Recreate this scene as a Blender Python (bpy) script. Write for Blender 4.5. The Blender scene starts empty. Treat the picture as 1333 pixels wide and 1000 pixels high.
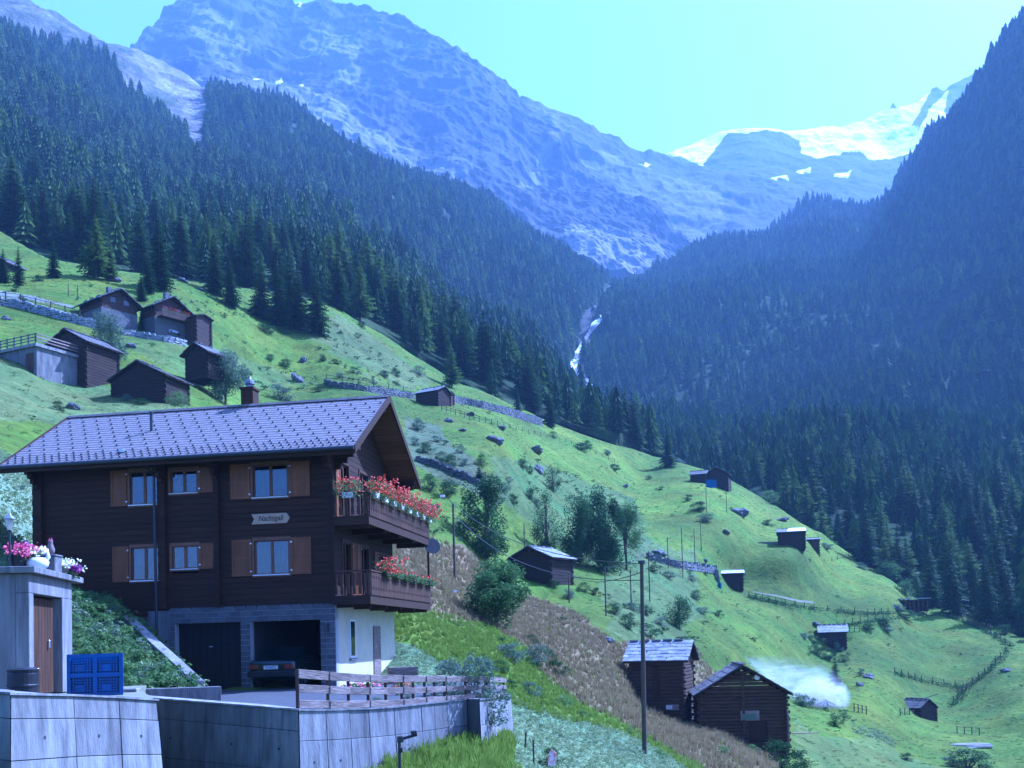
import bpy, bmesh, math, random
import numpy as np
from mathutils import Vector, Matrix, noise
from mathutils.bvhtree import BVHTree
R = math.radians
PI = math.pi
C = bpy.context.scene.collection
SC = bpy.context.scene

# ------------------------------------------------------------ camera
FPX = 1350.0
CX, CY = 666.5, 500.0
HORIZON = 835.0          # row of the horizon in the middle of the frame
PITCH, ROLL = R(2.2), R(1.5)
cam_d = bpy.data.cameras.new('camera')
cam_d.sensor_width = 36.0
cam_d.lens = FPX / 1333.0 * 36.0
_pv = FPX * math.tan(PITCH)
SHIFT = (HORIZON - CY - _pv) / 1333.0
cam_d.shift_y = SHIFT
cam_d.clip_start = 0.2
cam_d.clip_end = 40000
cam = bpy.data.objects.new('camera', cam_d)
C.objects.link(cam)
CAMROT = Matrix.Rotation(PI/2 + PITCH, 3, 'X') @ Matrix.Rotation(-ROLL, 3, 'Z')
# roll so that the horizon rises to the right, turning about the principal axis
cam.matrix_world = CAMROT.to_4x4()
SC.camera = cam
PROW = CY + SHIFT * 1333.0
CR = np.array(CAMROT)

def ray(px, py):
    d = CAMROT @ Vector(((px - CX) / FPX, -(py - PROW) / FPX, -1.0))
    return d / d.y
def P(px, py, Y):
    return ray(px, py) * Y
def to_px(p):
    c = CAMROT.transposed() @ Vector(p)
    return (CX + FPX * c.x / -c.z, PROW - FPX * c.y / -c.z)
def Pn(px, py, Y):
    px = np.asarray(px, float); py = np.asarray(py, float); Y = np.asarray(Y, float)
    d = np.stack([(px - CX) / FPX, -(py - PROW) / FPX, -np.ones_like(px)], -1) @ CR.T
    return d / d[..., 1:2] * Y[..., None]

# ------------------------------------------------------------ sky, sun, exposure
SUN_AZ, SUN_EL = R(60), R(50)       # azimuth from straight ahead towards the right
w = bpy.data.worlds.new('World'); SC.world = w; w.use_nodes = True
nt = w.node_tree; nt.nodes.clear()
sky = nt.nodes.new('ShaderNodeTexSky'); sky.sky_type = 'NISHITA'; sky.sun_disc = False
sky.sun_elevation = SUN_EL; sky.sun_rotation = SUN_AZ
sky.altitude = 1500; sky.air_density = 0.8; sky.dust_density = 6.0; sky.ozone_density = 0.4
bgn = nt.nodes.new('ShaderNodeBackground'); bgn.inputs['Strength'].default_value = 0.11
out = nt.nodes.new('ShaderNodeOutputWorld')
nt.links.new(sky.outputs[0], bgn.inputs[0]); nt.links.new(bgn.outputs[0], out.inputs[0])
sl = bpy.data.lights.new('sun', 'SUN'); sl.energy = 5.0; sl.angle = R(0.5); sl.color = (1.0, 0.965, 0.92)
sun = bpy.data.objects.new('sun', sl); C.objects.link(sun)
SD = Vector((math.sin(SUN_AZ) * math.cos(SUN_EL), math.cos(SUN_AZ) * math.cos(SUN_EL), math.sin(SUN_EL)))
sun.rotation_euler = SD.to_track_quat('Z', 'Y').to_euler()
vs = SC.view_settings
vs.view_transform = 'Standard'; vs.look = 'None'; vs.gamma = 1.0; vs.use_curve_mapping = False
vs.exposure = 1.7
vs.use_white_balance = True          # the camera stood on an indoor white balance: everything is blue
vs.white_balance_temperature = 3950
vs.white_balance_tint = 28
cy = SC.cycles
cy.max_bounces = 6; cy.diffuse_bounces = 2; cy.glossy_bounces = 2; cy.transmission_bounces = 4
cy.volume_bounces = 1; cy.transparent_max_bounces = 12
cy.volume_step_rate = 4.0; cy.volume_max_steps = 128
cy.use_denoising = True
cy.sample_clamp_indirect = 4.0
cy.caustics_reflective = False; cy.caustics_refractive = False
RES = 0.45
random.seed(7)
rng = np.random.default_rng(7)

# ------------------------------------------------------------ materials
MATS = {}
def mat(name, c1, c2=None, scale=4.0, rough=0.8, bump=0.0, bscale=None, spec=0.3, metal=0.0,
        stretch=(1, 1, 1), detail=5.0, attr=None, c3=None, extra=None):
    if name in MATS: return MATS[name]
    m = bpy.data.materials.new(name); m.use_nodes = True
    n = m.node_tree.nodes; l = m.node_tree.links
    b = n['Principled BSDF']
    b.inputs['Roughness'].default_value = rough
    b.inputs['Specular IOR Level'].default_value = spec
    b.inputs['Metallic'].default_value = metal
    c2 = c2 or tuple(x * 0.8 for x in c1)
    tc = n.new('ShaderNodeTexCoord'); mp = n.new('ShaderNodeMapping'); mp.inputs['Scale'].default_value = stretch
    l.new(tc.outputs['Object'], mp.inputs[0])
    nz = n.new('ShaderNodeTexNoise'); nz.inputs['Scale'].default_value = scale; nz.inputs['Detail'].default_value = detail
    nz.inputs['Roughness'].default_value = 0.62
    l.new(mp.outputs[0], nz.inputs['Vector'])
    cr = n.new('ShaderNodeValToRGB')
    cr.color_ramp.elements[0].position = 0.34; cr.color_ramp.elements[0].color = (*c2, 1)
    cr.color_ramp.elements[1].position = 0.66; cr.color_ramp.elements[1].color = (*c1, 1)
    if c3:
        e = cr.color_ramp.elements.new(0.8); e.color = (*c3, 1)
    l.new(nz.outputs['Fac'], cr.inputs[0])
    col = cr.outputs[0]
    # every object of a kind gets its own slight shade
    oi = n.new('ShaderNodeObjectInfo')
    hv = n.new('ShaderNodeHueSaturation')
    mr = n.new('ShaderNodeMapRange'); mr.inputs['To Min'].default_value = 0.8; mr.inputs['To Max'].default_value = 1.2
    l.new(oi.outputs['Random'], mr.inputs[0]); l.new(mr.outputs[0], hv.inputs['Value'])
    l.new(col, hv.inputs['Color']); col = hv.outputs[0]
    l.new(col, b.inputs['Base Color'])
    if bump:
        nb = n.new('ShaderNodeTexNoise'); nb.inputs['Scale'].default_value = bscale or scale * 3
        nb.inputs['Detail'].default_value = 6
        l.new(mp.outputs[0], nb.inputs['Vector'])
        bm_ = n.new('ShaderNodeBump'); bm_.inputs['Strength'].default_value = bump; bm_.inputs['Distance'].default_value = 0.05
        l.new(nb.outputs['Fac'], bm_.inputs['Height']); l.new(bm_.outputs[0], b.inputs['Normal'])
    MATS[name] = m
    return m

def leaf_mat(name, c1, c2, trans=0.25, rough=0.6):
    """foliage: diffuse with some light coming through, varied per leaf clump and per tree"""
    m = bpy.data.materials.new(name); m.use_nodes = True
    n = m.node_tree.nodes; l = m.node_tree.links
    b = n['Principled BSDF']; b.inputs['Roughness'].default_value = rough; b.inputs['Specular IOR Level'].default_value = 0.03
    oi = n.new('ShaderNodeObjectInfo'); geo = n.new('ShaderNodeNewGeometry')
    ad = n.new('ShaderNodeMath'); ad.operation = 'MULTIPLY_ADD'; ad.inputs[1].default_value = 0.45
    l.new(geo.outputs['Random Per Island'], ad.inputs[0])
    m2 = n.new('ShaderNodeMath'); m2.operation = 'MULTIPLY'; m2.inputs[1].default_value = 0.55
    l.new(oi.outputs['Random'], m2.inputs[0]); l.new(m2.outputs[0], ad.inputs[2])
    mx = n.new('ShaderNodeMix'); mx.data_type = 'RGBA'
    mx.inputs['A'].default_value = (*c1, 1); mx.inputs['B'].default_value = (*c2, 1)
    l.new(ad.outputs[0], mx.inputs['Factor'])
    l.new(mx.outputs['Result'], b.inputs['Base Color'])
    tr = n.new('ShaderNodeBsdfTranslucent'); l.new(mx.outputs['Result'], tr.inputs['Color'])
    ms = n.new('ShaderNodeMixShader'); ms.inputs[0].default_value = trans
    l.new(b.outputs[0], ms.inputs[1]); l.new(tr.outputs[0], ms.inputs[2])
    l.new(ms.outputs[0], n['Material Output'].inputs['Surface'])
    MATS[name] = m
    return m

def terrain_mat(name, nscale, bscale, bdist, attr='zone', contrast=0.35, fine=None, rough=0.95):
    m = bpy.data.materials.new(name); m.use_nodes = True
    n = m.node_tree.nodes; l = m.node_tree.links
    b = n['Principled BSDF']; b.inputs['Roughness'].default_value = rough; b.inputs['Specular IOR Level'].default_value = 0.1
    at = n.new('ShaderNodeAttribute'); at.attribute_name = attr
    geo = n.new('ShaderNodeNewGeometry')
    val = None
    for k, (s, amt) in enumerate([(nscale, contrast), (nscale * 6.3, contrast * 0.9), (nscale * 31, contrast * 0.9)]):
        nz = n.new('ShaderNodeTexNoise'); nz.inputs['Scale'].default_value = s; nz.inputs['Detail'].default_value = 4
        l.new(geo.outputs['Position'], nz.inputs['Vector'])
        mr = n.new('ShaderNodeMapRange'); mr.inputs['From Min'].default_value = 0.3; mr.inputs['From Max'].default_value = 0.7
        mr.inputs['To Min'].default_value = 1 - amt; mr.inputs['To Max'].default_value = 1 + amt
        l.new(nz.outputs['Fac'], mr.inputs[0])
        if val is None: val = mr.outputs[0]
        else:
            mm = n.new('ShaderNodeMath'); mm.operation = 'MULTIPLY'; l.new(val, mm.inputs[0]); l.new(mr.outputs[0], mm.inputs[1]); val = mm.outputs[0]
    hv = n.new('ShaderNodeHueSaturation'); l.new(at.outputs['Color'], hv.inputs['Color']); l.new(val, hv.inputs['Value'])
    nh = n.new('ShaderNodeTexNoise'); nh.inputs['Scale'].default_value = nscale * 2.7
    l.new(geo.outputs['Position'], nh.inputs['Vector'])
    mh = n.new('ShaderNodeMapRange'); mh.inputs['To Min'].default_value = 0.45; mh.inputs['To Max'].default_value = 0.55
    l.new(nh.outputs['Fac'], mh.inputs[0]); l.new(mh.outputs[0], hv.inputs['Hue'])
    l.new(hv.outputs[0], b.inputs['Base Color'])
    nb = n.new('ShaderNodeTexNoise'); nb.inputs['Scale'].default_value = bscale; nb.inputs['Detail'].default_value = 8
    nb.inputs['Roughness'].default_value = 0.65
    l.new(geo.outputs['Position'], nb.inputs['Vector'])
    bm_ = n.new('ShaderNodeBump'); bm_.inputs['Strength'].default_value = 1.0; bm_.inputs['Distance'].default_value = bdist
    l.new(nb.outputs['Fac'], bm_.inputs['Height']); l.new(bm_.outputs[0], b.inputs['Normal'])
    MATS[name] = m
    return m

# ------------------------------------------------------------ mesh helpers
def tag(o, label=None, cat=None, group=None, kind=None):
    if label: o['label'] = label
    if cat: o['category'] = cat
    if group: o['group'] = group
    if kind: o['kind'] = kind
    return o

class MB:
    """collects shapes, then becomes one mesh object"""
    def __init__(s): s.v = []; s.f = []
    def add(s, vs, fs):
        n = len(s.v); s.v += [tuple(x) for x in vs]; s.f += [tuple(i + n for i in f) for f in fs]; return s
    def box(s, x0, x1, y0, y1, z0, z1, M=None):
        vs_ = [Vector((x, y, z)) for z in (z0, z1) for y in (y0, y1) for x in (x0, x1)]
        if M: vs_ = [M @ v for v in vs_]
        return s.add(vs_, [(0, 2, 3, 1), (4, 5, 7, 6), (0, 1, 5, 4), (2, 6, 7, 3), (0, 4, 6, 2), (1, 3, 7, 5)])
    def prism(s, pts, d):
        """pts: planar loop of 3D points, extruded along vector d"""
        n = len(pts); pts = [Vector(p) for p in pts]; d = Vector(d)
        vs_ = pts + [p + d for p in pts]
        fs = [tuple(range(n))[::-1], tuple(range(n, 2 * n))] + [(i, (i + 1) % n, n + (i + 1) % n, n + i) for i in range(n)]
        return s.add(vs_, fs)
    def tube(s, pts, rs, n=8, cap=True):
        pts = [Vector(p) for p in pts]
        if not hasattr(rs, '__len__'): rs = [rs] * len(pts)
        base = len(s.v); k = len(pts)
        for i, p in enumerate(pts):
            d = (pts[min(i + 1, k - 1)] - pts[max(i - 1, 0)]).normalized()
            u = d.orthogonal().normalized() if abs(d.z) < 0.9 else Vector((1, 0, 0))
            u = (u - d * u.dot(d)).normalized(); v = d.cross(u)
            for j in range(n):
                a = 2 * PI * j / n
                s.v.append(tuple(p + (u * math.cos(a) + v * math.sin(a)) * rs[i]))
        for i in range(k - 1):
            for j in range(n):
                s.f.append((base + i * n + j, base + i * n + (j + 1) % n, base + (i + 1) * n + (j + 1) % n, base + (i + 1) * n + j))
        if cap:
            s.f.append(tuple(base + j for j in range(n))[::-1]); s.f.append(tuple(base + (k - 1) * n + j for j in range(n)))
        return s
    def lathe(s, prof, c=(0, 0, 0), n=16):
        base = len(s.v)
        for r_, z in prof:
            for j in range(n):
                a = 2 * PI * j / n; s.v.append((c[0] + r_ * math.cos(a), c[1] + r_ * math.sin(a), c[2] + z))
        for i in range(len(prof) - 1):
            for j in range(n):
                s.f.append((base + i * n + j, base + i * n + (j + 1) % n, base + (i + 1) * n + (j + 1) % n, base + (i + 1) * n + j))
        s.f.append(tuple(base + j for j in range(n))[::-1]); s.f.append(tuple(base + (len(prof) - 1) * n + j for j in range(n)))
        return s
    def mesh(s, name, m, smooth=False, bevel=0):
        me = bpy.data.meshes.new(name); me.from_pydata(s.v, [], s.f); me.update()
        if bevel:
            b = bmesh.new(); b.from_mesh(me)
            bmesh.ops.bevel(b, geom=list(b.edges), offset=bevel, segments=1, affect='EDGES', clamp_overlap=True)
            b.to_mesh(me); b.free()
        if isinstance(m, str): m = MATS[m]
        if m: me.materials.append(m)
        if smooth: me.polygons.foreach_set('use_smooth', [True] * len(me.polygons))
        return me
    def build(s, name, m, parent=None, smooth=False, bevel=0, loc=None):
        o = bpy.data.objects.new(name, s.mesh(name, m, smooth, bevel)); C.objects.link(o)
        if parent: o.parent = parent
        if loc is not None: o.location = loc
        return o
def place(name, me, parent=None, loc=(0, 0, 0), rot=(0, 0, 0), scale=(1, 1, 1)):
    o = bpy.data.objects.new(name, me); C.objects.link(o)
    if parent: o.parent = parent
    o.location = loc; o.rotation_euler = rot; o.scale = scale
    return o
def thing(name, label, cat, loc=(0, 0, 0), rz=0.0, group=None):
    o = bpy.data.objects.new(name, None); C.objects.link(o); o.empty_display_size = 0.2
    o.location = loc; o.rotation_euler = (0, 0, rz)
    return tag(o, label, cat, group)
KIDS = {}
def copy_tree(o, parent=None, scale=None):
    c = o.copy(); C.objects.link(c)
    if parent: c.parent = parent
    for ch in o.children: copy_tree(ch, c)
    return c
def np_mesh(name, V, F, m, smooth=True):
    me = bpy.data.meshes.new(name)
    V = np.asarray(V, np.float32); F = np.asarray(F, np.int32)
    me.vertices.add(len(V)); me.vertices.foreach_set('co', V.ravel())
    me.loops.add(F.size); me.loops.foreach_set('vertex_index', F.ravel())
    me.polygons.add(len(F)); k = F.shape[1]
    me.polygons.foreach_set('loop_start', np.arange(0, F.size, k, dtype=np.int32))
    me.update(calc_edges=True); me.validate()
    if isinstance(m, str): m = MATS[m]
    if m: me.materials.append(m)
    me.polygons.foreach_set('use_smooth', [smooth] * len(me.polygons))
    return me
def link(name, me, parent=None):
    o = bpy.data.objects.new(name, me); C.objects.link(o); o.parent = parent; return o
def col_attr(me, cols):
    a = me.color_attributes.new('zone', 'FLOAT_COLOR', 'POINT')
    c4 = np.ones((len(me.vertices), 4), np.float32); c4[:, :3] = cols
    a.data.foreach_set('color', c4.ravel())

# ------------------------------------------------------------ numeric helpers
def rbf_fit(pts, vals, smooth=1e-4):
    """thin plate spline through scattered data"""
    p = np.asarray(pts, float) / 500.0; v = np.asarray(vals, float); n = len(p)
    d = np.linalg.norm(p[:, None] - p[None], axis=-1)
    K = np.where(d > 0, d * d * np.log(d + 1e-12), 0) + np.eye(n) * smooth
    A = np.zeros((n + 3, n + 3)); A[:n, :n] = K; A[:n, n] = 1; A[:n, n + 1:] = p; A[n, :n] = 1; A[n + 1:, :n] = p.T
    w_ = np.linalg.solve(A, np.concatenate([v, [0, 0, 0]]))
    def f(x, y):
        q = np.stack([np.ravel(x), np.ravel(y)], -1) / 500.0; o = np.empty(len(q))
        for i in range(0, len(q), 20000):
            qq = q[i:i + 20000]; dd = np.linalg.norm(qq[:, None] - p[None], axis=-1)
            o[i:i + 20000] = np.where(dd > 0, dd * dd * np.log(dd + 1e-12), 0) @ w_[:n] + w_[n] + qq @ w_[n + 1:]
        return o.reshape(np.shape(x))
    return f
def inpoly(x, y, poly):
    x = np.asarray(x); y = np.asarray(y); r = np.zeros(x.shape, bool); n = len(poly)
    for i in range(n):
        x1, y1 = poly[i]; x2, y2 = poly[(i + 1) % n]
        if y1 == y2: continue
        c = ((y1 > y) != (y2 > y)) & (x < (x2 - x1) * (y - y1) / (y2 - y1) + x1); r ^= c
    return r
def curve(pts):
    a = np.array(pts, float); return lambda x: np.interp(x, a[:, 0], a[:, 1])
_perm = rng.permutation(4096)
def vnoise(p, seed=0):
    """smooth 3D value noise of an (n,3) array, in -1..1"""
    p = p + seed * 17.31; i = np.floor(p).astype(np.int64); f = p - i; f = f * f * (3 - 2 * f); o = 0
    def h(a, b, c): return ((_perm[(_perm[(_perm[a & 4095] + b) & 4095] + c) & 4095]) / 2047.5) - 1
    for dx in (0, 1):
        for dy in (0, 1):
            for dz in (0, 1):
                wgt = (f[:, 0] if dx else 1 - f[:, 0]) * (f[:, 1] if dy else 1 - f[:, 1]) * (f[:, 2] if dz else 1 - f[:, 2])
                o = o + wgt * h(i[:, 0] + dx, i[:, 1] + dy, i[:, 2] + dz)
    return o
def fbm(p, s, octv=5, ridge=False, gain=0.5, seed=0):
    o = 0; a = 1.0; t = 0
    for k in range(octv):
        v = vnoise(p * s, seed + k)
        o = o + a * ((1 - 2 * np.abs(v)) if ridge else v); t += a; a *= gain; s *= 2.07
    return o / t

def sheet(name, pxs, crest, bottom, depth, rows, m, disp=None, back=(1.02, 1.1, 1.3), backdrop=(12, 60, 260), power=1.0):
    """terrain between a bottom and a crest line: a grid in which each vertex gets its own true distance;
    behind the crest it falls away again"""
    pxs = np.asarray(pxs, float); cr_ = crest(pxs); bo = bottom(pxs)
    t = np.linspace(0, 1, rows)[:, None] ** power
    py = bo[None] * (1 - t) + cr_[None] * t; px = np.repeat(pxs[None], rows, 0)
    Y = np.exp(depth(px, py)); V = Pn(px, py, Y)
    top = V[-1]; extra = []
    for b_, d_ in zip(back, backdrop):
        e = top * b_; e[:, 2] = top[:, 2] - d_; extra.append(e)
    V = np.concatenate([V, np.array(extra)], 0); nr, nc = V.shape[:2]
    px = np.concatenate([px, np.repeat(px[-1:], len(back), 0)]); py = np.concatenate([py, np.repeat(py[-1:], len(back), 0)])
    V = V.reshape(-1, 3); pxf, pyf = px.ravel(), py.ravel()
    if disp is not None: V = disp(V, pxf, pyf)
    idx = np.arange(nr * nc).reshape(nr, nc)
    F = np.stack([idx[:-1, :-1], idx[:-1, 1:], idx[1:, 1:], idx[1:, :-1]], -1).reshape(-1, 4)
    me = np_mesh(name, V, F, m)
    return me, V, F, pxf, pyf, (nr, nc)
# ------------------------------------------------------------ terrain
terrain_mat('meadow_ground', 0.06, 1.3, 0.3, contrast=0.24)
terrain_mat('forest_floor', 0.01, 0.12, 5.0, contrast=0.38)
terrain_mat('rock_slope', 0.004, 0.03, 6.0, contrast=0.22)
terrain_mat('glacier_ground', 0.002, 0.012, 10.0, contrast=0.06)

# ---- meadow: (px, py, metres ahead)
MP = [(0,1150,9),(300,1150,10),(600,1150,12.5),(900,1150,19),(1200,1150,36),(1333,1150,44),(1700,1150,50),(-400,1150,8),
 (0,1000,26),(200,1000,27),(0,1090,14),(300,1090,17),(400,1020,27),(500,1010,23.5),(560,990,24.5),(600,972,26),(650,968,28.5),(740,1000,29),(838,990,38),(900,1000,44),(1000,990,60),
 (960,958,69),(865,928,73),(1025,990,62),(1100,1000,80),(1250,1000,105),(1333,1000,112),(1700,1000,120),
 (1210,937,150),(1265,975,128),(1085,848,172),(1300,870,172),(1040,915,122),(1180,795,212),(1230,795,215),
 (955,767,180),(1040,712,198),(1030,755,186),(925,637,235),(963,668,218),(1150,780,200),(830,620,262),(700,562,232),(580,527,182),(645,572,150),
 (650,640,122),(692,757,103),(592,752,78),(642,818,62),(790,832,78),(842,838,90),(905,850,98),(700,905,46),(600,880,41),(560,855,43),(525,835,44),
 (520,780,54),(560,700,84),(560,650,108),(-300,600,42),(0,620,46),(20,700,41),(47,780,38),(20,600,54),(0,560,68),(60,530,88),(220,523,100),
 (100,497,106),(30,480,100),(0,460,104),(0,410,126),(-400,380,110),(-400,480,80),(100,404,136),(250,440,142),(150,372,165),(0,330,182),(-400,200,170),(-400,280,150),(200,375,170),(330,425,182),
 (430,420,205),(480,450,212),(540,490,216),(560,522,186),(300,938,31),(200,930,29),(420,938,31),(470,932,33),(450,850,50),(300,800,52),(300,700,60),(300,600,75),(120,800,50),(250,925,36),
 (870,610,272),(940,625,275),(1000,662,268),(1080,707,255),(1140,747,240),(1260,802,212),(1333,830,196),(1700,900,170),(760,700,140),(850,720,160),(830,780,112),(900,800,125),(880,880,95),
 (980,830,140),(1130,900,140),(1200,870,175),(1333,910,150),(600,507,232),(700,548,255),(800,582,275),(390,500,165),(330,500,150),(470,520,150)]
_mp = np.array(MP, float)
mdepth = rbf_fit(_mp[:, :2], np.log(_mp[:, 2]), 2e-4)
mcrest = curve([(-600,150),(-300,220),(0,300),(60,335),(150,350),(330,378),(430,395),(500,435),(540,465),(600,500),(700,542),(800,578),(870,600),(940,618),(1000,655),(1040,682),(1080,705),(1140,745),(1200,783),(1230,789),(1260,800),(1333,827),(1500,860),(1900,900)])
mbottom = curve([(-600,1150),(1900,1150)])
def mdisp(V, px, py):
    k = np.clip(V[:, 1] / 60.0, 0.0, 1.0)
    flat = V.copy(); flat[:, 2] = 0
    V[:, 2] += k * (1.25 * fbm(flat, 0.03, 3, seed=3) + 0.5 * fbm(flat, 0.11, 4, seed=5))
    # small cattle terraces running along the slope
    a = fbm(flat, 0.02, 2, seed=9)
    g = np.clip(fbm(flat, 0.012, 2, seed=12) * 3, 0, 1)
    V[:, 2] += k * g * 0.34 * np.sin((V[:, 2] * 1.9 + a * 9))
    return V
me, MV, MF, mpx, mpy, msh = sheet('meadow', np.arange(-600, 1904, 3.4), mcrest, mbottom, mdepth, 330, 'meadow_ground', mdisp,
                        back=(1.015, 1.05, 1.12, 1.25), backdrop=(1.5, 8, 26, 60))
G_GRASS = np.array([0.078, 0.118, 0.008])
zc = np.tile(G_GRASS, (len(MV), 1))
def soft(polys_, c, k=1.0, blur=8):
    """paint a zone with a ragged border"""
    fl = MV.copy(); fl[:, 2] = 0
    dx = fbm(fl, 0.12, 3, seed=21) * blur * 1.6; dy = fbm(fl, 0.12, 3, seed=22) * blur
    ms = inpoly(mpx + dx, mpy + dy, polys_)
    zc[ms] = zc[ms] * (1 - k) + np.array(c) * k
    return ms
fl = MV.copy(); fl[:, 2] = 0
var = fbm(fl, 0.035, 4, seed=31)[:, None]; var2 = fbm(fl, 0.011, 3, seed=33)[:, None]; zc = zc * (1 + 0.4 * var) * (1 + 0.3 * var2) + np.array([0.02, 0.01, 0.0]) * np.clip(var, 0, 1)
DRY = [(500,660),(560,700),(600,712),(640,742),(700,772),(760,800),(800,828),(840,832),(910,850),(935,880),(975,930),(1010,960),(1015,1060),(905,1000),(830,962),(770,930),(715,890),(680,850),(640,822),(560,800),(500,790)]
PALE_R = [(480,830),(540,838),(600,880),(660,905),(700,922),(770,945),(830,966),(890,990),(950,1030),(950,1180),(560,1180),(640,1010),(668,1000),(664,930),(650,890),(560,905),(480,890)]
PALE_L = [(-600,560),(0,598),(70,640),(110,700),(60,790),(-600,780)]
soft([(-600,430),(0,470),(120,500),(240,520),(300,560),(100,560),(0,560),(-600,520)], (0.12, 0.15, 0.05), 0.7)
soft([(230,430),(330,470),(420,500),(330,510),(240,480),(150,440)], (0.1, 0.14, 0.04), 0.5)
soft([(520,545),(570,555),(620,600),(665,640),(640,660),(590,630),(540,600)], (0.09, 0.1, 0.06), 0.7)
soft([(640,590),(720,610),(830,650),(850,720),(780,740),(640,640)], (0.075, 0.11, 0.03), 0.75)
soft([(440,410),(500,450),(560,500),(520,510),(450,470),(400,440)], (0.12, 0.13, 0.06), 0.45, 14)
soft([(830,700),(900,720),(910,800),(860,850),(800,820),(780,760)], (0.08, 0.11, 0.04), 0.6, 14)
soft([(1060,960),(1140,960),(1260,1010),(1040,1080),(1030,930)], (0.1, 0.13, 0.035), 0.6)
dry = soft(DRY, (0.17, 0.125, 0.06), 0.92)
soft([(1060,300),(1,1),(0,0)], (0,0,0), 0)
dv = fbm(fl, 0.25, 3, seed=41)[:, None]
zc[dry] = zc[dry] * (1 + 0.35 * dv[dry])
pr = soft(PALE_R, (0.12, 0.17, 0.07), 1.0, 5)
pl = soft(PALE_L, (0.15, 0.2, 0.11), 1.0, 5)
soft([(-600,290),(0,380),(110,402),(0,388),(-600,300)], (0.2,0.2,0.18), 0.9, 2)
zc = np.clip(zc, 0.01, 0.8)
col_attr(me, zc)
meadow = tag(link('meadow', me), kind='structure')
mbvh = BVHTree.FromPolygons([tuple(v) for v in MV], [tuple(f) for f in MF])
def ground(px, py):
    """the point of the meadow that the camera sees at a pixel"""
    h = mbvh.ray_cast(Vector((0, 0, 0)), ray(px, py).normalized())
    if h[0] is None:
        return P(px, py, math.exp(float(mdepth(np.array([px]), np.array([py]))[0])))
    return h[0]
def gz(x, y):
    h = mbvh.ray_cast(Vector((x, y, 3000)), Vector((0, 0, -1)))
    return h[0].z if h[0] is not None else None

# ---- ground under the camera and in the bottom of the valley
v0 = []
ys = [-60, -10, 0, 6, 10, 16, 24, 40, 70, 120, 200, 320, 600, 1200, 3000]
xs = [-3000, -600, -120, -40, -15, -6, 0, 6, 15, 40, 120, 300, 600, 3000]
def vfz(x, y):
    return -1.75 - max(0, x) * 0.35 - max(0, y - 10) * 0.05 if y < 40 else -40
V_ = [(x, y, max(-60, vfz(x, y)) - (0.6 if y > 6 else 0)) for y in ys for x in xs]; nx = len(xs)
F_ = [(j * nx + i, j * nx + i + 1, (j + 1) * nx + i + 1, (j + 1) * nx + i) for j in range(len(ys) - 1) for i in range(nx - 1)]
me = np_mesh('valley_floor', V_, F_, 'meadow_ground'); col_attr(me, np.tile(G_GRASS, (len(me.vertices), 1)))
tag(link('valley_floor', me), kind='structure')

# ---- forested slopes
L2P = [(-500,-250,1000),(-500,0,500),(-500,170,230),(0,-6,1250),(100,36,1350),(180,72,1400),(280,108,1350),(400,144,1350),(500,190,1420),(616,240,1500),(744,312,1600),(800,340,1650),(835,352,1720),
 (0,345,188),(150,372,190),(0,200,420),(100,250,400),(100,120,900),(250,250,560),(250,180,900),(330,395,196),(430,425,212),(430,300,560),(400,220,880),(540,490,222),(600,520,240),(540,380,520),(540,300,850),(600,415,640),(600,340,950),
 (700,570,262),(700,480,520),(700,415,800),(700,360,1150),(745,475,830),(770,415,1120),(805,380,1400),(800,600,282),(810,540,620),(760,540,500),(760,580,340),(900,640,290),(900,415,1700),(900,560,700),(1000,415,1900),(1000,600,800)]
L7P = [(1333,10,1300),(1700,-300,1200),(1230,110,1400),(1190,200,1500),(1150,240,1650),(1080,250,1900),(1000,270,1950),(900,310,1850),(835,352,1720),(1250,500,640),(1250,380,820),(1333,300,900),(1333,150,1100),(1150,380,1000),(1000,500,720),(1000,380,1150),(850,500,760),(900,420,1080),
 (1333,600,430),(1250,600,440),(1100,650,330),(1100,570,480),(950,620,400),(950,560,540),(850,570,520),(1333,790,225),(1200,745,265),(1000,665,310),(1700,800,200),(1700,400,500),
 (810,540,640),(745,475,850),(770,415,1120),(805,380,1400),(600,415,2000),(600,560,1600),(700,560,1000),(700,300,2300),(1000,740,270),(1300,900,190),(1700,950,170),(800,640,480)]
a = np.array(L2P, float); d2 = rbf_fit(a[:, :2], np.log(a[:, 2]), 3e-4)
a = np.array(L7P, float); d7 = rbf_fit(a[:, :2], np.log(a[:, 2]), 3e-4)
crest2 = curve([(-600,-330),(-300,-190),(0,-6),(12,0),(68,22),(100,36),(156,62),(180,72),(208,82),(248,96),(280,116),(332,137),(400,162),(466,193),(540,231),(616,263),(680,300),(744,338),(800,366),(835,380),(900,410),(960,440)])
bot2 = curve([(-600,240),(-300,300),(0,372),(60,390),(150,398),(330,420),(430,440),(500,478),(540,505),(600,538),(700,580),(800,615),(870,640),(960,680)])
crest7 = curve([(700,420),(780,398),(830,381),(870,351),(910,334),(940,312),(980,296),(1020,286),(1060,275),(1100,265),(1148,260),(1160,242),(1185,200),(1210,161),(1230,136),(1260,100),(1290,70),(1315,40),(1333,32),(1450,-80),(1900,-300)])
bot7 = curve([(700,660),(900,660),(960,690),(1040,730),(1100,765),(1200,830),(1333,880),(1500,920),(1900,960)])
def fdisp(V, px, py):
    Yk = np.clip(V[:, 1:2] / 700, 0.15, 1.6)
    flat = V.copy(); flat[:, 2] *= 0.3
    V[:, 2:3] += Yk * (36 * fbm(flat, 0.004, 3, seed=51) + 17 * fbm(flat, 0.013, 4, seed=52))[:, None]
    return V
_mcr = lambda px: mdepth(px, mcrest(px))
_c = np.arange(-700, 2000, 10.0); _cd = mdepth(_c, mcrest(_c))
def behind(d): return lambda px, py: np.maximum(d(px, py), np.interp(px, _c, _cd) + 0.025)
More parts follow.
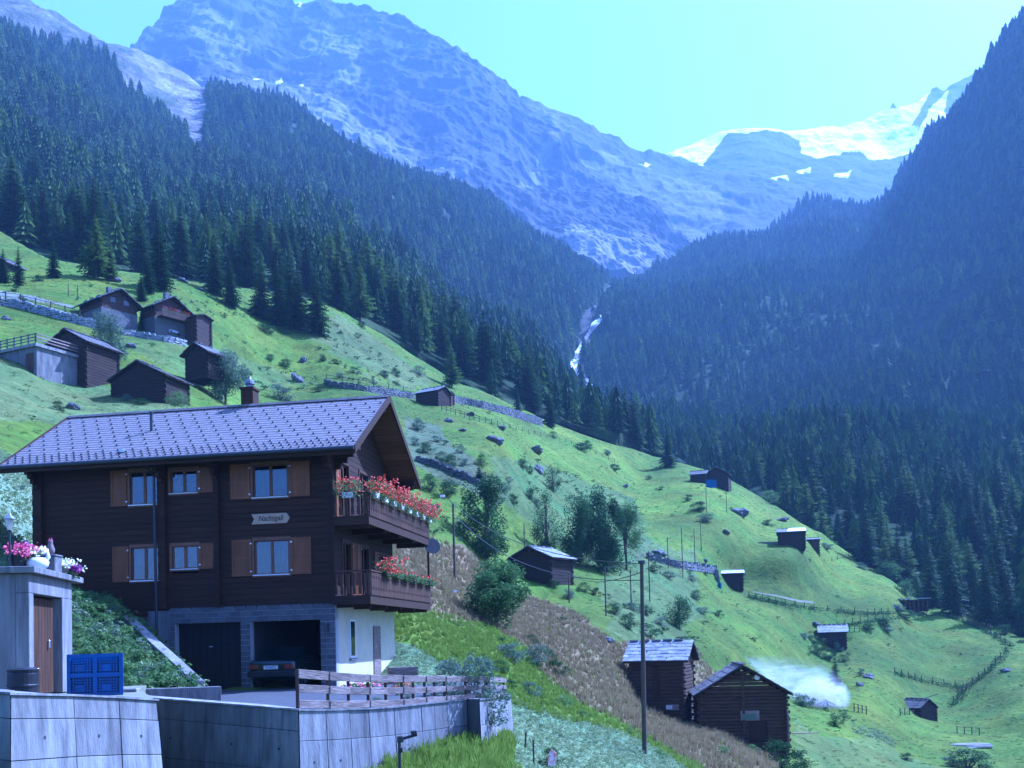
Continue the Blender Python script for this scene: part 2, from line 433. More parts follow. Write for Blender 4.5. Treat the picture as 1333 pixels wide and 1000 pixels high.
me2, V2, F2, px2, py2, sh2 = sheet('left_hillside', np.arange(-600, 964, 5), crest2, bot2, behind(d2), 150, 'forest_floor', fdisp, backdrop=(14, 80, 300))
me7, V7, F7, px7, py7, sh7 = sheet('right_hillside', np.arange(700, 1904, 5), crest7, bot7, behind(d7), 170, 'forest_floor', fdisp, backdrop=(14, 80, 300))
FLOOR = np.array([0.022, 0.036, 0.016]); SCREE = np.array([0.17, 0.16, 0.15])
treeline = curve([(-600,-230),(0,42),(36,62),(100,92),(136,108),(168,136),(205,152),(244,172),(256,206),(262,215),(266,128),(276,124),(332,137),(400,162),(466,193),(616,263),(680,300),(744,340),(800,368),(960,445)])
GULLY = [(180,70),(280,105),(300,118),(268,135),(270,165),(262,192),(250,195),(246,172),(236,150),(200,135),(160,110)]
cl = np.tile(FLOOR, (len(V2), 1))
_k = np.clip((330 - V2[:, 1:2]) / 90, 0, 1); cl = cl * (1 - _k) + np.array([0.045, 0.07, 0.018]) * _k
bare = (py2 < treeline(px2)) & (px2 < 264)
flat2 = V2 * np.array([1, 1, 1.0])
rk = np.clip(0.45 + 1.6 * fbm(flat2, 0.035, 5, seed=61, gain=.7), 0, 1)[:, None]
cl[bare] = (np.array([0.05, 0.065, 0.035]) * (1 - rk) + SCREE * 0.75 * rk)[bare]
g = inpoly(px2 + 6 * rk[:, 0], py2, GULLY); cl[g] = (SCREE * (0.75 + 0.5 * rk))[g]
SLIDE = [(455,292),(475,300),(500,335),(480,338),(462,315)]
g2 = inpoly(px2, py2, SLIDE); cl[g2] = SCREE
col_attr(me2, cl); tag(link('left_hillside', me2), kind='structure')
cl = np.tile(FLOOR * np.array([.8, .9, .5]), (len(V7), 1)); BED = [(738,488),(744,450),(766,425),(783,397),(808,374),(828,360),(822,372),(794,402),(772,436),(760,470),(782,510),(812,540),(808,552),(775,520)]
b7 = inpoly(px7, py7, BED); cl[b7] = SCREE * .6
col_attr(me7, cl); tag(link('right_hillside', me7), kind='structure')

# ---- bare mountains
def rdisp(amp, s, sd):
    def f(V, px, py):
        n1 = fbm(V, s, 6, ridge=True, seed=sd); n2 = fbm(V, s * 3.1, 5, ridge=True, gain=0.58, seed=sd + 9)
        V = V.copy(); V[:, 2] += amp * n1 + amp * 0.2 * n2; V[:, 1] -= amp * 0.7 * n2 + amp * 0.5 * n1
        return V
    return f
crest4 = curve([(120,110),(185,70),(200,50),(208,40),(240,16),(256,0),(290,-18),(325,-22),(360,-12),(376,0),(385,14),(400,14),(412,8),(424,6),(444,15),(480,17),(528,29),(574,50),(600,74),(624,96),(656,116),(676,134),(688,156),(732,188),(748,212),(800,244),(812,260),(852,284),(888,316),(960,370)])
bot4 = curve([(120,130),(200,150),(300,180),(400,220),(500,270),(616,300),(744,350),(820,370),(960,420)])
a = np.array([(120,130,1900),(120,110,2100),(185,70,2500),(256,0,2800),(325,-22,3000),(424,6,2900),(574,50,2700),(688,156,2550),(800,244,2350),(888,316,2150),(960,370,2100),
  (300,180,1800),(400,220,1850),(500,270,1850),(616,300,1900),(744,350,1850),(820,370,1900),(960,420,1900),(300,100,2250),(450,120,2350),(600,200,2200),(520,200,2150),(700,260,2200),(380,80,2550)], float)
d4 = rbf_fit(a[:, :2], np.log(a[:, 2]), 1e-3)
me4, V4, F4, px4, py4, _ = sheet('rocky_mountain', np.arange(120, 962, 1.8), crest4, bot4, d4, 230, 'rock_slope', rdisp(34, 0.0038, 71), backdrop=(30, 200, 700))
ROCK = np.array([0.042, 0.04, 0.043]); GRS = np.array([0.03, 0.037, 0.022]); TAL = np.array([0.12, 0.115, 0.115])
def rockcol(V, sd, gam=0.35):
    a1 = np.clip(0.5 + 1.3 * fbm(V, 0.006, 5, seed=sd), 0, 1)[:, None]; a2 = np.clip(0.5 + 1.6 * fbm(V * np.array([1, 1, 2.5]), 0.02, 4, seed=sd + 3), 0, 1)[:, None]
    return ROCK * (0.7 + 0.6 * a2) * (1 - gam * a1) + GRS * gam * a1
def near(V, px, py, polys_, c, cl_, jit=9, sd=81, rag=0.012):
    dx = fbm(V, rag, 4, seed=sd) * jit * 2; dy = fbm(V, rag, 4, seed=sd + 1) * jit * 2
    for p_ in polys_:
        k = inpoly(px + dx, py + dy, p_); cl_[k] = np.array(c) * (0.8 + 0.4 * np.clip(0.5 + fbm(V[k], 0.05, 3, seed=sd + 2), 0, 1)[:, None])
cl = rockcol(V4, 84, 0.5)
near(V4, px4, py4, [[(735,308),(790,310),(830,316),(862,320),(870,400),(780,400),(735,345)]], (0.15, 0.14, 0.14), cl, 5)
st = np.clip(fbm(V4 * np.array([1, 1, 3.0]), 0.008, 5, seed=91, gain=0.65) * 2.2 - 0.85, 0, 1)[:, None] * ((px4 > 230) & (py4 < 170))[:, None]
cl = cl * (1 - st) + TAL * 0.8 * st
near(V4, px4, py4, [[(330,112),(375,120),(420,125),(435,150),(470,172),(520,195),(575,230),(600,260),(560,240),(470,205),(400,175),(330,150),(260,130)],
   [(672,270),(690,240),(705,210),(712,190),(722,200),(705,235),(690,275)],
   [(560,222),(600,228),(625,250),(600,262)],[(390,60),(440,40),(480,70),(460,110),(430,100)],[(260,20),(300,40),(330,80),(290,90),(255,60)]], TAL, cl, 8)
near(V4, px4, py4, [[(331,113),(352,103),(368,99),(372,103),(350,110),(334,116)],[(391,112),(396,113),(397,118),(392,117)],[(381,6),(398,12),(392,16),(384,14)]], (0.85, 0.86, 0.88), cl, 1.5, rag=0.05)
col_attr(me4, cl); tag(link('rocky_mountain', me4), kind='structure')

crest5 = curve([(640,140),(680,138),(708,142),(748,154),(784,176),(824,196),(835,203),(868,210),(888,221),(910,223),(940,222),(970,223),(988,231),(1003,238),(1030,245),(1058,249),(1120,262),(1250,290)])
bot5 = curve([(640,200),(740,260),(850,330),(900,350),(1000,330),(1250,330)])
a = np.array([(640,140,2900),(748,154,2950),(868,210,3050),(970,223,3150),(1058,249,3150),(1250,290,3150),(640,200,2700),(740,260,2500),(850,330,2300),(900,350,2200),(1000,330,2300),(1250,330,2600),(850,260,2650),(950,270,2700)], float)
d5 = rbf_fit(a[:, :2], np.log(a[:, 2]), 1e-3)
me5, V5, F5, px5, py5, _ = sheet('far_ridge', np.arange(640, 1250, 1.8), crest5, bot5, d5, 110, 'rock_slope', rdisp(22, 0.004, 101), backdrop=(30, 200, 700))
cl = rockcol(V5, 105, 0.6)
near(V5, px5, py5, [[(750,205),(800,215),(850,232),(900,240),(940,262),(950,290),(900,330),(860,310),(830,270),(790,235)],[(690,150),(715,165),(735,185),(745,175),(720,158)]], TAL * 0.85, cl, 9)
near(V5, px5, py5, [[(830,222),(842,216),(846,218),(836,225)],[(1002,238),(1018,233),(1022,241),(1008,242)]], (0.85, 0.86, 0.88), cl, 1, rag=0.05)
col_attr(me5, cl); tag(link('far_ridge', me5), kind='structure')

crest6 = curve([(780,240),(840,215),(868,205),(890,196),(914,186),(935,178),(951,175),(992,173),(1025,172),(1045,172),(1065,168),(1077,166),(1095,167),(1121,162),(1138,152),(1152,146),(1158,143),(1162,135),(1166,143),(1180,140),(1192,138),(1200,130),(1210,121),(1218,119),(1227,123),(1250,110),(1300,80),(1400,70)])
bot6 = curve([(780,290),(1400,290)])
a = np.array([(780,240,3700),(914,186,4000),(1025,172,4100),(1162,136,4200),(1220,120,4300),(1400,70,4300),(780,290,3200),(950,240,3450),(1050,250,3350),(1100,230,3500),(1100,200,3800),(1150,190,3950),(1200,230,3500),(1400,290,3250),(1000,290,3200),(980,190,3800)], float)
d6 = rbf_fit(a[:, :2], np.log(a[:, 2]), 1e-3)
me6, V6, F6, px6, py6, _ = sheet('glacier_mountain', np.arange(780, 1400, 1.7), crest6, bot6, d6, 120, 'glacier_ground', rdisp(16, 0.003, 121), backdrop=(30, 160, 600))
SNOW = (0.86, 0.87, 0.9)
cl = rockcol(V6, 125, 0.2)
near(V6, px6, py6, [[(780,180),(868,200),(914,180),(990,165),(1030,165),(1162,125),(1230,110),(1230,190),(1186,200),(1160,209),(1136,207),(1121,197),(1099,196),(1077,205),(1068,207),(1042,199),(1040,185),(1020,178),(1000,176),(970,178),(945,178),(925,200),(912,222),(890,220),(868,207)],
    [(1006,238),(1022,233),(1024,240),(1008,243)],[(1046,226),(1055,222),(1056,230)],[(1085,232),(1108,228),(1104,238),(1085,236)],[(1140,180),(1190,178),(1185,200),(1165,208),(1150,200)],[(1035,228),(1052,224),(1046,230)]], SNOW, cl, 2.2, sd=131, rag=0.006)
near(V6, px6, py6, [[(868,206),(880,208),(900,212),(912,222),(885,222)],[(1186,170),(1200,140),(1212,119),(1222,118),(1232,122),(1215,140),(1195,175)],[(1156,146),(1160,132),(1164,132),(1170,143)]], ROCK * 1.1, cl, 2, sd=135)
col_attr(me6, cl); tag(link('glacier_mountain', me6), kind='structure')

# ---- torrent in the gorge
terrain_mat('white_water', 0.3, 0.6, 0.5, contrast=0.12)
bvh7 = BVHTree.FromPolygons([tuple(v) for v in V7], [tuple(f) for f in F7]); bvh2 = BVHTree.FromPolygons([tuple(v) for v in V2], [tuple(f) for f in F2])
def hit(px, py, who=(bvh2, bvh7)):
    best = None
    for b in who:
        h = b.ray_cast(Vector((0, 0, 0)), ray(px, py).normalized())
        if h[0] is not None and (best is None or h[0].y < best.y): best = h[0]
    return best
def stream(left, right, n=60, name='torrent'):
    V_ = []; W = 8
    L_ = np.array(left, float); R_ = np.array(right, float); tt = np.linspace(0, 1, n)
    tl = np.linspace(0, 1, len(L_)); tr = np.linspace(0, 1, len(R_))
    for i, t in enumerate(tt):
        for k in range(W + 1):
            s = k / W; jx = vnoise(np.array([[i * 0.35, s * 2, 3.3]]))[0] * 1.8 if k in (0, W) else 0
            x = (1 - s) * np.interp(t, tl, L_[:, 0]) + s * np.interp(t, tr, R_[:, 0]) + jx; y = (1 - s) * np.interp(t, tl, L_[:, 1]) + s * np.interp(t, tr, R_[:, 1])
            p = hit(x, y)
            if p is None: p = P(x, y, 900)
            V_.append(p * 0.985 + Vector((0, 0, 0.6 * noise.noise(Vector((x * 0.5, y * 0.5, 0))))))
    F_ = [(i * (W + 1) + k, i * (W + 1) + k + 1, (i + 1) * (W + 1) + k + 1, (i + 1) * (W + 1) + k) for i in range(n - 1) for k in range(W)]
    me = np_mesh(name, [tuple(v) for v in V_], F_, 'white_water')
    c = np.tile(np.array([0.8, 0.83, 0.86]), (len(V_), 1)); q_ = np.array([tuple(v) for v in V_]); k_ = np.clip(.55 + 2.2 * fbm(q_, .06, 3, seed=201), 0, 1)[:, None] ** 2; c = c * k_ + np.array([.12, .12, .13]) * (1 - k_); col_attr(me, c)
    return tag(link(name, me), kind='structure')
stream([(812,374),(800,386),(788,399),(772,419),(762,436),(750,455),(747,464),(741,474),(741,484),(752,494),(762,503),(773,511)], [(815,375),(806,388),(792,401),(781,419),(766,438),(756,454),(753,464),(751,472),(752,481),(760,489),(769,497),(776,505)], 90)
stream([(786,516),(800,530),(806,536),(808,544)], [(789,514),(804,529),(809,535),(811,543)], 12)
# ------------------------------------------------------------ conifers
leaf_mat('spruce_needles', (0.012, 0.031, 0.008), (0.038, 0.074, 0.016), 0.2)
leaf_mat('larch_needles', (0.042, 0.082, 0.014), (0.11, 0.165, 0.026), 0.35)
mat('bark', (0.12, 0.09, 0.065), (0.06, 0.045, 0.035), 6, 0.95, 0.4, stretch=(1, 1, 0.2))
def conifer_crown(h, rad, tiers, per, seed, low=0.08, droop=0.25, fine=1, seg=None):
    """whorls of separate drooping boughs, each a bent blade with side twigs"""
    rd = random.Random(seed); v = []; f = []
    for i in range(tiers):
        t = (i + rd.random() * 0.5) / tiers
        z = h * (low + (1 - low) * t); prof = (1 - t) ** 0.85 * (0.72 + 0.28 * min(1, t * 6)) + 0.03
        n = max(4, int(per * (0.45 + 0.55 * (1 - t))))
        off = rd.random() * 6.28
        for j in range(n):
            a = off + 2 * PI * (j + rd.uniform(-.3, .3)) / n
            L = rad * prof * rd.uniform(0.6, 1.15)
            if rd.random() < 0.06: continue
            ca, sa = math.cos(a), math.sin(a); dz = -L * droop * rd.uniform(0.5, 1.5)
            wd = L * rd.uniform(0.28, 0.42) * (1 if fine == 1 else 0.6) + rad * 0.03
            th = wd * 0.35
            z0 = z + rd.uniform(-.3, .3) * h / tiers
            if fine == 1:
                b = len(v)
                v += [(ca * L * .1, sa * L * .1, z0 + th), (ca * L * .55 - sa * wd, sa * L * .55 + ca * wd, z0 + dz * .35 - th), (ca * L, sa * L, z0 + dz),
                      (ca * L * .55 + sa * wd, sa * L * .55 - ca * wd, z0 + dz * .35 - th), (ca * L * .5, sa * L * .5, z0 + dz * .2 + th)]
                f += [(b, b + 1, b + 4), (b + 1, b + 2, b + 4), (b + 2, b + 3, b + 4), (b + 3, b, b + 4)]
            else:
                K = fine
                for k in range(K):
                    s0 = (k + 0.5) / K; px_ = ca * L * s0; py_ = sa * L * s0; pz = z0 + dz * s0 * s0 + 0.02 * h * (s0 ** 3)
                    for sd in (-1, 1):
                        ll = wd * (1.25 - s0) * rd.uniform(.7, 1.3) * 1.5; aa = a + sd * rd.uniform(.7, 1.1)
                        tx, ty = math.cos(aa) * ll, math.sin(aa) * ll; hw = L / K * 0.62
                        b = len(v)
                        v += [(px_ - ca * hw, py_ - sa * hw, pz + .01), (px_ + ca * hw, py_ + sa * hw, pz), (px_ + tx, py_ + ty, pz - ll * rd.uniform(.25, .7))]
                        f.append((b, b + 1, b + 2))
                b = len(v)
                v += [(ca * L * .8 - sa * wd * .15, sa * L * .8 + ca * wd * .15, z0 + dz * .7), (ca * L * .8 + sa * wd * .15, sa * L * .8 - ca * wd * .15, z0 + dz * .7), (ca * L * 1.08, sa * L * 1.08, z0 + dz * .9)]
                f.append((b, b + 1, b + 2))
    b = len(v); v += [(-.02 * rad, 0, h * .93), (.02 * rad, .03 * rad, h * .93), (0, -.03 * rad, h * .93), (0, 0, h * 1.03)]; f += [(b, b + 1, b + 3), (b + 1, b + 2, b + 3), (b + 2, b, b + 3)]
    return v, f
def crown_mesh(name, m, *a, **k):
    v, f = conifer_crown(*a, **k); x = MB(); x.v = v; x.f = f; return x.mesh(name, m)
def far_crown(m, rad, seed, tiers=8):
    """for distant trees: ragged drooping skirts one above the other, shading each other like real boughs"""
    rd = random.Random(seed); b = MB()
    for i in range(tiers):
        t0 = i / tiers; zt = min(1.0, .06 + .94 * (t0 + 1.75 / tiers)); zb = .05 + .95 * t0
        R_ = rad * ((1 - t0) ** .8) * rd.uniform(.85, 1.12) + .012; n = 11 if i < 5 else 8; off = rd.random() * 6
        k0 = len(b.v); b.v.append((rd.gauss(0, .004), rd.gauss(0, .004), zt))
        for j in range(n * 2):
            a_ = off + PI * j / n; q = R_ * (rd.uniform(.85, 1.15) if j % 2 == 0 else rd.uniform(.45, .62)); b.v.append((q * math.cos(a_), q * math.sin(a_), zb + (0 if j % 2 == 0 else .045) + rd.uniform(-.012, .012)))
        for j in range(n * 2): b.f.append((k0, k0 + 1 + j, k0 + 1 + (j + 1) % (n * 2)))
    return b.mesh('far_conifer', m)
FAR = [bpy.data.objects.new('far_conifer', far_crown('larch_needles' if i % 3 == 2 else 'spruce_needles', (.26, .22, .3, .24, .2, .28)[i], 60 + i, (8, 9, 6, 8, 9, 7)[i])) for i in range(6)]
NEAR = []
for i in range(6):
    lar = i in (2, 5)
    me = crown_mesh('crown', 'larch_needles' if lar else 'spruce_needles', 1.0, (0.27, 0.22, 0.29, 0.25, 0.19, 0.27)[i], 26 if not lar else 20, 12, 200 + i, low=0.05 if not lar else 0.12, droop=0.32 if not lar else 0.12, fine=5)
    tb = MB().tube([(0, 0, -0.05), (0, 0, 0.4), (0.003, 0, 0.97)], [0.019, 0.012, 0.002], 6)
    NEAR.append((me, tb.mesh('trunk', 'bark'), lar))
def conifer(p, h, kind, label, group=None, name=None):
    me, tm, lar = NEAR[kind]
    t = thing(name or ('larch_tree' if lar else 'spruce_tree'), label, 'tree', p, random.uniform(0, 6.28), group)
    s = h
    place('crown', me, t, scale=(s * random.uniform(.9, 1.12),) * 2 + (s,))
    place('trunk', tm, t, scale=(s, s, s))
    return t

def sample(V, F, px, py, per_m2, cond):
    V = np.asarray(V); A = V[F[:, 0]]; B = V[F[:, 1]]; D = V[F[:, 3]]
    ar = np.linalg.norm(np.cross(B - A, D - A), axis=1)
    mx, my = px[F].mean(1), py[F].mean(1); ok = cond(mx, my)
    n = rng.poisson(ar * per_m2 * ok)
    idx = np.repeat(np.arange(len(F)), n); u = rng.random((len(idx), 2))
    Pt = A[idx] + (B[idx] - A[idx]) * u[:, :1] + (D[idx] - A[idx]) * u[:, 1:]
    return Pt, mx[idx], my[idx]
nrf = sh2[0] - 3
clear = [SLIDE, [(560,425),(566,420),(572,440),(566,445)], [(455,300),(462,300),(470,320),(463,320)]]
def cond2(x, y):
    k = (y > treeline(x) + 2) | (x >= 262); k &= ~inpoly(x, y, GULLY) & ~inpoly(x, y, SLIDE) & ~inpoly(x, y, BED)
    return k & (x > -420) & (x < 850)
def cond7(x, y):
    k = ~inpoly(x, y, BED)
    for p_ in ([(1040,640),(1052,640),(1055,665),(1044,665)],[(880,565),(912,562),(915,578),(870,580)],[(1208,360),(1212,360),(1213,376),(1207,376)],[(1135,425),(1145,425),(1147,437),(1138,437)]): k &= ~inpoly(x, y, p_)
    return k & (x < 1560) & (x > 735)
F2v = F2[: (sh2[0] - 2) * (sh2[1] - 1)]; F7v = F7[: (sh7[0] - 2) * (sh7[1] - 1)]
Pa, xa, ya = sample(V2, F2v, px2, py2, 1 / 38.0, cond2)
Pb, xb, yb = sample(V7, F7v, px7, py7, 1 / 42.0, cond7)
Pc, xc_, yc_ = sample(V7, F7v, px7, py7, 1 / 60.0, lambda x, y: cond7(x, y) & (y > 560) & (x > 880))
allp = np.concatenate([Pa, Pb, Pc]); side = np.concatenate([np.zeros(len(Pa)), np.ones(len(Pb) + len(Pc))])
den = fbm(allp * np.array([1, 1, 0.4]), 0.012, 3, seed=141)
keep = rng.random(len(allp)) < np.clip(0.95 + 1.3 * den, 0.5, 1.0)
allp = allp[keep]; side = side[keep]
hh = rng.uniform(10, 26, len(allp)) * np.where(rng.random(len(allp)) < 0.12, 1.25, 1.0)
hh *= np.interp(allp[:, 1], [180, 300, 600, 1500], [0.60, 0.62, 0.7, 0.64])
# pixel position of the tree feet
q = allp @ CR; fx = CX + FPX * q[:, 0] / -q[:, 2]; fy = PROW - FPX * q[:, 1] / -q[:, 2]
apx = hh * FPX / allp[:, 1]
# nothing in front of the meadow or well below its edge (hidden by the hill)
under = fy > mcrest(fx) + 26
front = (fy > mcrest(fx) - 1) & (fx < 700) & (allp[:, 1] < 260)
vis = (fy - apx > -40) & (fx > -60) & (fx < 1393) & (fy - apx < mcrest(fx) - 6)
hide = under & ~vis
left_m = (fx < 700)
drop = (left_m & (fy > mcrest(fx) + 3)) | (~left_m & (fy - apx > mcrest(fx) + 10)) | (~vis & (rng.random(len(allp)) < 0.5))
allp, hh, fx, fy, apx, side, vis = [z[~drop] for z in (allp, hh, fx, fy, apx, side, vis)]
order = np.argsort(-(apx * (vis & (fx > 0) & (fx < 1333))))
NI = 262
ind = order[:NI]; rest = order[NI:]
for k in ind:
    ls = side[k] > 0.5
    kd = random.choice([0, 1, 3, 4, 0, 2, 5])
    lar = NEAR[kd][2]
    if ls: lb, gr = ('larch with pale loose crown in the wood beyond the right meadow', 'larches of the wood beyond the right meadow') if lar else ('dark spruce in the wood beyond the right meadow', 'spruces of the wood beyond the right meadow')
    else: lb, gr = ('larch with pale loose crown in the wood above the left meadow', 'larches of the wood above the left meadow') if lar else ('dark spruce in the wood above the left meadow', 'spruces of the wood above the left meadow')
    conifer(Vector(allp[k]) - Vector((0, 0, 0.4)), float(hh[k]) * 1.05, kd, lb, gr)
def scatter(name, pts, sc, rz, idx, protos, tilt=None):
    me = bpy.data.meshes.new(name); me.vertices.add(len(pts)); me.vertices.foreach_set('co', np.asarray(pts, np.float32).ravel())
    a = me.attributes.new('sc', 'FLOAT', 'POINT'); a.data.foreach_set('value', np.asarray(sc, np.float32))
    a = me.attributes.new('pick', 'INT', 'POINT'); a.data.foreach_set('value', np.asarray(idx, np.int32))
    rot = np.zeros((len(pts), 3), np.float32); rot[:, 2] = rz
    if tilt is not None: rot[:, :2] = tilt
    a = me.attributes.new('rot', 'FLOAT_VECTOR', 'POINT'); a.data.foreach_set('vector', rot.ravel())
    o = link(name, me)
    g = bpy.data.node_groups.new(name, 'GeometryNodeTree')
    g.interface.new_socket('Geometry', in_out='INPUT', socket_type='NodeSocketGeometry'); g.interface.new_socket('Geometry', in_out='OUTPUT', socket_type='NodeSocketGeometry')
    n = g.nodes; l = g.links; gi = n.new('NodeGroupInput'); go = n.new('NodeGroupOutput')
    iop = n.new('GeometryNodeInstanceOnPoints'); iop.inputs['Pick Instance'].default_value = True
    jn = n.new('GeometryNodeJoinGeometry')
    for pr in reversed(protos):
        oi = n.new('GeometryNodeObjectInfo'); oi.inputs['Object'].default_value = pr; oi.inputs['As Instance'].default_value = True
        l.new(oi.outputs['Geometry'], jn.inputs[0])
    def na(nm, ty):
        x = n.new('GeometryNodeInputNamedAttribute'); x.data_type = ty; x.inputs['Name'].default_value = nm; return x.outputs[0]
    l.new(gi.outputs[0], iop.inputs['Points']); l.new(jn.outputs[0], iop.inputs['Instance'])
    l.new(na('sc', 'FLOAT'), iop.inputs['Scale']); l.new(na('pick', 'INT'), iop.inputs['Instance Index'])
    er = n.new('FunctionNodeEulerToRotation'); l.new(na('rot', 'FLOAT_VECTOR'), er.inputs[0]); l.new(er.outputs[0], iop.inputs['Rotation'])
    l.new(iop.outputs[0], go.inputs[0])
    md = o.modifiers.new('scatter', 'NODES'); md.node_group = g
    return tag(o, kind='stuff')
pk = rng.integers(0, 6, len(rest))
o = scatter('conifer_forest', allp[rest] - np.array([0, 0, 0.5]), hh[rest] * 1.1, rng.uniform(0, 6.28, len(rest)), pk, FAR)
tag(o, 'dense conifer forest covering both sides of the valley', 'forest')
print('forest', len(rest), 'individual', len(ind), 'smallest px', apx[ind].min())
# ------------------------------------------------------------ materials for built things
mat('dark_timber', (0.048, 0.021, 0.006), (0.021, 0.0095, 0.003), 3, 0.75, 0.3, stretch=(0.3, 3, 6), spec=0.25)
mat('brown_timber', (0.075, 0.034, 0.012), (0.042, 0.019, 0.008), 5, 0.65, 0.2, stretch=(1, 1, 0.2))
mat('orange_timber', (0.19, 0.072, 0.016), (0.125, 0.048, 0.012), 5, 0.6, 0.1, stretch=(1, 1, 0.25))
mat('window_wood', (0.17, 0.075, 0.03), (0.12, 0.055, 0.022), 5, 0.5, 0.1)
mat('soffit_wood', (0.17, 0.085, 0.038), (0.10, 0.05, 0.025), 4, 0.7, 0.1, stretch=(0.2, 3, 3))
mat('roof_tile', (0.205, 0.175, 0.165), (0.14, 0.122, 0.118), 9, 0.75, 0.15, spec=0.35)
mat('dark_metal', (0.03, 0.03, 0.033), (0.018, 0.018, 0.02), 6, 0.45, 0.05, spec=0.5)
mat('bright_metal', (0.55, 0.55, 0.56), (0.4, 0.4, 0.42), 8, 0.3, 0.05, metal=0.9)
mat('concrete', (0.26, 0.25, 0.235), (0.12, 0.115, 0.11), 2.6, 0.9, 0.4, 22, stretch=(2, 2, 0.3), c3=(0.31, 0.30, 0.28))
mat('stained_shaded_concrete', (0.2, 0.195, 0.185), (0.085, 0.085, 0.08), 1.8, 0.92, 0.4, 20, stretch=(1.6, 1.6, 0.25), c3=(0.26, 0.25, 0.235))  # stained copy of concrete, coloured darker for the faces in shade
mat('block_stone', (0.11, 0.107, 0.105), (0.075, 0.072, 0.072), 5, 0.9, 0.4)
mat('mortar', (0.33, 0.32, 0.31), (0.28, 0.27, 0.26), 12, 0.95, 0.2)
mat('cream_plaster', (0.52, 0.47, 0.33), (0.44, 0.40, 0.28), 2, 0.9, 0.15, 40)
mat('white_paint', (0.75, 0.74, 0.70), (0.62, 0.61, 0.58), 3, 0.6)
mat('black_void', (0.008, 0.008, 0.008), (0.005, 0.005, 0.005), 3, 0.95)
mat('asphalt', (0.06, 0.06, 0.063), (0.04, 0.04, 0.042), 3, 0.9, 0.2, 60)
mat('curtain', (0.22, 0.23, 0.21), (0.13, 0.13, 0.125), 3, 0.9, 0.3, 12, stretch=(5, 5, 0.4))
mat('weathered_wood', (0.30, 0.235, 0.19), (0.14, 0.10, 0.08), 2.5, 0.85, 0.4, stretch=(1, 1, 5), c3=(0.36, 0.32, 0.28))
mat('old_log', (0.085, 0.048, 0.02), (0.03, 0.017, 0.008), 3.5, 0.9, 0.5, stretch=(0.35, 1, 4), c3=(0.14, 0.095, 0.06))
mat('far_log', (0.042, 0.023, 0.01), (0.016, 0.009, 0.005), 1.6, 0.9, 0.4, stretch=(0.4, 0.4, 4))
mat('slate', (0.27, 0.265, 0.265), (0.12, 0.118, 0.12), 1.7, 0.55, 0.3, spec=0.5, c3=(0.42, 0.41, 0.41))
mat('old_shingle', (0.13, 0.12, 0.115), (0.07, 0.063, 0.06), 3, 0.85, 0.4)
mat('field_stone', (0.17, 0.165, 0.16), (0.08, 0.08, 0.08), 2.5, 0.9, 0.6, c3=(0.24, 0.235, 0.23))
mat('boulder_rock', (0.14, 0.138, 0.135), (0.06, 0.06, 0.06), 1.3, 0.92, 0.7, c3=(0.2, 0.195, 0.185))
mat('black_plastic', (0.015, 0.015, 0.016), (0.01, 0.01, 0.011), 3, 0.45, 0.05, spec=0.4)
mat('blue_plastic', (0.02, 0.06, 0.22), (0.014, 0.045, 0.17), 3, 0.45, 0.05, spec=0.5)
mat('car_paint', (0.006, 0.012, 0.011), (0.005, 0.01, 0.009), 2, 0.18, spec=0.6)
mat('rubber', (0.02, 0.02, 0.02), (0.015, 0.015, 0.015), 5, 0.8)
mat('red_lens', (0.14, 0.012, 0.01), (0.11, 0.01, 0.008), 5, 0.25, spec=0.6)
mat('clay', (0.24, 0.19, 0.17), (0.17, 0.13, 0.12), 5, 0.9)
mat('soil', (0.10, 0.08, 0.055), (0.055, 0.045, 0.03), 5, 0.95, 0.5)
mat('blue_tarp', (0.03, 0.09, 0.25), (0.02, 0.07, 0.2), 3, 0.5)
mat('gravel_path', (0.19, 0.18, 0.12), (0.11, 0.12, 0.06), 5, 0.95, 0.4)
mat('pole_wood', (0.09, 0.07, 0.05), (0.045, 0.035, 0.026), 4, 0.9, 0.4, stretch=(4, 4, 0.4))
mat('sign_wood', (0.50, 0.36, 0.22), (0.40, 0.28, 0.17), 4, 0.6, stretch=(1, 1, 5))
mat('lettering', (0.03, 0.015, 0.01), (0.03, 0.015, 0.01), 4, 0.7)
mat('joint_and_shade_dark', (0.06, 0.058, 0.055), (0.03, 0.03, 0.03), 8, 0.95)
mat('red_petals', (0.62, 0.07, 0.015), (0.48, 0.035, 0.015), 9, 0.6)
mat('pink_petals', (0.80, 0.18, 0.30), (0.65, 0.08, 0.2), 9, 0.6)
mat('white_petals', (0.82, 0.78, 0.55), (0.7, 0.66, 0.4), 9, 0.6)
mat('purple_petals', (0.30, 0.04, 0.28), (0.2, 0.02, 0.2), 9, 0.6)
mat('reflected_yellow', (0.65, 0.5, 0.08), (0.5, 0.36, 0.04), 9, 0.6)
mat('lamp_glass', (0.55, 0.5, 0.4), (0.5, 0.45, 0.35), 5, 0.3)
leaf_mat('leaf_green', (0.06, 0.12, 0.03), (0.19, 0.28, 0.09), 0.35)
leaf_mat('leaf_dark', (0.025, 0.06, 0.02), (0.065, 0.12, 0.035), 0.25)
leaf_mat('leaf_grey', (0.09, 0.13, 0.08), (0.17, 0.22, 0.14), 0.25)
leaf_mat('grass_blade', (0.14, 0.21, 0.02), (0.26, 0.33, 0.045), 0.45)
leaf_mat('rough_grass', (0.05, 0.08, 0.01), (0.12, 0.165, 0.02), 0.4)
leaf_mat('dry_blade', (0.20, 0.145, 0.06), (0.35, 0.29, 0.14), 0.3)
leaf_mat('pale_leaf', (0.2, 0.26, 0.10), (0.38, 0.44, 0.22), 0.25)
mat('rusty_post', (0.12, 0.06, 0.04), (0.06, 0.035, 0.03), 6, 0.9)
mat('pale_board', (0.5, 0.46, 0.4), (0.36, 0.33, 0.29), 4, 0.8)
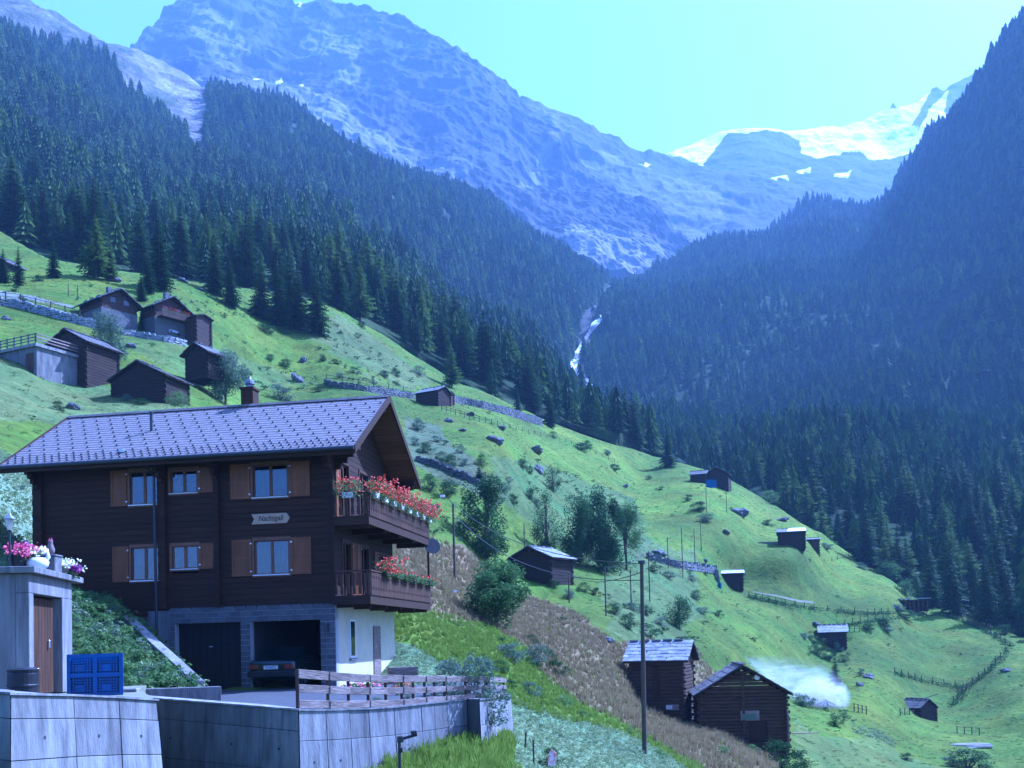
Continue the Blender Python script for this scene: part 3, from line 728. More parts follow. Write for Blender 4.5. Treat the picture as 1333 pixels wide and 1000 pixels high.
mat('pale_car', (0.45, 0.5, 0.55), (0.4, 0.45, 0.5), 3, 0.3, spec=0.6)
mat('cloth_red', (0.6, 0.08, 0.07), (0.75, 0.7, 0.7), 9, 0.9)
mat('door_dark', (0.012, 0.008, 0.006), (0.007, 0.005, 0.004), 4, 0.7)
mat('dull_metal', (0.2, 0.2, 0.2), (0.12, 0.12, 0.12), 8, 0.4, metal=0.7)
def glass_mat():
    m = bpy.data.materials.new('window_glass'); m.use_nodes = True
    n = m.node_tree.nodes; l = m.node_tree.links; n.clear()
    o = n.new('ShaderNodeOutputMaterial'); t = n.new('ShaderNodeBsdfTransparent'); g = n.new('ShaderNodeBsdfGlossy'); g.inputs['Roughness'].default_value = 0.03
    t.inputs['Color'].default_value = (0.6, 0.65, 0.65, 1)
    f = n.new('ShaderNodeFresnel'); f.inputs[0].default_value = 1.5
    a = n.new('ShaderNodeMath'); a.operation = 'MULTIPLY_ADD'; a.inputs[1].default_value = 1.0; a.inputs[2].default_value = 0.03; l.new(f.outputs[0], a.inputs[0])
    x = n.new('ShaderNodeMixShader'); l.new(a.outputs[0], x.inputs[0]); l.new(t.outputs[0], x.inputs[1]); l.new(g.outputs[0], x.inputs[2]); l.new(x.outputs[0], o.inputs[0])
    MATS['window_glass'] = m
glass_mat()

# ------------------------------------------------------------ leaf clusters
def leaf_cloud(n, rx, ry, rz, size, seed, shell=0.5, clumps=14, flat=0.0):
    """many small leaf faces gathered in uneven clumps through a crown"""
    rd = random.Random(seed); v = []; f = []
    cs = []
    for _ in range(clumps):
        zc_ = rd.uniform(-1, .95); a_ = rd.uniform(0, 6.28); r_ = (1 - abs(zc_) ** 2.6) ** .7 * (shell + (1 - shell) * rd.random() ** .6) if zc_ > 0 else (1 - .35 * abs(zc_) ** 2) * (shell + (1 - shell) * rd.random() ** .6)
        cs.append((Vector((math.cos(a_) * rx * r_ * .78, math.sin(a_) * ry * r_ * .78, zc_ * rz * .82)), rd.uniform(.24, .45)))
    for _ in range(n):
        c, s = rd.choice(cs)
        d = Vector((rd.gauss(0, 1), rd.gauss(0, 1), rd.gauss(0, 1))).normalized() * (rd.random() ** 0.45) * s
        p = c + Vector((d.x * rx, d.y * ry, d.z * rz))
        a = Vector((rd.gauss(0, 1), rd.gauss(0, 1), rd.gauss(0, .6))).normalized() * size * rd.uniform(.6, 1.4)
        b = Vector((rd.gauss(0, 1), rd.gauss(0, 1), rd.gauss(0, 1 - flat))).normalized() * size * rd.uniform(.3, .6)
        k = len(v); v += [p - a, p + b, p + a, p - b]; f.append((k, k + 1, k + 2, k + 3))
    return v, f, cs
BUSH = []
for i in range(5):
    v, f, cs = leaf_cloud(1900, 0.5, 0.5, 0.42, 0.03, 300 + i, 0.15, 18)
    v = [(p[0], p[1], max(p[2] + 0.38, 0.0)) for p in v]
    x = MB(); x.v = v; x.f = f; s = MB()
    for c, _ in cs[:8]: s.tube([(0, 0, 0), (c.x * .5, c.y * .5, .2), (c.x, c.y, c.z + .36)], [.022, .014, .006], 5)
    BUSH.append((x, s))
_bc = {}
def bush(px, py, wpx, hpx, m='leaf_dark', label='dense dark green bush on the meadow', name='bush', cat='bush', group=None, pos=None, rd=random):
    p = pos if pos is not None else ground(px, py)
    i = random.randrange(5); k = (i, m)
    if k not in _bc: _bc[k] = (BUSH[i][0].mesh('foliage', m), BUSH[i][1].mesh('stem', 'bark'))
    W_ = wpx * p.y / FPX; H_ = hpx * p.y / FPX
    t = thing(name, label, cat, p - Vector((0, 0, 0.05 * H_)), random.uniform(0, 6), group)
    place('foliage', _bc[k][0], t, (0, 0, -.12 * H_), scale=(W_ * 1.25, W_ * 1.25, H_ * 1.3)); place('stem', _bc[k][1], t, scale=(W_, W_, H_))
    return t
def leafy_tree(px, py, wpx, hpx, m, label, seed, trunk=0.22, n=4200, group=None, leaf=0.032, name='broadleaf_tree', layers=22):
    p = ground(px, py); W_ = wpx * p.y / FPX; H_ = hpx * p.y / FPX
    t = thing(name, label, 'tree', p - Vector((0, 0, 0.1)), 0, group)
    v, f, cs = leaf_cloud(int(n * 1.6), W_ * .68, W_ * .68, H_ * .52, max(0.1, leaf * min(W_, H_)), seed, 0.15, layers)
    cz = H_ * .5; x = MB(); x.v = [(a[0], a[1], a[2] + cz) for a in v]; x.f = f; x.build('crown', m, t)
    s = MB().tube([(0, 0, -.2), (0.02 * W_, 0, H_ * trunk), (0, 0.01, H_ * .85)], [H_ * .022, H_ * .017, H_ * .004], 8)
    for c, _ in cs: s.tube([(0, 0, H_ * random.uniform(trunk * .7, .6)), (c.x * .5, c.y * .5, (cz + c.z) * .8), (c.x, c.y, c.z + cz)], [H_ * .009, H_ * .006, H_ * .002], 5)
    s.build('trunk', 'bark', t)
    return t

# ------------------------------------------------------------ chalet
HR = R(-9.2); HE1 = Vector((math.cos(HR), math.sin(HR), 0)); HE2 = Vector((-math.sin(HR), math.cos(HR), 0))
HZ = -1.38; HC = Vector((P(437, 840, 35.0).x, 35.0, HZ))
def HF(px, py, yl=0.0):
    r_ = ray(px, py); t = (HC.dot(HE2) + yl) / r_.dot(HE2); p = r_ * t
    return (p - HC).dot(HE1), p.z - HZ
def HS(px, py, xl=0.0):
    r_ = ray(px, py); t = (HC.dot(HE1) + xl) / r_.dot(HE1); p = r_ * t
    return (p - HC).dot(HE2), p.z - HZ
WD, DP = 11.0, 7.3
chalet = thing('chalet', 'large dark timber chalet with grey tiled roof and red geranium balconies above the double garage', 'house', HC, HR)
ZB = 2.83; EAVE = 7.93; RIDGE = 10.58; RY = 3.35; YF, YR_ = -1.0, 7.7; SL = (RIDGE - EAVE) / (RY - YF)
def roof_z(y): return RIDGE - SL * abs(y - RY)
# windows on the front: frame box in pixels, which shutters
WIN = [((169, 612, 207, 658), 'L', 'half'), ((222, 611, 257, 643), 'R', 'flowers'), ((329, 604, 375, 648), 'LR', 'full'),  # flowers: the window whose reflections are imitated by yellow clusters
       ((171, 711, 208, 757), 'L', 'half'), ((224, 709, 258, 742), 'R', 'half'), ((331, 702, 377, 749), 'LR', 'full')]
wins = []
for (a, b, c, d), sh, ct in WIN:
    x0, z1 = HF(a, b + 2); x1, z0 = HF(c, d - 2); wins.append((x0, x1, z0, z1, sh, ct))
course = 0.2; top = roof_z(0) - 0.2
beam_me = {}
def beam(x0, x1, z0, z1, y0=0.0, y1=0.22, m='dark_timber'):
    b_ = MB().box(x0, x1, y0, y1, z0 + 0.003, z1 - 0.003)
    return b_.build('beam', m, chalet, bevel=0.008)
z = ZB
while z < top - 0.05:
    z1 = min(z + course, top); segs = [(-WD, 0.0)]
    for (x0, x1, a, b, _, _) in wins:
        if a < z1 - 0.03 and b > z + 0.03:
            ns = []
            for s0, s1 in segs:
                if x1 <= s0 or x0 >= s1: ns.append((s0, s1)); continue
                if x0 > s0: ns.append((s0, x0))
                if x1 < s1: ns.append((x1, s1))
            segs = ns
    for s0, s1 in segs: beam(s0, s1, z, z1)
    # right gable, up into the gable triangle
    z = z1
z = ZB; SIDE_OPEN = []
for px0, py0, px1, py1 in ((451, 712, 463, 786), (474, 710, 486, 786), (494, 712, 508, 786)):
    pass
SIDE_OPEN = [(0.9, 1.75, 2.95, 5.0), (3.0, 3.9, 2.95, 5.0), (5.2, 6.1, 3.4, 4.9), (0.8, 1.7, 5.75, 7.75), (3.0, 4.0, 5.75, 7.75), (5.3, 6.2, 6.1, 7.6)]
while z < RIDGE - 0.35:
    z1 = z + course; y0, y1 = 0.222, DP
    if roof_z(0.0) - 0.2 < z1:
        y0 = max(0.222, RY - (RIDGE - 0.22 - z1) / SL); y1 = min(DP, RY + (RIDGE - 0.22 - z1) / SL)
    segs = [(y0, y1)]
    for (a, b, c, d) in SIDE_OPEN:
        if c < z1 - .03 and d > z + .03:
            ns = []
            for s0, s1 in segs:
                if b <= s0 or a >= s1: ns.append((s0, s1)); continue
                if a > s0: ns.append((s0, a))
                if b < s1: ns.append((b, s1))
            segs = ns
    for s0, s1 in segs:
        if s1 - s0 > 0.1:
            MB().box(-0.22, 0.0, s0, s1, z + .003, z1 - .003).build('beam', 'dark_timber', chalet, bevel=.008)
            if z1 < top: pass
    z = z1
# added black core blocks light behind the beams, left gable and back wall
MB().box(-WD + .02, -.24, .6, DP - .02, ZB, top - .1).build('light_block_core', 'black_void', chalet)
MB().prism([(-WD, 0.23, ZB), (-WD, DP, ZB), (-WD, DP, roof_z(DP) - .25), (-WD, RY, RIDGE - .25), (-WD, 0.23, top)], (0.2, 0, 0)).build('left_gable_wall', 'dark_timber', chalet)
MB().box(-WD + .21, -.23, DP - .2, DP, ZB, roof_z(DP) - .3).build('back_wall', 'dark_timber', chalet)
MB().box(-WD + .21, -.23, .23, .34, ZB, ZB + .02).build('floor_edge', 'dark_timber', chalet)
# vertical posts of crossing log ends
for pxa, wd in ((52, .34), (213, .26), (284, .2), (433, .2)):
    xc, _ = HF(pxa, 700)
    o = thing_part = None
    b_ = MB()
    z = ZB - .02; k = 0
    while z < top:
        dpt = .17 + .02 * (k % 2); b_.box(xc - wd / 2, xc + wd / 2, -dpt, 0.0 - .003, z + .004, z + course - .004); z += course; k += 1
    b_.build('log_end_post', 'dark_timber', chalet)
# small bracket steps under the eave at the posts
for pxa in (52, 213, 284, 433):
    xc, _ = HF(pxa, 700)
    for k in range(4): MB().box(xc - .09, xc + .09, -.28 - .16 * k, -.19, top - 1.15 + .17 * k, top - .99 + .17 * k).build('eave_bracket', 'dark_timber', chalet, bevel=.01)
# wall plate, purlins
for yy in (-.16, 0.25, RY, DP - .1):
    zz = roof_z(yy) - .30
    MB().box(-WD - .75, 1.02, yy - .1, yy + .1, zz - .12, zz + .06).build('purlin', 'dark_timber', chalet, bevel=.01)
for yy in (0.12, RY, DP - .12):      # stepped corbels carrying the purlins on both gables
    zz = roof_z(yy) - .42
    for k in range(4):
        MB().box(0.003, .95 - .22 * k, yy - .09, yy + .09, zz - .2 * (k + 1), zz - .2 * k - .006).build('corbel', 'dark_timber', chalet, bevel=.01)
        MB().box(-WD - .7 + .2 * k, -WD - .003, yy - .09, yy + .09, zz - .2 * (k + 1), zz - .2 * k - .006).build('corbel', 'dark_timber', chalet, bevel=.01)
# roof: boards, tiles, snow guards, verge, gutter
X0, X1 = -WD - .8, 1.1
for (ya, yb, nm) in ((YF, RY, 'front'), (YR_, RY, 'rear')):
    pts = [(X0, ya, roof_z(ya) - .06), (X0, yb, roof_z(yb) - .06), (X0, yb, roof_z(yb) - .17), (X0, ya, roof_z(ya) - .17)]
    rs = MB().prism(pts, (X1 - X0, 0, 0)).build('roof_boarding', 'soffit_wood', chalet)
    nrow = 21; ncol = 46; tw = (X1 - X0) / ncol; tb_ = MB(); rdt = random.Random(5)
    for r_ in range(nrow):
        s0, s1 = r_ / nrow, (r_ + 1) / nrow + .012
        y0, y1 = ya + (yb - ya) * s0, ya + (yb - ya) * min(s1, 1); off = (r_ % 2) * tw / 2
        for c_ in range(-1, ncol):
            a = X0 + c_ * tw + off + .002; b = a + tw - .004
            a = max(a, X0); b = min(b, X1)
            if b - a < .03: continue
            j = rdt.uniform(-.002, .002)
            za0, zb0 = roof_z(y0) - .008 + j, roof_z(y1) - .026 + j
            n0 = len(tb_.v)
            tb_.v += [(a, y0, za0), (b, y0, za0), (b, y1, zb0), (a, y1, zb0), (a, y0, za0 - .034), (b, y0, za0 - .034), (b, y1, zb0 - .02), (a, y1, zb0 - .02)]
            tb_.f += [(n0, n0 + 1, n0 + 2, n0 + 3), (n0, n0 + 4, n0 + 5, n0 + 1), (n0, n0 + 3, n0 + 7, n0 + 4), (n0 + 1, n0 + 5, n0 + 6, n0 + 2)]
    tl = tb_.build('roof_tiles', 'roof_tile', chalet); tag(tl, kind='stuff')
    if nm == 'front':
        sg = MB()
        for r_ in range(1, nrow):
            s0 = r_ / nrow; y0 = ya + (yb - ya) * s0
            dense = r_ <= 3
            step = 1 if dense else 2
            if not dense and r_ % 2: continue
            for c_ in range(0, ncol, step):
                xx = X0 + (c_ + .5 + ((r_ % 2) * .5 if dense else (r_ // 2 % 2) * 1.0)) * tw
                if xx < X1 - .1: sg.box(xx - .03, xx + .03, y0 - .05, y0 - .02, roof_z(y0) - .02, roof_z(y0) + .025)
        tag(sg.build('snow_guards', 'dark_metal', tl), kind='stuff')
for k in range(33):
    a = X0 + (X1 - X0) * k / 33
    MB().prism([(a, RY - .16, RIDGE - .06), (a, RY - .09, RIDGE + .035), (a, RY + .09, RIDGE + .035), (a, RY + .16, RIDGE - .06)], ((X1 - X0) / 33 - .012, 0, 0)).build('ridge_tile', 'roof_tile', chalet)
for xx in (X0 - .05, X1 + .005):
    for ya in (YF, YR_):
        MB().prism([(xx, ya, roof_z(ya) + .03), (xx, RY, RIDGE + .05), (xx, RY, RIDGE - .22), (xx, ya, roof_z(ya) - .24)], (.045, 0, 0)).build('verge_board', 'dark_timber', chalet)
gt = MB()
MB().tube([(X0, YF - .08, EAVE - .06), (X1 + .02, YF - .08, EAVE - .06)], .075, 10).build('gutter', 'dark_metal', chalet)
MB().box(X0, X1, YF - .004, YF + .03, EAVE - .25, EAVE - .09).build('fascia_board', 'dark_timber', chalet)
MB().tube([(X0, YR_ + .08, EAVE - .06), (X1 + .02, YR_ + .08, EAVE - .06)], .075, 8).build('gutter', 'dark_metal', chalet)
xd, _ = HF(206, 640)
MB().tube([(xd, YF - .05, EAVE - .1), (xd, -.3, EAVE - .5), (xd, -.24, ZB + .05), (xd, -.24, ZB - 1.2)], .05, 8).build('downpipe', 'dark_metal', chalet)
# soffit boards seen under the gable overhang
for ya, sgn in ((YF, 1), (YR_, -1)):
    n_ = 14
    for k in range(n_):
        y0 = ya + (RY - ya) * k / n_; y1 = ya + (RY - ya) * (k + 1) / n_ - sgn * .012
        MB().prism([(.03, y0, roof_z(y0) - .174), (.03, y1, roof_z(y1) - .174), (.03, y1, roof_z(y1) - .195), (.03, y0, roof_z(y0) - .195)], (1.05, 0, 0)).build('soffit_board', 'soffit_wood', chalet)
# chimney with cowl on the ridge, vent pipe, small vent
xc, zc_ = HF(325, 523, RY + .2)
ch = MB().box(xc - .24, xc + .24, RY - .05, RY + .5, RIDGE - .3, RIDGE + .62).box(xc - .28, xc + .28, RY - .09, RY + .54, RIDGE + .62, RIDGE + .7).build('chimney', 'dark_timber', chalet)
MB().lathe([(.14, 0), (.14, .12), (.19, .16), (.17, .28), (.08, .36), (.03, .46)], (xc, RY + .22, RIDGE + .7), 12).build('cowl', 'dull_metal', ch)
yv = 1.45; xv, _ = HF(197, 556, yv)
MB().tube([(xv, yv, roof_z(yv) - .1), (xv, yv, roof_z(yv) + .62)], .055, 8).tube([(xv, yv, roof_z(yv) + .6), (xv, yv, roof_z(yv) + .68)], .08, 8).build('vent_pipe', 'dark_metal', chalet)
yv = -.35; xv, _ = HF(159, 586, yv)
MB().lathe([(.11, -.03), (.11, .06), (.06, .1)], (xv, yv, roof_z(yv)), 10).build('roof_vent', 'bright_metal', chalet)

def window(x0, x1, z0, z1, shutters, ct, side=False, parent=chalet, wood='window_wood'):
    """frame flush with the beams, two sashes with panes set back, curtain behind, pale sill; side=True puts it in the x=0 wall"""
    Mx = Matrix.Rotation(PI / 2, 4, 'Z') if side else Matrix.Identity(4)
    w_ = x1 - x0
    def bx(b_, *a): return b_.box(*a, M=Mx)
    fr = MB()
    for a in ((x0 - .07, x1 + .07, z1 - .01, z1 + .1), (x0 - .07, x1 + .07, z0 - .08, z0), (x0 - .09, x0 + .0, z0, z1 - .011), (x1 - .0, x1 + .09, z0, z1 - .011)):
        bx(fr, a[0], a[1], -.035, .06, a[2], a[3])
    F_ = fr.build('window', wood, parent)
    xm = (x0 + x1) / 2
    for (a, b) in ((x0, xm), (xm, x1)):
        s = MB(); t_ = .05
        bx(s, a + .002, b - .002, .03, .08, z0 + .001, z0 + t_); bx(s, a + .002, b - .002, .03, .08, z1 - t_, z1 - .012)
        bx(s, a + .002, a + t_, .03, .08, z0 + t_, z1 - t_); bx(s, b - t_, b - .002, .03, .08, z0 + t_, z1 - t_)
        s.build('sash', wood, F_)
        g = MB(); bx(g, a + t_, b - t_, .055, .06, z0 + t_, z1 - t_); g.build('pane', 'window_glass', F_)
    bk = MB(); bx(bk, x0, x1, .45, .5, z0, z1); bk.build('dark_room_sheet', 'black_void', F_)  # black sheet and black reveals stand in for the unlit room
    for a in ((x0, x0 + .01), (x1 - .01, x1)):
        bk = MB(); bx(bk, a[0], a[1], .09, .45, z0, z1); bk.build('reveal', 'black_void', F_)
    # curtain: pleated sheet, lower part open where the photo shows the dark room
    lo, hi = {'half': (.42, .97), 'full': (.25, .82), 'flowers': (.02, .3)}[ct]
    cv = []; N = 40
    for i in range(N + 1):
        xx = x0 + .03 + (w_ - .06) * i / N; yy = .16 + .025 * math.sin(i * 1.9)
        zl = z0 + (z1 - z0) * (lo + .05 * abs(math.sin(i * .8)))
        cv += [Mx @ Vector((xx, yy, zl)), Mx @ Vector((xx, yy, z0 + (z1 - z0) * hi))]
    c = MB().add(cv, [(2 * i, 2 * i + 2, 2 * i + 3, 2 * i + 1) for i in range(N)]); c.build('curtain', 'curtain', F_)
    s = MB(); bx(s, x0 - .03, x1 + .03, -.11, -.037, z0 - .035, z0 + .0); s.build('sill', 'white_paint', F_)
    for sd in shutters:
        sw = w_ * .56; a = x0 - .1 - sw if sd == 'L' else x1 + .1
        s = MB(); bx(s, a, a + sw, -.05, -.012, z0 - .03, z1 + .05)
        S_ = s.build('shutter', 'orange_timber', parent)
        r_ = MB()
        for q in ((a, a + .07, z0 - .03, z1 + .05), (a + sw - .07, a + sw, z0 - .03, z1 + .05), (a + .071, a + sw - .071, z0 - .03, z0 + .05), (a + .071, a + sw - .071, z1 - .03, z1 + .05), (a + .071, a + sw - .071, (z0 + z1) / 2 - .035, (z0 + z1) / 2 + .035)):
            bx(r_, q[0], q[1], -.068, -.051, q[2], q[3])
        r_.build('shutter_frame', 'orange_timber', S_)
        hx = a + sw if sd == 'L' else a
        h = MB()
        for hz_ in (z0 + .12, z1 - .1): bx(h, hx - .03, hx + .03, -.085, -.069, hz_ - .02, hz_ + .02)
        h.build('hinge', 'bright_metal', S_)
    return F_
for (x0, x1, z0, z1, sh, ct) in wins: window(x0, x1, z0, z1, sh, ct)
for i, (a, b, c, d) in enumerate(SIDE_OPEN):
    # same builder turned into the gable: its x axis becomes y, its -y axis becomes +x
    window(a, b, c, d, 'LR' if i in (2, 5) else ('R' if i in (0, 4) else 'L'), 'full' if i % 2 else 'half', side=True, wood='brown_timber')
# reflections imitated in the upper small window: yellow clusters added behind the glass
v, f, _ = leaf_cloud(260, .3, .05, .14, .035, 12); x0, x1, z0, z1 = wins[1][:4]
for k, cx_ in enumerate((x0 + .28, x1 - .25)):
    q = MB(); q.v = [(p[0] * .8 + cx_, p[1] + .13, p[2] + z0 + .34) for p in v]; q.f = f; o = q.build('window_reflection', 'reflected_yellow', chalet)
# sign with swallow-tail left end and pointed right end
xs0, zs1 = HF(328, 670); xs1, _ = HF(378, 672); _, zs0 = HF(330, 683)
zm = (zs0 + zs1) / 2
sg = MB().prism([(xs0, -.06, zs0), (xs1 - .12, -.06, zs0), (xs1, -.06, zm), (xs1 - .12, -.06, zs1), (xs0, -.06, zs1), (xs0 + .1, -.06, zm)], (0, .035, 0)).build('name_sign', 'sign_wood', chalet)
def text(body, size, m, parent, loc, rot=(PI / 2, 0, 0), name='lettering', depth=.004, shear=.0, ext=1.0):
    cu = bpy.data.curves.new(name, 'FONT'); cu.body = body; cu.size = size; cu.extrude = depth; cu.align_x = 'CENTER'; cu.align_y = 'CENTER'; cu.shear = shear
    o = bpy.data.objects.new(name, cu)
    C.objects.link(o); dg = bpy.context.evaluated_depsgraph_get(); me = bpy.data.meshes.new_from_object(o.evaluated_get(dg)); C.objects.unlink(o); bpy.data.objects.remove(o)
    me.materials.clear(); me.materials.append(MATS[m])
    r_ = bpy.data.objects.new(name, me); C.objects.link(r_); r_.parent = parent; r_.location = loc; r_.rotation_euler = rot; r_.scale = (ext, 1, 1); return r_
text('Nachtigall', .27, 'lettering', sg, ((xs0 + xs1) / 2, -.066, zm + .01), shear=.25, ext=.82)

# ground floor: block facing with two garage openings
gx = lambda p: HF(p, 850)[0]
GL0, GL1, GR0, GR1 = gx(229), gx(314), gx(327), gx(418)
GT = HF(370, 808)[1]
LB = gx(222)
bw, bh = .40, .185; rdb = random.Random(3)
blk = [MB().box(0, bw - .03, -.035, .0, 0, bh - .028).mesh('block', 'block_stone', bevel=.008), MB().box(0, bw / 2 - .03, -.035, .0, 0, bh - .028).mesh('block', 'block_stone', bevel=.008)]
def blocks(x0, x1, z0, z1, ph):
    z = z0; r_ = ph
    while z < z1 - .05:
        x = x0 - (bw / 2 if r_ % 2 else 0)
        while x < x1 - .04:
            a, b = max(x, x0), min(x + bw, x1)
            if b - a > .1:
                if b - a > bw - .01: me_ = blk[0]; 
                elif abs(b - a - bw / 2) < .02: me_ = blk[1]
                else: me_ = MB().box(0, b - a - .03, -.035, 0, 0, bh - .028).mesh('block', 'block_stone', bevel=.008)
                place('block', me_, chalet, (a + .015, -.012 + rdb.uniform(-.006, .004), z + .014))
            x += bw
        z += bh; r_ += 1
for (a, b, c, d) in ((LB, 0.02, GT, ZB - .02), (GL1, GR0, 0.0, GT - .001), (GR1, 0.02, 0.0, GT - .001), (LB, GL0, 0.0, GT - .001)):
    MB().box(a, b, -.012, .26, c, d - .002 if d == ZB - .02 else d).build('mortar_bed', 'mortar', chalet); blocks(a, b, c, d, 0)
MB().box(-WD, LB - .003, 0.0, .25, -.3, ZB - .01).build('foundation_wall', 'stained_shaded_concrete', chalet)
MB().box(-WD, 0.0, -.03, .235, ZB - .06, ZB - .0).build('sole_plate', 'dark_timber', chalet)
# side wall in cream plaster with tall window and door
MB().box(-.25, .0, .262, DP, -.4, ZB - .07).build('plaster_wall', 'cream_plaster', chalet)
MB().box(-WD, -.26, DP - .25, DP, -.4, ZB - .07).build('plaster_wall', 'cream_plaster', chalet)
w1 = MB().box(.002, .03, 1.5, 2.1, .95, 2.3).build('wall_window', 'white_paint', chalet)
MB().box(.031, .036, 1.57, 2.03, 1.02, 2.23).build('pane', 'window_glass', w1); MB().box(.0, .08, 1.42, 2.18, .86, .93).build('sill', 'concrete', w1)
dr = MB().box(.002, .04, 4.3, 5.2, -.05, 2.1).build('side_door', 'weathered_wood', chalet)
MB().box(.041, .07, 5.0, 5.04, 1.0, 1.12).build('handle', 'bright_metal', dr)
# garage room: walls and ceiling coloured near black for its inner shade
MB().box(-WD + .2, -.26, DP - .6, DP - .5, 0, ZB - .1).build('garage_back_wall', 'joint_and_shade_dark', chalet)
MB().box(GL1 + .1, GR0 - .1, .27, DP - .6, 0, ZB - .1).build('garage_middle_wall', 'joint_and_shade_dark', chalet)
MB().box(-WD, -.26, .27, DP, ZB - .09, ZB - .015).build('garage_ceiling', 'joint_and_shade_dark', chalet)
MB().box(-WD, -.02, 0.0, DP, -.35, -.02).build('garage_floor', 'stained_shaded_concrete', chalet)
gd = MB()
g_ = MB().box(GL0 + .005, GL1 - .005, .26, .29, 0, GT - .01).build('garage_door', 'door_dark', chalet)  # door coloured near black to carry the shade of its recess
for k in range(9):
    a = GL0 + .02 + (GL1 - GL0 - .04) * k / 9
    MB().box(a, a + (GL1 - GL0 - .04) / 9 - .02, .235, .258, .03, GT - .04).build('door_board', 'door_dark', g_)
MB().box((GL0 + GL1) / 2 - .06, (GL0 + GL1) / 2 + .06, .2, .234, 1.45, 1.49).build('handle', 'bright_metal', g_)
lan = MB().box((GR1 + .0) / 2 - .05, (GR1) / 2 + .05, -.2, -.05, 1.85, 2.15).build('wall_lantern', 'dark_metal', chalet)

# ---- balconies
BX = 1.25; BY0, BY1 = -.12, 8.25
def balcony(zf, rail_h, panel_m, y1=BY1):
    MB().box(.003, BX, BY0, y1, zf - .14, zf).build('balcony_floor', 'brown_timber', chalet)
    MB().box(BX + .001, BX + .05, BY0 - .04, y1 + .04, zf - .24, zf + .06).build('edge_board', 'dark_timber', chalet)
    MB().box(.003, BX, BY0 - .045, BY0 - .001, zf - .24, zf + .06).build('edge_board', 'dark_timber', chalet)
    for k in range(5):
        yy = BY0 + .3 + (y1 - BY0 - .6) * k / 4; MB().box(.003, BX - .05, yy - .07, yy + .07, zf - .33, zf - .141).build('joist', 'dark_timber', chalet)
    zt = zf + rail_h
    MB().box(BX - .02, BX + .09, BY0 - .07, y1 + .05, zt, zt + .05).build('handrail', 'brown_timber', chalet)
    MB().box(.003, BX - .021, BY0 - .07, BY0 + .04, zt, zt + .05).build('handrail', 'brown_timber', chalet)
    n_ = 6; bm_ = MB().prism([(-.055, 0, 0), (.055, 0, 0), (.055, 0, .25), (.03, 0, .33), (.055, 0, .45), (.055, 0, rail_h - .15), (-.055, 0, rail_h - .15), (-.055, 0, .45), (-.03, 0, .33), (-.055, 0, .25)], (0, .03, 0)).mesh('baluster', 'brown_timber')
    for k in range(n_): place('baluster', bm_, chalet, (.1 + (BX - .2) * k / (n_ - 1), BY0 - .03, zf + .1))
    # the long side: wide carved boards, close together, with cut-outs between
    nb = 42; st = (y1 - BY0) / nb
    pm_ = MB().prism([(0, -st / 2 + .008, 0), (0, st / 2 - .008, 0), (0, st / 2 - .008, .16), (0, st / 2 - .045, .22), (0, st / 2 - .008, .30), (0, st / 2 - .008, rail_h * .62), (0, st / 2 - .05, rail_h * .7), (0, st / 2 - .008, rail_h * .78), (0, st / 2 - .008, rail_h - .1),
                      (0, -st / 2 + .008, rail_h - .1), (0, -st / 2 + .008, rail_h * .78), (0, -st / 2 + .05, rail_h * .7), (0, -st / 2 + .008, rail_h * .62), (0, -st / 2 + .008, .30), (0, -st / 2 + .045, .22), (0, -st / 2 + .008, .16)], (.03, 0, 0)).mesh('balcony_board', panel_m)
    for k in range(nb): place('balcony_board', pm_, chalet, (BX + .052, BY0 + st * (k + .5), zf + .06))
    for k in range(8):
        yy = BY0 + (y1 - BY0) * k / 7
        MB().box(BX - .03, BX + .045, yy - .04, yy + .04, zf, zt - .002).build('balcony_post', 'brown_timber', chalet)
UF, LF = 5.68, 3.0
balcony(UF, .80, 'brown_timber'); balcony(LF, .86, 'brown_timber')
MB().box(BX - .02, BX + .06, BY1 - .1, BY1 - .02, LF + .9, UF - .15).build('corner_post', 'dark_timber', chalet)
dsh = MB().lathe([(.02, 0), (.18, .03), (.31, .09), (.34, .12)], (0, 0, 0), 18).build('satellite_dish', 'dark_metal', chalet)
dsh.location = (BX + .15, BY1 + .05, UF - .3); dsh.rotation_euler = (R(75), 0, R(30))
MB().box(-WD + .6, -WD + 4.2, -1.2, -.001, ZB - .25, ZB - .07).build('entrance_deck', 'dark_timber', chalet)

# geraniums
def flower_mesh(seed, L, n_leaf, n_fl, hgt, petals, spread=.17):
    rd = random.Random(seed); lv = MB(); fl_ = MB()
    for _ in range(n_leaf):
        p = Vector((rd.gauss(0, spread * .8), rd.uniform(-L / 2, L / 2), rd.uniform(-.12, hgt))); a = Vector((rd.gauss(0, 1), rd.gauss(0, 1), rd.gauss(0, .7))).normalized() * .035; b = a.orthogonal().normalized() * .03
        lv.add([p - a, p + b, p + a, p - b], [(0, 1, 2, 3)])
    for _ in range(n_fl):
        p = Vector((rd.gauss(.05, spread), rd.uniform(-L / 2, L / 2), rd.uniform(0.02, hgt + .1)))
        for _ in range(9):
            q = p + Vector((rd.gauss(0, .028), rd.gauss(0, .028), rd.gauss(0, .024))); a = Vector((rd.gauss(0, 1), rd.gauss(0, 1), rd.gauss(0, 1))).normalized() * .026; b = a.orthogonal().normalized() * .022
            fl_.add([q - a, q + b, q + a, q - b], [(0, 1, 2, 3)])
    return lv.mesh('leaves', 'leaf_green'), fl_.mesh('blossoms', petals)
dbox_me = MB().box(-.08, .08, -.42, .42, -.1, .05).mesh('box', 'dark_timber', bevel=.01)
box_me = MB().box(-.08, .08, -.2, .2, -.14, .05).mesh('box', 'white_paint', bevel=.01)
fms = [flower_mesh(400 + i, 1.0, 560, 85, .42, 'red_petals', .2) for i in range(3)]
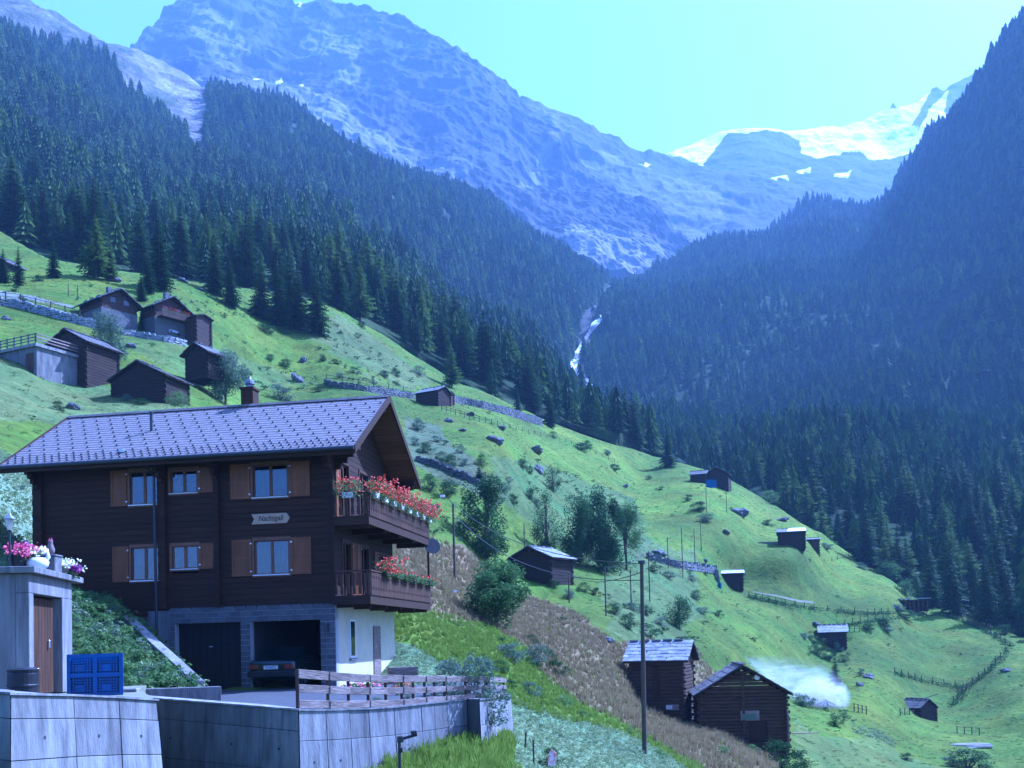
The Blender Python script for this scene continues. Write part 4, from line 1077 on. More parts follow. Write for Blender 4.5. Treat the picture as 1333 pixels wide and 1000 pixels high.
order_ = ['nearest to the corner', 'second from the corner', 'third from the corner', 'fourth from the corner', 'fifth from the corner', 'sixth from the corner', 'seventh from the corner', 'at the far end']
def HW(x, y, z): return HC + HE1 * x + HE2 * y + Vector((0, 0, z))
def planter(x, y, z, rz, label, fm, group, bme=box_me, s=1.0, cat='flower box', name='flower_box'):
    t = thing(name, label, cat, HW(x, y, z), HR + rz, group); place('box', bme, t, scale=(1, s, 1)); place('leaves', fm[0], t, scale=(1, s, 1.05)); place('blossoms', fm[1], t, (.05, 0, 0), scale=(1, s, 1.05)); return t
for k in range(8):
    planter(BX + .16, .35 + k * 1.08, UF + .82, 0, 'white box of red geraniums on the upper balcony rail, ' + order_[k], fms[k % 3], 'geranium boxes on the upper balcony')
planter(.6, BY0 - .1, UF + .80, PI / 2, 'thin red geraniums on the short end rail of the upper balcony', fms[1], 'geranium boxes on the upper balcony', s=.9)
few = [flower_mesh(430 + i, .95, 300, 5, .12, 'red_petals', .12) for i in range(2)]
for k, y in enumerate((1.6, 2.9, 4.1, 5.3, 6.5, 7.8)):
    planter(BX + .16, y, LF + .87, 0, 'box with %s on the lower balcony, %s' % ('a full clump of red geraniums' if k == 0 else 'mostly green leaves', order_[k]), fms[0] if k in (0,) else few[k % 2], 'flower boxes on the lower balcony', bme=dbox_me)
# ------------------------------------------------------------ car in the garage
def make_car(name, label, loc, rz, paint, plate=None, Ls=4.55, group=None):
    """saloon, rear towards local -y; origin on the ground in the middle of the rear"""
    t = thing(name, label, 'car', loc, rz, group)
    # rows across the body: stations along y with (y, half width low, half width high, z low, z belt, z roof, half width roof)
    st = [(0.0, .72, .74, .42, .86, .88, .70), (.08, .80, .82, .30, .92, .94, .74), (.55, .84, .85, .22, .96, .99, .72), (.95, .85, .86, .20, .97, 1.18, .66), (1.45, .85, .86, .2, .96, 1.38, .60),
          (2.2, .85, .86, .2, .95, 1.42, .59), (2.75, .85, .86, .2, .94, 1.36, .6), (3.35, .85, .86, .2, .93, .98, .74), (3.9, .84, .84, .22, .86, .88, .72), (4.4, .76, .76, .3, .70, .72, .62), (4.55, .66, .66, .4, .6, .62, .55)]
    V_ = []; 
    for (y, wl, wh, zl, zb, zr, wr) in st:
        y = y * Ls / 4.55
        V_ += [(-wl, y, zl), (-wh, y, (zl + zb) / 2 + .08), (-wh * .985, y, zb), (-wr, y, zr), (0, y, zr + .03), (wr, y, zr), (wh * .985, y, zb), (wh, y, (zl + zb) / 2 + .08), (wl, y, zl)]
    n_ = 9; F_ = []
    for i in range(len(st) - 1):
        for j in range(n_ - 1): F_.append((i * n_ + j, (i + 1) * n_ + j, (i + 1) * n_ + j + 1, i * n_ + j + 1))
        F_.append((i * n_ + 8, (i + 1) * n_ + 8, (i + 1) * n_, i * n_))
    F_.append(tuple(range(n_))); F_.append(tuple((len(st) - 1) * n_ + j for j in range(n_))[::-1])
    b = MB().add(V_, F_).build('body', paint, t, smooth=True)
    md = b.modifiers.new('s', 'SUBSURF'); md.levels = 1; md.render_levels = 2
    S_ = Ls / 4.55
    MB().add([(-.60, .66 * S_, 1.03), (.60, .66 * S_, 1.03), (.52, 1.36 * S_, 1.395), (-.52, 1.36 * S_, 1.395)], [(0, 1, 2, 3)]).build('rear_window', 'dark_glass', t)
    for s in (-1, 1):
        MB().add([(s * .83, 1.0 * S_, 1.0), (s * .83, 3.1 * S_, .98), (s * .635, 2.7 * S_, 1.33), (s * .635, 1.5 * S_, 1.35)], [(0, 1, 2, 3)]).build('side_window', 'dark_glass', t)
        MB().box(s * .62 - .16, s * .62 + .16, -.03, .05, .64, .79).build('tail_light', 'red_lens', t, bevel=.02)
        MB().box(s * .95 - .07, s * .95 + .07, 2.95 * S_, 3.08 * S_, .92, 1.03).build('wing_mirror', paint, t, bevel=.02)
        for yy in (.85 * S_, 3.6 * S_):
            w_ = MB().tube([(s * .66, yy, .31), (s * .87, yy, .31)], .31, 20).build('wheel', 'rubber', t)
            MB().tube([(s * .868, yy, .31), (s * .885, yy, .31)], .19, 14).build('rim', 'bright_metal', w_)
    MB().box(-.84, .84, -.07, .02, .38, .58).build('bumper', 'black_plastic', t, bevel=.03)
    if plate:
        pl_ = MB().box(-.25, .25, -.045, -.025, .64, .76).build('number_plate', 'plate_white', t)
        text(plate, .105, 'lettering', pl_, (0, -.05, .70), depth=.002)
    return t
mat('plate_white', (0.8, 0.8, 0.78), (0.75, 0.75, 0.73), 3, 0.5)
m_ = mat('dark_glass', (0.012, 0.014, 0.016), (0.01, 0.012, 0.014), 3, 0.06, spec=0.7)
xc, _ = HF(353, 870, -.55)
make_car('parked_car', 'dark green saloon backed half out of the open right garage', HW(xc, -.55, 0.02), HR, 'car_paint', 'VS 64271')

# ------------------------------------------------------------ concrete walls, made of shuttering panels
def facing(tops, H, out_n, rows, mats, label, name='retaining_wall', th=.3, batter=.05, holes=True, coping='concrete', hole_rows=(1, 2), pre=None, post=None):
    """tops: seam points along the upper edge, left to right. Every panel between two seams is its own slab, proud of the core; corners are mitred"""
    t = thing(name, label, 'wall', tops[0] - Vector((0, 0, H))); base = tops[0] - Vector((0, 0, H))
    def nrm(a, b_): d = Vector((b_.x - a.x, b_.y - a.y, 0)).normalized(); return Vector((d.y, -d.x, 0))
    seq = ([pre] if pre is not None else []) + list(tops) + ([post] if post is not None else []); o_ = 1 if pre is not None else 0
    mit = []
    for i in range(len(tops)):
        k = i + o_; ns = []
        if k > 0: ns.append(nrm(seq[k - 1], seq[k]))
        if k < len(seq) - 1: ns.append(nrm(seq[k], seq[k + 1]))
        mit.append(ns[0] if len(ns) == 1 else (ns[0] + ns[1]) / max(.35, 1 + ns[0].dot(ns[1])))
    rdw = random.Random(len(label)); cp = MB(); U = Vector((0, 0, .035))
    for i in range(len(tops) - 1):
        A, B, mA, mB = tops[i], tops[i + 1], mit[i], mit[i + 1]; d = B - A; n = nrm(A, B)
        def q(s, dep, off):
            P_ = A.lerp(B, s); m = mA.lerp(mB, s); return P_ - Vector((0, 0, dep)) + m * (off + batter * dep) - base
        MB().add([q(0, 0.02, -.02), q(1, 0.02, -.02), q(1, H, -.02), q(0, H, -.02), q(0, 0.02, -th), q(1, 0.02, -th), q(1, H, -th - .5), q(0, H, -th - .5)],
                     [(0, 1, 2, 3), (4, 7, 6, 5), (0, 4, 5, 1), (0, 3, 7, 4), (1, 5, 6, 2), (3, 2, 6, 7)]).build('wall_core', 'joint_and_shade_dark', t)
        g = .006 / d.length; zs = [0.0] + list(rows); mt = mats[i % len(mats)]
        for r_ in range(len(zs) - 1):
            a, b = zs[r_] + .006, min(zs[r_ + 1], H) - .005; j = rdw.uniform(-.007, .007)
            MB().add([q(g, a, j), q(1 - g, a, j), q(1 - g, b, j), q(g, b, j), q(g, a, -.03), q(1 - g, a, -.03), q(1 - g, b, -.03), q(g, b, -.03)],
                     [(0, 3, 2, 1), (4, 5, 6, 7), (0, 1, 5, 4), (1, 2, 6, 5), (2, 3, 7, 6), (3, 0, 4, 7)]).build('panel', mt, t, bevel=.006)
            if holes and r_ in hole_rows and d.length > .7:
                cc = q(.5, (a + b) / 2 - .02, j); MB().tube([cc - n * .02, cc + n * .004], .03, 8).build('tie_hole', 'joint_and_shade_dark', t)
        A, B = A - base, B - base
        cp.add([A + mA * .03, B + mB * .03, B - mB * (th + .02), A - mA * (th + .02), A + mA * .03 + U, B + mB * .03 + U, B - mB * (th + .02) + U, A - mA * (th + .02) + U],
               [(0, 3, 2, 1), (4, 5, 6, 7), (0, 1, 5, 4), (2, 3, 7, 6), (1, 2, 6, 5), (3, 0, 4, 7)])
    cp.build('coping', coping, t)
    return t
mat('joint_and_shade_dark', (0.06, 0.058, 0.055), (0.03, 0.03, 0.03), 8, 0.95)
rtn = [P(-90, 897, 17.2), P(-20, 902, 16.0), P(13.5, 904, 15.5)]
lt = [P(14, 904.5, 15.5), P(96, 906.5, 16.95), P(155, 909, 18.05), P(204, 912.5, 19.0)]
ROWS = [.36, .98, 1.6, 2.25, 3.0, 3.9]
facing(lt, 3.9, None, ROWS, ['concrete'], 'pale concrete retaining wall under the blue crate, its face in full sun', hole_rows=(1, 2), pre=rtn[-2], post=P(204, 912.5, 19.0) + Vector((-1, .3, 0)))
facing(rtn, 3.9, None, ROWS, ['stained_shaded_concrete'], 'short shaded return of concrete wall at the left picture edge', holes=False, post=lt[1])
md_ = [P(180, 908.5, 23.2), P(268, 915.5, 22.4), P(338, 921, 21.8), P(388.6, 925.3, 21.35)]
rt_px = [(389, 925.3, 21.3), (424, 925.2, 21.95), (455, 924.3, 22.55), (480, 923.6, 23.05), (513, 921.6, 23.75), (548, 917.6, 24.55), (565, 916, 24.95), (582, 914, 25.4), (608, 911.5, 26.1)]
rt_ = [P(*q) for q in rt_px]
facing(md_, 4.2, None, [.42, 1.25, 2.1, 3.2, 4.2], ['stained_shaded_concrete', 'stained_shaded_concrete', 'concrete'], 'shaded grey concrete wall in front of the garage yard', hole_rows=(1, 2), post=rt_[1])
fc = [P(608.4, 911.5, 26.1), P(624, 911.6, 25.55)]
e_ = [P(624.4, 911.5, 25.6), P(634, 910.6, 26.4), P(642, 910.0, 27.2), P(650, 909.2, 28.2), P(658, 908.2, 29.4), P(665, 907, 31.0)]
facing(rt_, 3.9, None, [.62, 1.55, 2.45, 3.2, 3.9], ['concrete'], 'long curving sunlit concrete wall below the wooden rail fence', hole_rows=(1,), pre=md_[-2], post=fc[1])
facing(fc, 3.9, None, [3.9], ['stained_shaded_concrete'], 'narrow shaded step in the concrete wall under the grey shrub', holes=False, pre=rt_[-2], post=e_[1])
facing(e_, 3.9, None, [.62, 1.55, 2.45, 3.2, 3.9], ['concrete'], 'curved end of the concrete wall right of the grey shrub', holes=False, pre=fc[0])
# yard behind the walls, and the terrace of the shed
mid = [(-10.5, 34.4), (-9.4, 26.5), (P(180, 908, 23.6).x, 23.7), (P(388, 925, 21.6).x, 21.75), (P(480, 923, 23.3).x, 23.3), (P(548, 917, 24.9).x, 24.9), (P(608, 911, 26.4).x, 26.4), (P(634, 910, 27).x, 27.0), (P(658, 907, 31).x, 31.0), (-.6, 34), (-1.8, 40), (-3.5, 46), (-5.5, 36), (-6.1, 35.2), (-16.8, 36.8)]
yb = MB().prism([(x, y, -1.40 - (.03 if y < 28 else 0)) for x, y in mid], (0, 0, -.25)); yo = yb.build('driveway', 'asphalt'); tag(yo, kind='structure')
tr = [(-13.0, 15.8), (P(14, 905, 15.8).x, 15.8), (P(203, 912, 19.0).x - .05, 19.0), (P(181, 900, 23.4).x, 23.4), (-9.2, 26.0), (-14, 26)]
tag(MB().prism([(x, y, -.86) for x, y in tr], (0, 0, -.3)).build('shed_terrace', 'gravel_path'), kind='structure')

# strip of grass and flowers behind the fence + planted slope left of the yard
leafV, leafF, _ = leaf_cloud(420, .5, .5, .16, .05, 77, .1, 12, .3)
tuftP = []
def tuft(seed, m, n=26, h=.35, sp=.12, wd=.012):
    rd = random.Random(seed); b = MB()
    for _ in range(n):
        a = rd.uniform(0, 6.28); r_ = rd.random() * sp; x, y = math.cos(a) * r_, math.sin(a) * r_; l_ = h * rd.uniform(.5, 1.15); le = rd.uniform(.1, .45) * l_; a2 = rd.uniform(0, 6.28); wx, wy = -math.sin(a2) * wd, math.cos(a2) * wd
        b.add([(x - wx, y - wy, -.03), (x + wx, y + wy, -.03), (x + math.cos(a2) * le * .4 + wx * .7, y + math.sin(a2) * le * .4 + wy * .7, l_ * .6), (x + math.cos(a2) * le, y + math.sin(a2) * le, l_)], [(0, 1, 2), (0, 2, 3)])
    return bpy.data.objects.new('tuft', b.mesh('tuft', m))
def leafball(seed, m, n=60, r_=.22, size=.06, h=.2):
    v, f, _ = leaf_cloud(n, r_, r_, h * .5, size, seed, .1, 6, .3); b = MB(); b.v = [(p[0], p[1], p[2] + h * .45) for p in v]; b.f = f
    return bpy.data.objects.new('leafball', b.mesh('leafball', m))
GT_ = [tuft(1, 'grass_blade'), tuft(2, 'grass_blade', 20, .5), tuft(3, 'grass_blade', 30, .25)]
DT_ = [tuft(4, 'dry_blade', 22, .5, .16, .014), tuft(5, 'dry_blade', 26, .42, .2, .014), tuft(6, 'grass_blade', 20, .32, .16, .014), tuft(8, 'dry_blade', 18, .62, .14, .015)]
PT_ = [leafball(1, 'pale_leaf', 46, .26, .055, .2), leafball(2, 'pale_leaf', 40, .22, .05, .26), leafball(3, 'leaf_grey', 34, .2, .045, .16)]
LT_ = [leafball(5, 'leaf_green', 90, .3, .055, .35), leafball(6, 'leaf_green', 80, .26, .05, .28), leafball(7, 'leaf_grey', 70, .25, .05, .3), leafball(9, 'leaf_dark', 70, .25, .05, .3)]
# planted slope: a quad sheet
sl_px = [[(92, 900, 25.2), (180, 897, 26.2), (262, 900, 27.6)], [(92, 870, 26.3), (172, 868, 28.2), (258, 892, 28.6)], [(92, 830, 28.2), (160, 836, 30.5), (236, 872, 30.4)], [(92, 783, 31.5), (150, 796, 33.4), (215, 856, 33.2)], [(30, 760, 35), (150, 785, 36), (215, 850, 35.2)]]
SV = []; 
for i in range(33):
    for j in range(33):
        u = i / 32 * (len(sl_px) - 1); v_ = j / 32 * 2; iu = min(int(u), len(sl_px) - 2); jv = min(int(v_), 1); fu, fv = u - iu, v_ - jv
        q = [P(*sl_px[iu + a][jv + b]) for a in (0, 1) for b in (0, 1)]
        p = (q[0] * (1 - fv) + q[1] * fv) * (1 - fu) + (q[2] * (1 - fv) + q[3] * fv) * fu
        SV.append(tuple(p + Vector((0, 0, .08 * noise.noise(p * 1.5)))))
SF = [(i * 33 + j, i * 33 + j + 1, (i + 1) * 33 + j + 1, (i + 1) * 33 + j) for i in range(32) for j in range(32)]
me = np_mesh('planted_slope', SV, SF, 'meadow_ground'); col_attr(me, np.tile(np.array([0.06, 0.09, 0.03]), (len(SV), 1))); tag(link('planted_slope', me), kind='structure')
SVn = np.array(SV); SFn = np.array(SF)
def scat(name, V, F, px, py, dens, cond, protos, smin, smax, label, cat, w=None):
    Pt, mx, my = sample(V, F, px, py, dens, cond); n = len(Pt)
    pk_ = rng.choice(len(protos), n, p=w)
    o = scatter(name, Pt, rng.uniform(smin, smax, n), rng.uniform(0, 6.28, n), pk_, protos); tag(o, label, cat); print(name, n); return o
z0_ = np.zeros(len(SVn))
scat('slope_foliage', SVn, SFn, z0_, z0_, 17, lambda x, y: np.ones(x.shape, bool), LT_ + PT_[:1], .5, 1.3, 'leafy green ground cover on the slope beside the garage', 'ground cover', [.32, .28, .15, .07, .18])  # pale clumps mixed in to imitate bright highlights on the leaves
def reg(poly, jit=0): return lambda x, y: inpoly(x, y, poly)
inv = lambda x, y: (x > -40) & (x < 1373)
scat('dry_grass', MV, MF, mpx, mpy, 9, lambda x, y: inpoly(x, y, DRY) & (y < 1020), DT_, .35, .85, 'dry reddish grass on the slope by the two barns', 'grass', [.42, .3, .1, .18])
scat('pale_crop', MV, MF, mpx, mpy, 22, lambda x, y: inpoly(x, y, PALE_R) & (y < 1040) & (y > 800) & (x > 500), PT_, .3, .65, 'pale leafy crop covering the plot right of the concrete wall', 'crop', [.55, .4, .05])
scat('potato_crop', MV, MF, mpx, mpy, 9, lambda x, y: inpoly(x, y, [(-60,560),(0,598),(70,640),(110,700),(60,790),(-60,780)]), PT_, .7, 1.3, 'pale leafy crop on the plot behind the chalet', 'crop', [.4, .4, .2])
GR = [(480,770),(560,800),(640,822),(680,850),(720,890),(770,930),(830,962),(920,1003),(900,1012),(830,968),(750,944),(680,924),(640,905),(580,870),(530,835),(480,830)]
scat('meadow_grass', MV, MF, mpx, mpy, 22, lambda x, y: inpoly(x, y, GR), GT_, .3, .7, 'fresh green grass strip between dry slope and pale plot', 'grass')
FOOT = [(385,1040),(520,990),(600,962),(668,968),(668,1010),(700,1040)]
scat('foot_grass', MV, MF, mpx, mpy, 45, lambda x, y: inpoly(x, y, FOOT), GT_, .35, .9, 'bright green grass along the foot of the concrete wall', 'grass')
far_tuft = [leafball(31, 'rough_grass', 40, .6, .09, .35), leafball(32, 'leaf_green', 40, .5, .08, .3)]
scat('rough_tufts', MV, MF, mpx, mpy, .4, lambda x, y: inv(x, y) & (y < 1000) & (y > 300) & ~inpoly(x, y, DRY) & ~inpoly(x, y, PALE_R), far_tuft, .25, .8, 'scattered rough tufts of grass over the hillside meadow', 'grass', [.75, .25])

shr = [leafball(41, 'leaf_dark', 110, .5, .085, .5), leafball(42, 'leaf_grey', 90, .5, .08, .35), leafball(43, 'leaf_green', 90, .45, .08, .4), leafball(44, 'leaf_dark', 90, .6, .085, .35)]
ROUGH = [[(530,545),(600,575),(665,640),(640,665),(560,625),(525,590)], [(430,420),(520,470),(560,505),(470,500),(400,470)], [(790,770),(850,790),(920,810),(905,850),(840,840),(780,800)], [(640,830),(700,850),(760,900),(800,945),(740,930),(660,900)], [(660,590),(740,610),(830,650),(830,680),(700,650)],
         [(840,725),(935,745),(940,760),(860,745)], [(1040,815),(1110,840),(1110,870),(1050,860)], [(230,385),(330,400),(320,420),(240,400)], [(330,470),(420,490),(430,510),(330,510)], [(555,640),(660,690),(640,720),(560,700)], [(1030,905),(1100,900),(1130,950),(1060,930)]]
def cr_(x, y):
    k = np.zeros(x.shape, bool)
    for p_ in ROUGH: k |= inpoly(x, y, p_)
    return k
scat('low_shrubs', MV, MF, mpx, mpy, .10, cr_, shr, .5, 1.6, 'low scrub scattered over the rough parts of the hillside', 'scrub', [.4, .25, .15, .2])
scat('meadow_shrubs', MV, MF, mpx, mpy, .006, lambda x, y: inv(x, y) & (y < 900) & (y > 330), shr, .5, 1.4, 'small shrubs dotted over the open hillside', 'scrub', [.4, .25, .15, .2])

# low wall and stair cheek beside the slope
w0 = [P(184, 897, 25.6), P(288, 893.5, 26.6)]
t = thing('low_wall', 'low whitish concrete wall at the foot of the planted slope', 'wall', w0[0] - Vector((0, 0, .65)))
A, B = Vector((0, 0, 0)), w0[1] - w0[0]; d = Vector((B.x, B.y, 0)).normalized(); n = Vector((-d.y, d.x, 0))
MB().add([A, B, B + n * .22, A + n * .22] + [p + Vector((0, 0, .65 + (0 if i in (0, 3) else .0))) for i, p in enumerate([A, B, B + n * .22, A + n * .22])], [(0, 3, 2, 1), (4, 5, 6, 7), (0, 1, 5, 4), (1, 2, 6, 5), (2, 3, 7, 6), (3, 0, 4, 7)]).build('wall_block', 'concrete', t, bevel=.01)
MB().box(-.02, .02, -.02, .0, .3, .36).build('bracket', 'dark_metal', t, loc=(.3, -.0, 0))
stp = [P(164, 800, 33.4), P(205, 838, 31.0), P(232, 862, 29.4), P(258, 886, 28.2)]
t = thing('stair_cheek', 'sloping pale concrete stair wall running down towards the garage', 'wall', stp[-1])
for i in range(3):
    a, b = stp[i] - stp[-1], stp[i + 1] - stp[-1]; dd = (b - a).normalized(); n = Vector((-dd.y, dd.x, 0)).normalized() * .16; u = Vector((0, 0, .16))
    MB().add([a - n, b - n, b + n, a + n, a - n - u * 4, b - n - u * 4, b + n - u * 4, a + n - u * 4], [(0, 1, 2, 3), (4, 7, 6, 5), (0, 4, 5, 1), (1, 5, 6, 2), (2, 6, 7, 3), (3, 7, 4, 0)]).build('cheek_block', 'concrete', t, bevel=.01)
tag(MB().box(-.25, .25, -.15, .15, 0, .16).build('concrete_block', 'concrete', bevel=.02, loc=P(166, 906, 22.0)), 'small concrete block on the terrace right of the blue crate', 'block')

# ------------------------------------------------------------ concrete cellar shed with things on its roof
SA = Vector((P(37.5, 740, 20.0).x, 20.0, -.84)); sd_ = Vector((-.145, .99, 0)).normalized(); SR = math.atan2(-sd_.x, sd_.y) + PI / 2
# local x runs along the door wall (away from camera), local y points left into the shed
shed = thing('cellar_shed', 'small concrete cellar shed with brown plank door left of the chalet', 'shed', SA, math.atan2(sd_.y, sd_.x))
Hs = 2.4; Ls_ = 3.0; D0, D1, DH = .28, 2.25, 2.02
def sb(nm, m, *a, par=None, bev=.01): return MB().box(*a).build(nm, m, par or shed, bevel=bev)
sb('front_pier', 'concrete', 0, D0, 0, .25, 0, DH); sb('rear_pier', 'concrete', D1, Ls_, 0, .25, 0, DH); sb('lintel', 'concrete', 0, Ls_, 0, .25, DH + .002, Hs)
sb('side_wall', 'stained_shaded_concrete', .002, .25, .252, 5.0, 0, Hs); sb('rear_wall', 'concrete', Ls_ - .25, Ls_, .252, 5.0, 0, Hs); sb('back_wall', 'concrete', .252, Ls_ - .252, 4.75, 5.0, 0, Hs)
sb('roof_slab', 'concrete', -.12, Ls_ + .45, -.14, 5.0, Hs + .003, Hs + .13)
dr = sb('door', 'brown_timber', D0 + .1, D1 - .02, .2, .24, .0, DH - .03)
for k in range(9):
    a = D0 + .12 + (D1 - D0 - .16) * k / 9; sb('door_plank', 'brown_timber', a, a + (D1 - D0 - .16) / 9 - .015, .175, .198, .02, DH - .05, par=dr, bev=.004)
sb('handle', 'bright_metal', D1 - .5, D1 - .42, .12, .174, .95, 1.12, par=dr); sb('latch', 'bright_metal', D0 + .75, D0 + .86, .14, .174, .5, .55, par=dr)
def on_shed(px, py, Y): 
    p = P(px, py, Y); return Vector((p.x, p.y, -.84 + Hs + .13))
def pot_flowers(px, Y, wdt, h, m, pet, label, name='flower_pot', bh_=.3, spread=None, taper=.8, cat='planter', dn=90):
    p = on_shed(px, 745, Y); t = thing(name, label, cat, p)
    MB().lathe([(wdt * .4 * taper, 0), (wdt * .5, bh_ * .9), (wdt * .53, bh_), (wdt * .45, bh_)], n=16).build('pot', m, t)
    lv, fl_ = flower_mesh(int(px * 7), wdt * .9, 130, dn, h, pet, wdt * .3); place('leaves', lv, t, (0, 0, bh_)); place('blossoms', fl_, t, (0, 0, bh_)); return t
pot_flowers(23, 20.8, .36, .13, 'black_plastic', 'pink_petals', 'black tub of pink flowers at the left on the shed roof', bh_=.28)
pot_flowers(36, 21.2, .26, .1, 'black_plastic', 'pink_petals', 'slim black pot of pink flowers behind the white swan', bh_=.34, dn=30)
pot_flowers(90, 22.8, .3, .08, 'clay', 'white_petals', 'creamy white flowers at the right end of the shed roof', bh_=.1, dn=60)
pot_flowers(79, 22.4, .34, .1, 'clay', 'white_petals', 'pale yellow flowers right of the grey stone pot', bh_=.14, dn=55)
pot_flowers(94, 22.6, .2, .06, 'clay', 'purple_petals', 'small purple flowers hanging over the right roof edge', bh_=.06, dn=40)
# swan planter
p = on_shed(49, 745, 21.0); t = thing('swan_planter', 'white swan shaped planter with curved neck on the shed roof', 'planter', p, .4)
MB().lathe([(.10, 0), (.2, .08), (.22, .17), (.15, .25), (.05, .27)], n=16).build('body', 'white_paint', t, smooth=True)
MB().tube([(.1, 0, .12), (.2, 0, .28), (.17, 0, .42), (.08, 0, .47), (0, 0, .41), (-.03, 0, .34)], [.055, .045, .04, .04, .045, .02], 8).build('neck', 'white_paint', t, smooth=True)
lv, fl_ = flower_mesh(5, .2, 60, 24, .12, 'white_petals', .08); place('leaves', lv, t, (-.05, 0, .25)); place('blossoms', fl_, t, (-.05, 0, .25))
# stone pot with hen figure
p = on_shed(66, 748, 21.8); t = thing('stone_pot', 'grey stone pot right of the swan with a little figure on top', 'pot', p); MB().box(-.17, .17, -.17, .17, 0, .34).box(-.19, .19, -.19, .19, .341, .38).build('pot', 'field_stone', t, bevel=.015)
def bird(px, pz, Y, label, body, comb, h):
    p = on_shed(px, 745, Y) + Vector((0, 0, pz)); t = thing('bird_figure', label, 'ornament', p, .3)
    MB().lathe([(.05, 0), (.08, .05), (.09, .11), (.06, .19), (.045, .25), (.05, .28), (.02, .32)], n=10).build('body', body, t, smooth=True)
    MB().prism([(-.05, -.008, .28), (-.02, -.008, .36), (.0, -.008, .31), (.03, -.008, .37), (.05, -.008, .28)], (0, .016, 0)).build('comb', comb, t); MB().prism([(-.07, -.02, .1), (-.17, -.02, .22), (-.12, -.02, .06)], (0, .04, 0)).build('tail', comb, t); return t
bird(66, .385, 21.8, 'pale hen figure with red comb standing on the grey stone pot', 'clay', 'pink_petals', .3)
bird(34, .30, 21.2, 'blue bird figure with red head standing behind the pink flowers', 'blue_plastic', 'purple_petals', .3)
# lantern post
p = on_shed(13, 745, 20.6); t = thing('garden_lantern', 'slim post lantern with small metal cap beside the shed roof flowers', 'lamp', p + Vector((0, 0, -.3)))
MB().tube([(0, 0, 0), (0, 0, 1.08)], .022, 8).build('post', 'dark_metal', t)
MB().lathe([(.05, 0), (.085, .22), (.08, .23)], (0, 0, 1.08), 4).build('lamp_glass', 'lamp_glass', t)
MB().lathe([(.12, 0), (.03, .08), (.015, .12)], (0, 0, 1.312), 8).build('cap', 'bright_metal', t); MB().lathe([(.03, 0), (.055, .03), (.05, .04)], (0, 0, 1.05), 8).build('cup', 'dark_metal', t)
# shrub with yellow flowers at the very left
p = Vector((P(-2, 700, 26).x, 26, .6)); bush(0, 0, 40, 105, 'leaf_dark', 'tall shrub with yellow blossom cut by the left picture edge', 'flowering_shrub', 'shrub', pos=p)

# barrel and crate on the terrace
p = P(30, 903, 17.6); p.z = -.86; t = thing('barrel', 'black plastic barrel with rounded lid beside the shed door', 'barrel', p)
MB().lathe([(.23, 0), (.245, .05), (.245, .3), (.255, .31), (.255, .34), (.245, .35), (.245, .52), (.235, .56)], n=24).build('body', 'black_plastic', t, smooth=False)
MB().lathe([(.25, .561), (.255, .6), (.2, .63), (.02, .64)], n=24).build('lid', 'black_plastic', t)
p = P(46, 903, 17.3); p.z = -.86; t = thing('bucket', 'small black bucket standing right of the barrel', 'bucket', p); MB().lathe([(.07, 0), (.09, .2), (.1, .2)], n=14).build('body', 'black_plastic', t)
p = P(124, 905, 20.5); p.z = -.86
crate = thing('crate', 'stack of bright blue plastic lattice pallets beside the cellar shed', 'crate', p, R(20))
CWd, CHt = .99, .83
def cb(*a, nm='rib'): return MB().box(*a).build(nm, 'blue_plastic', crate)
cb(-CWd/2, -CWd/2+.05, -.03, .03, 0, CHt, nm='edge_frame'); cb(CWd/2-.05, CWd/2, -.03, .03, 0, CHt, nm='edge_frame'); cb(-CWd/2+.051, CWd/2-.051, -.03, .03, CHt-.07, CHt, nm='edge_frame'); cb(-CWd/2+.051, CWd/2-.051, -.03, .03, 0, .06, nm='edge_frame')
cb(-.04, .04, -.025, .025, .061, CHt-.071, nm='middle_rib'); cb(-CWd/2+.051, -.041, -.025, .025, CHt*.45, CHt*.55, nm='cross_rib'); cb(.041, CWd/2-.051, -.025, .025, CHt*.45, CHt*.55, nm='cross_rib')
for q in range(4):
    x0 = (-CWd/2+.051, .041)[q % 2]; x1 = (-.041, CWd/2-.051)[q % 2]; z0, z1 = ((.061, CHt*.449), (CHt*.551, CHt-.071))[q // 2]
    lt_ = MB(); nx_, nz_ = 8, 6
    for i in range(1, nx_): a = x0 + (x1-x0)*i/nx_; lt_.box(a-.011, a+.011, -.018, .012, z0, z1)
    for i in range(1, nz_): a = z0 + (z1-z0)*i/nz_; lt_.box(x0, x1, -.016, .014, a-.011, a+.011)
    tag(lt_.build('lattice', 'blue_plastic', crate), kind='stuff')
    cb(x0 + .08, x0 + .25, -.022, .018, z0 + .03, z0 + .16, nm='solid_plate')
for s_ in (-1, 1): MB().box(s_*CWd/2-.02, s_*CWd/2+.02, .031, .85, 0, CHt).build('side_panel', 'blue_plastic', crate)
MB().box(-CWd/2+.02, CWd/2-.02, .8, .85, 0, CHt).build('rear_panel', 'blue_plastic', crate)
for k in range(3): MB().box(-CWd/2+.03, CWd/2-.03, .04, .79, .06+.3*k, .1+.3*k).build('pallet_deck', 'blue_plastic', crate)

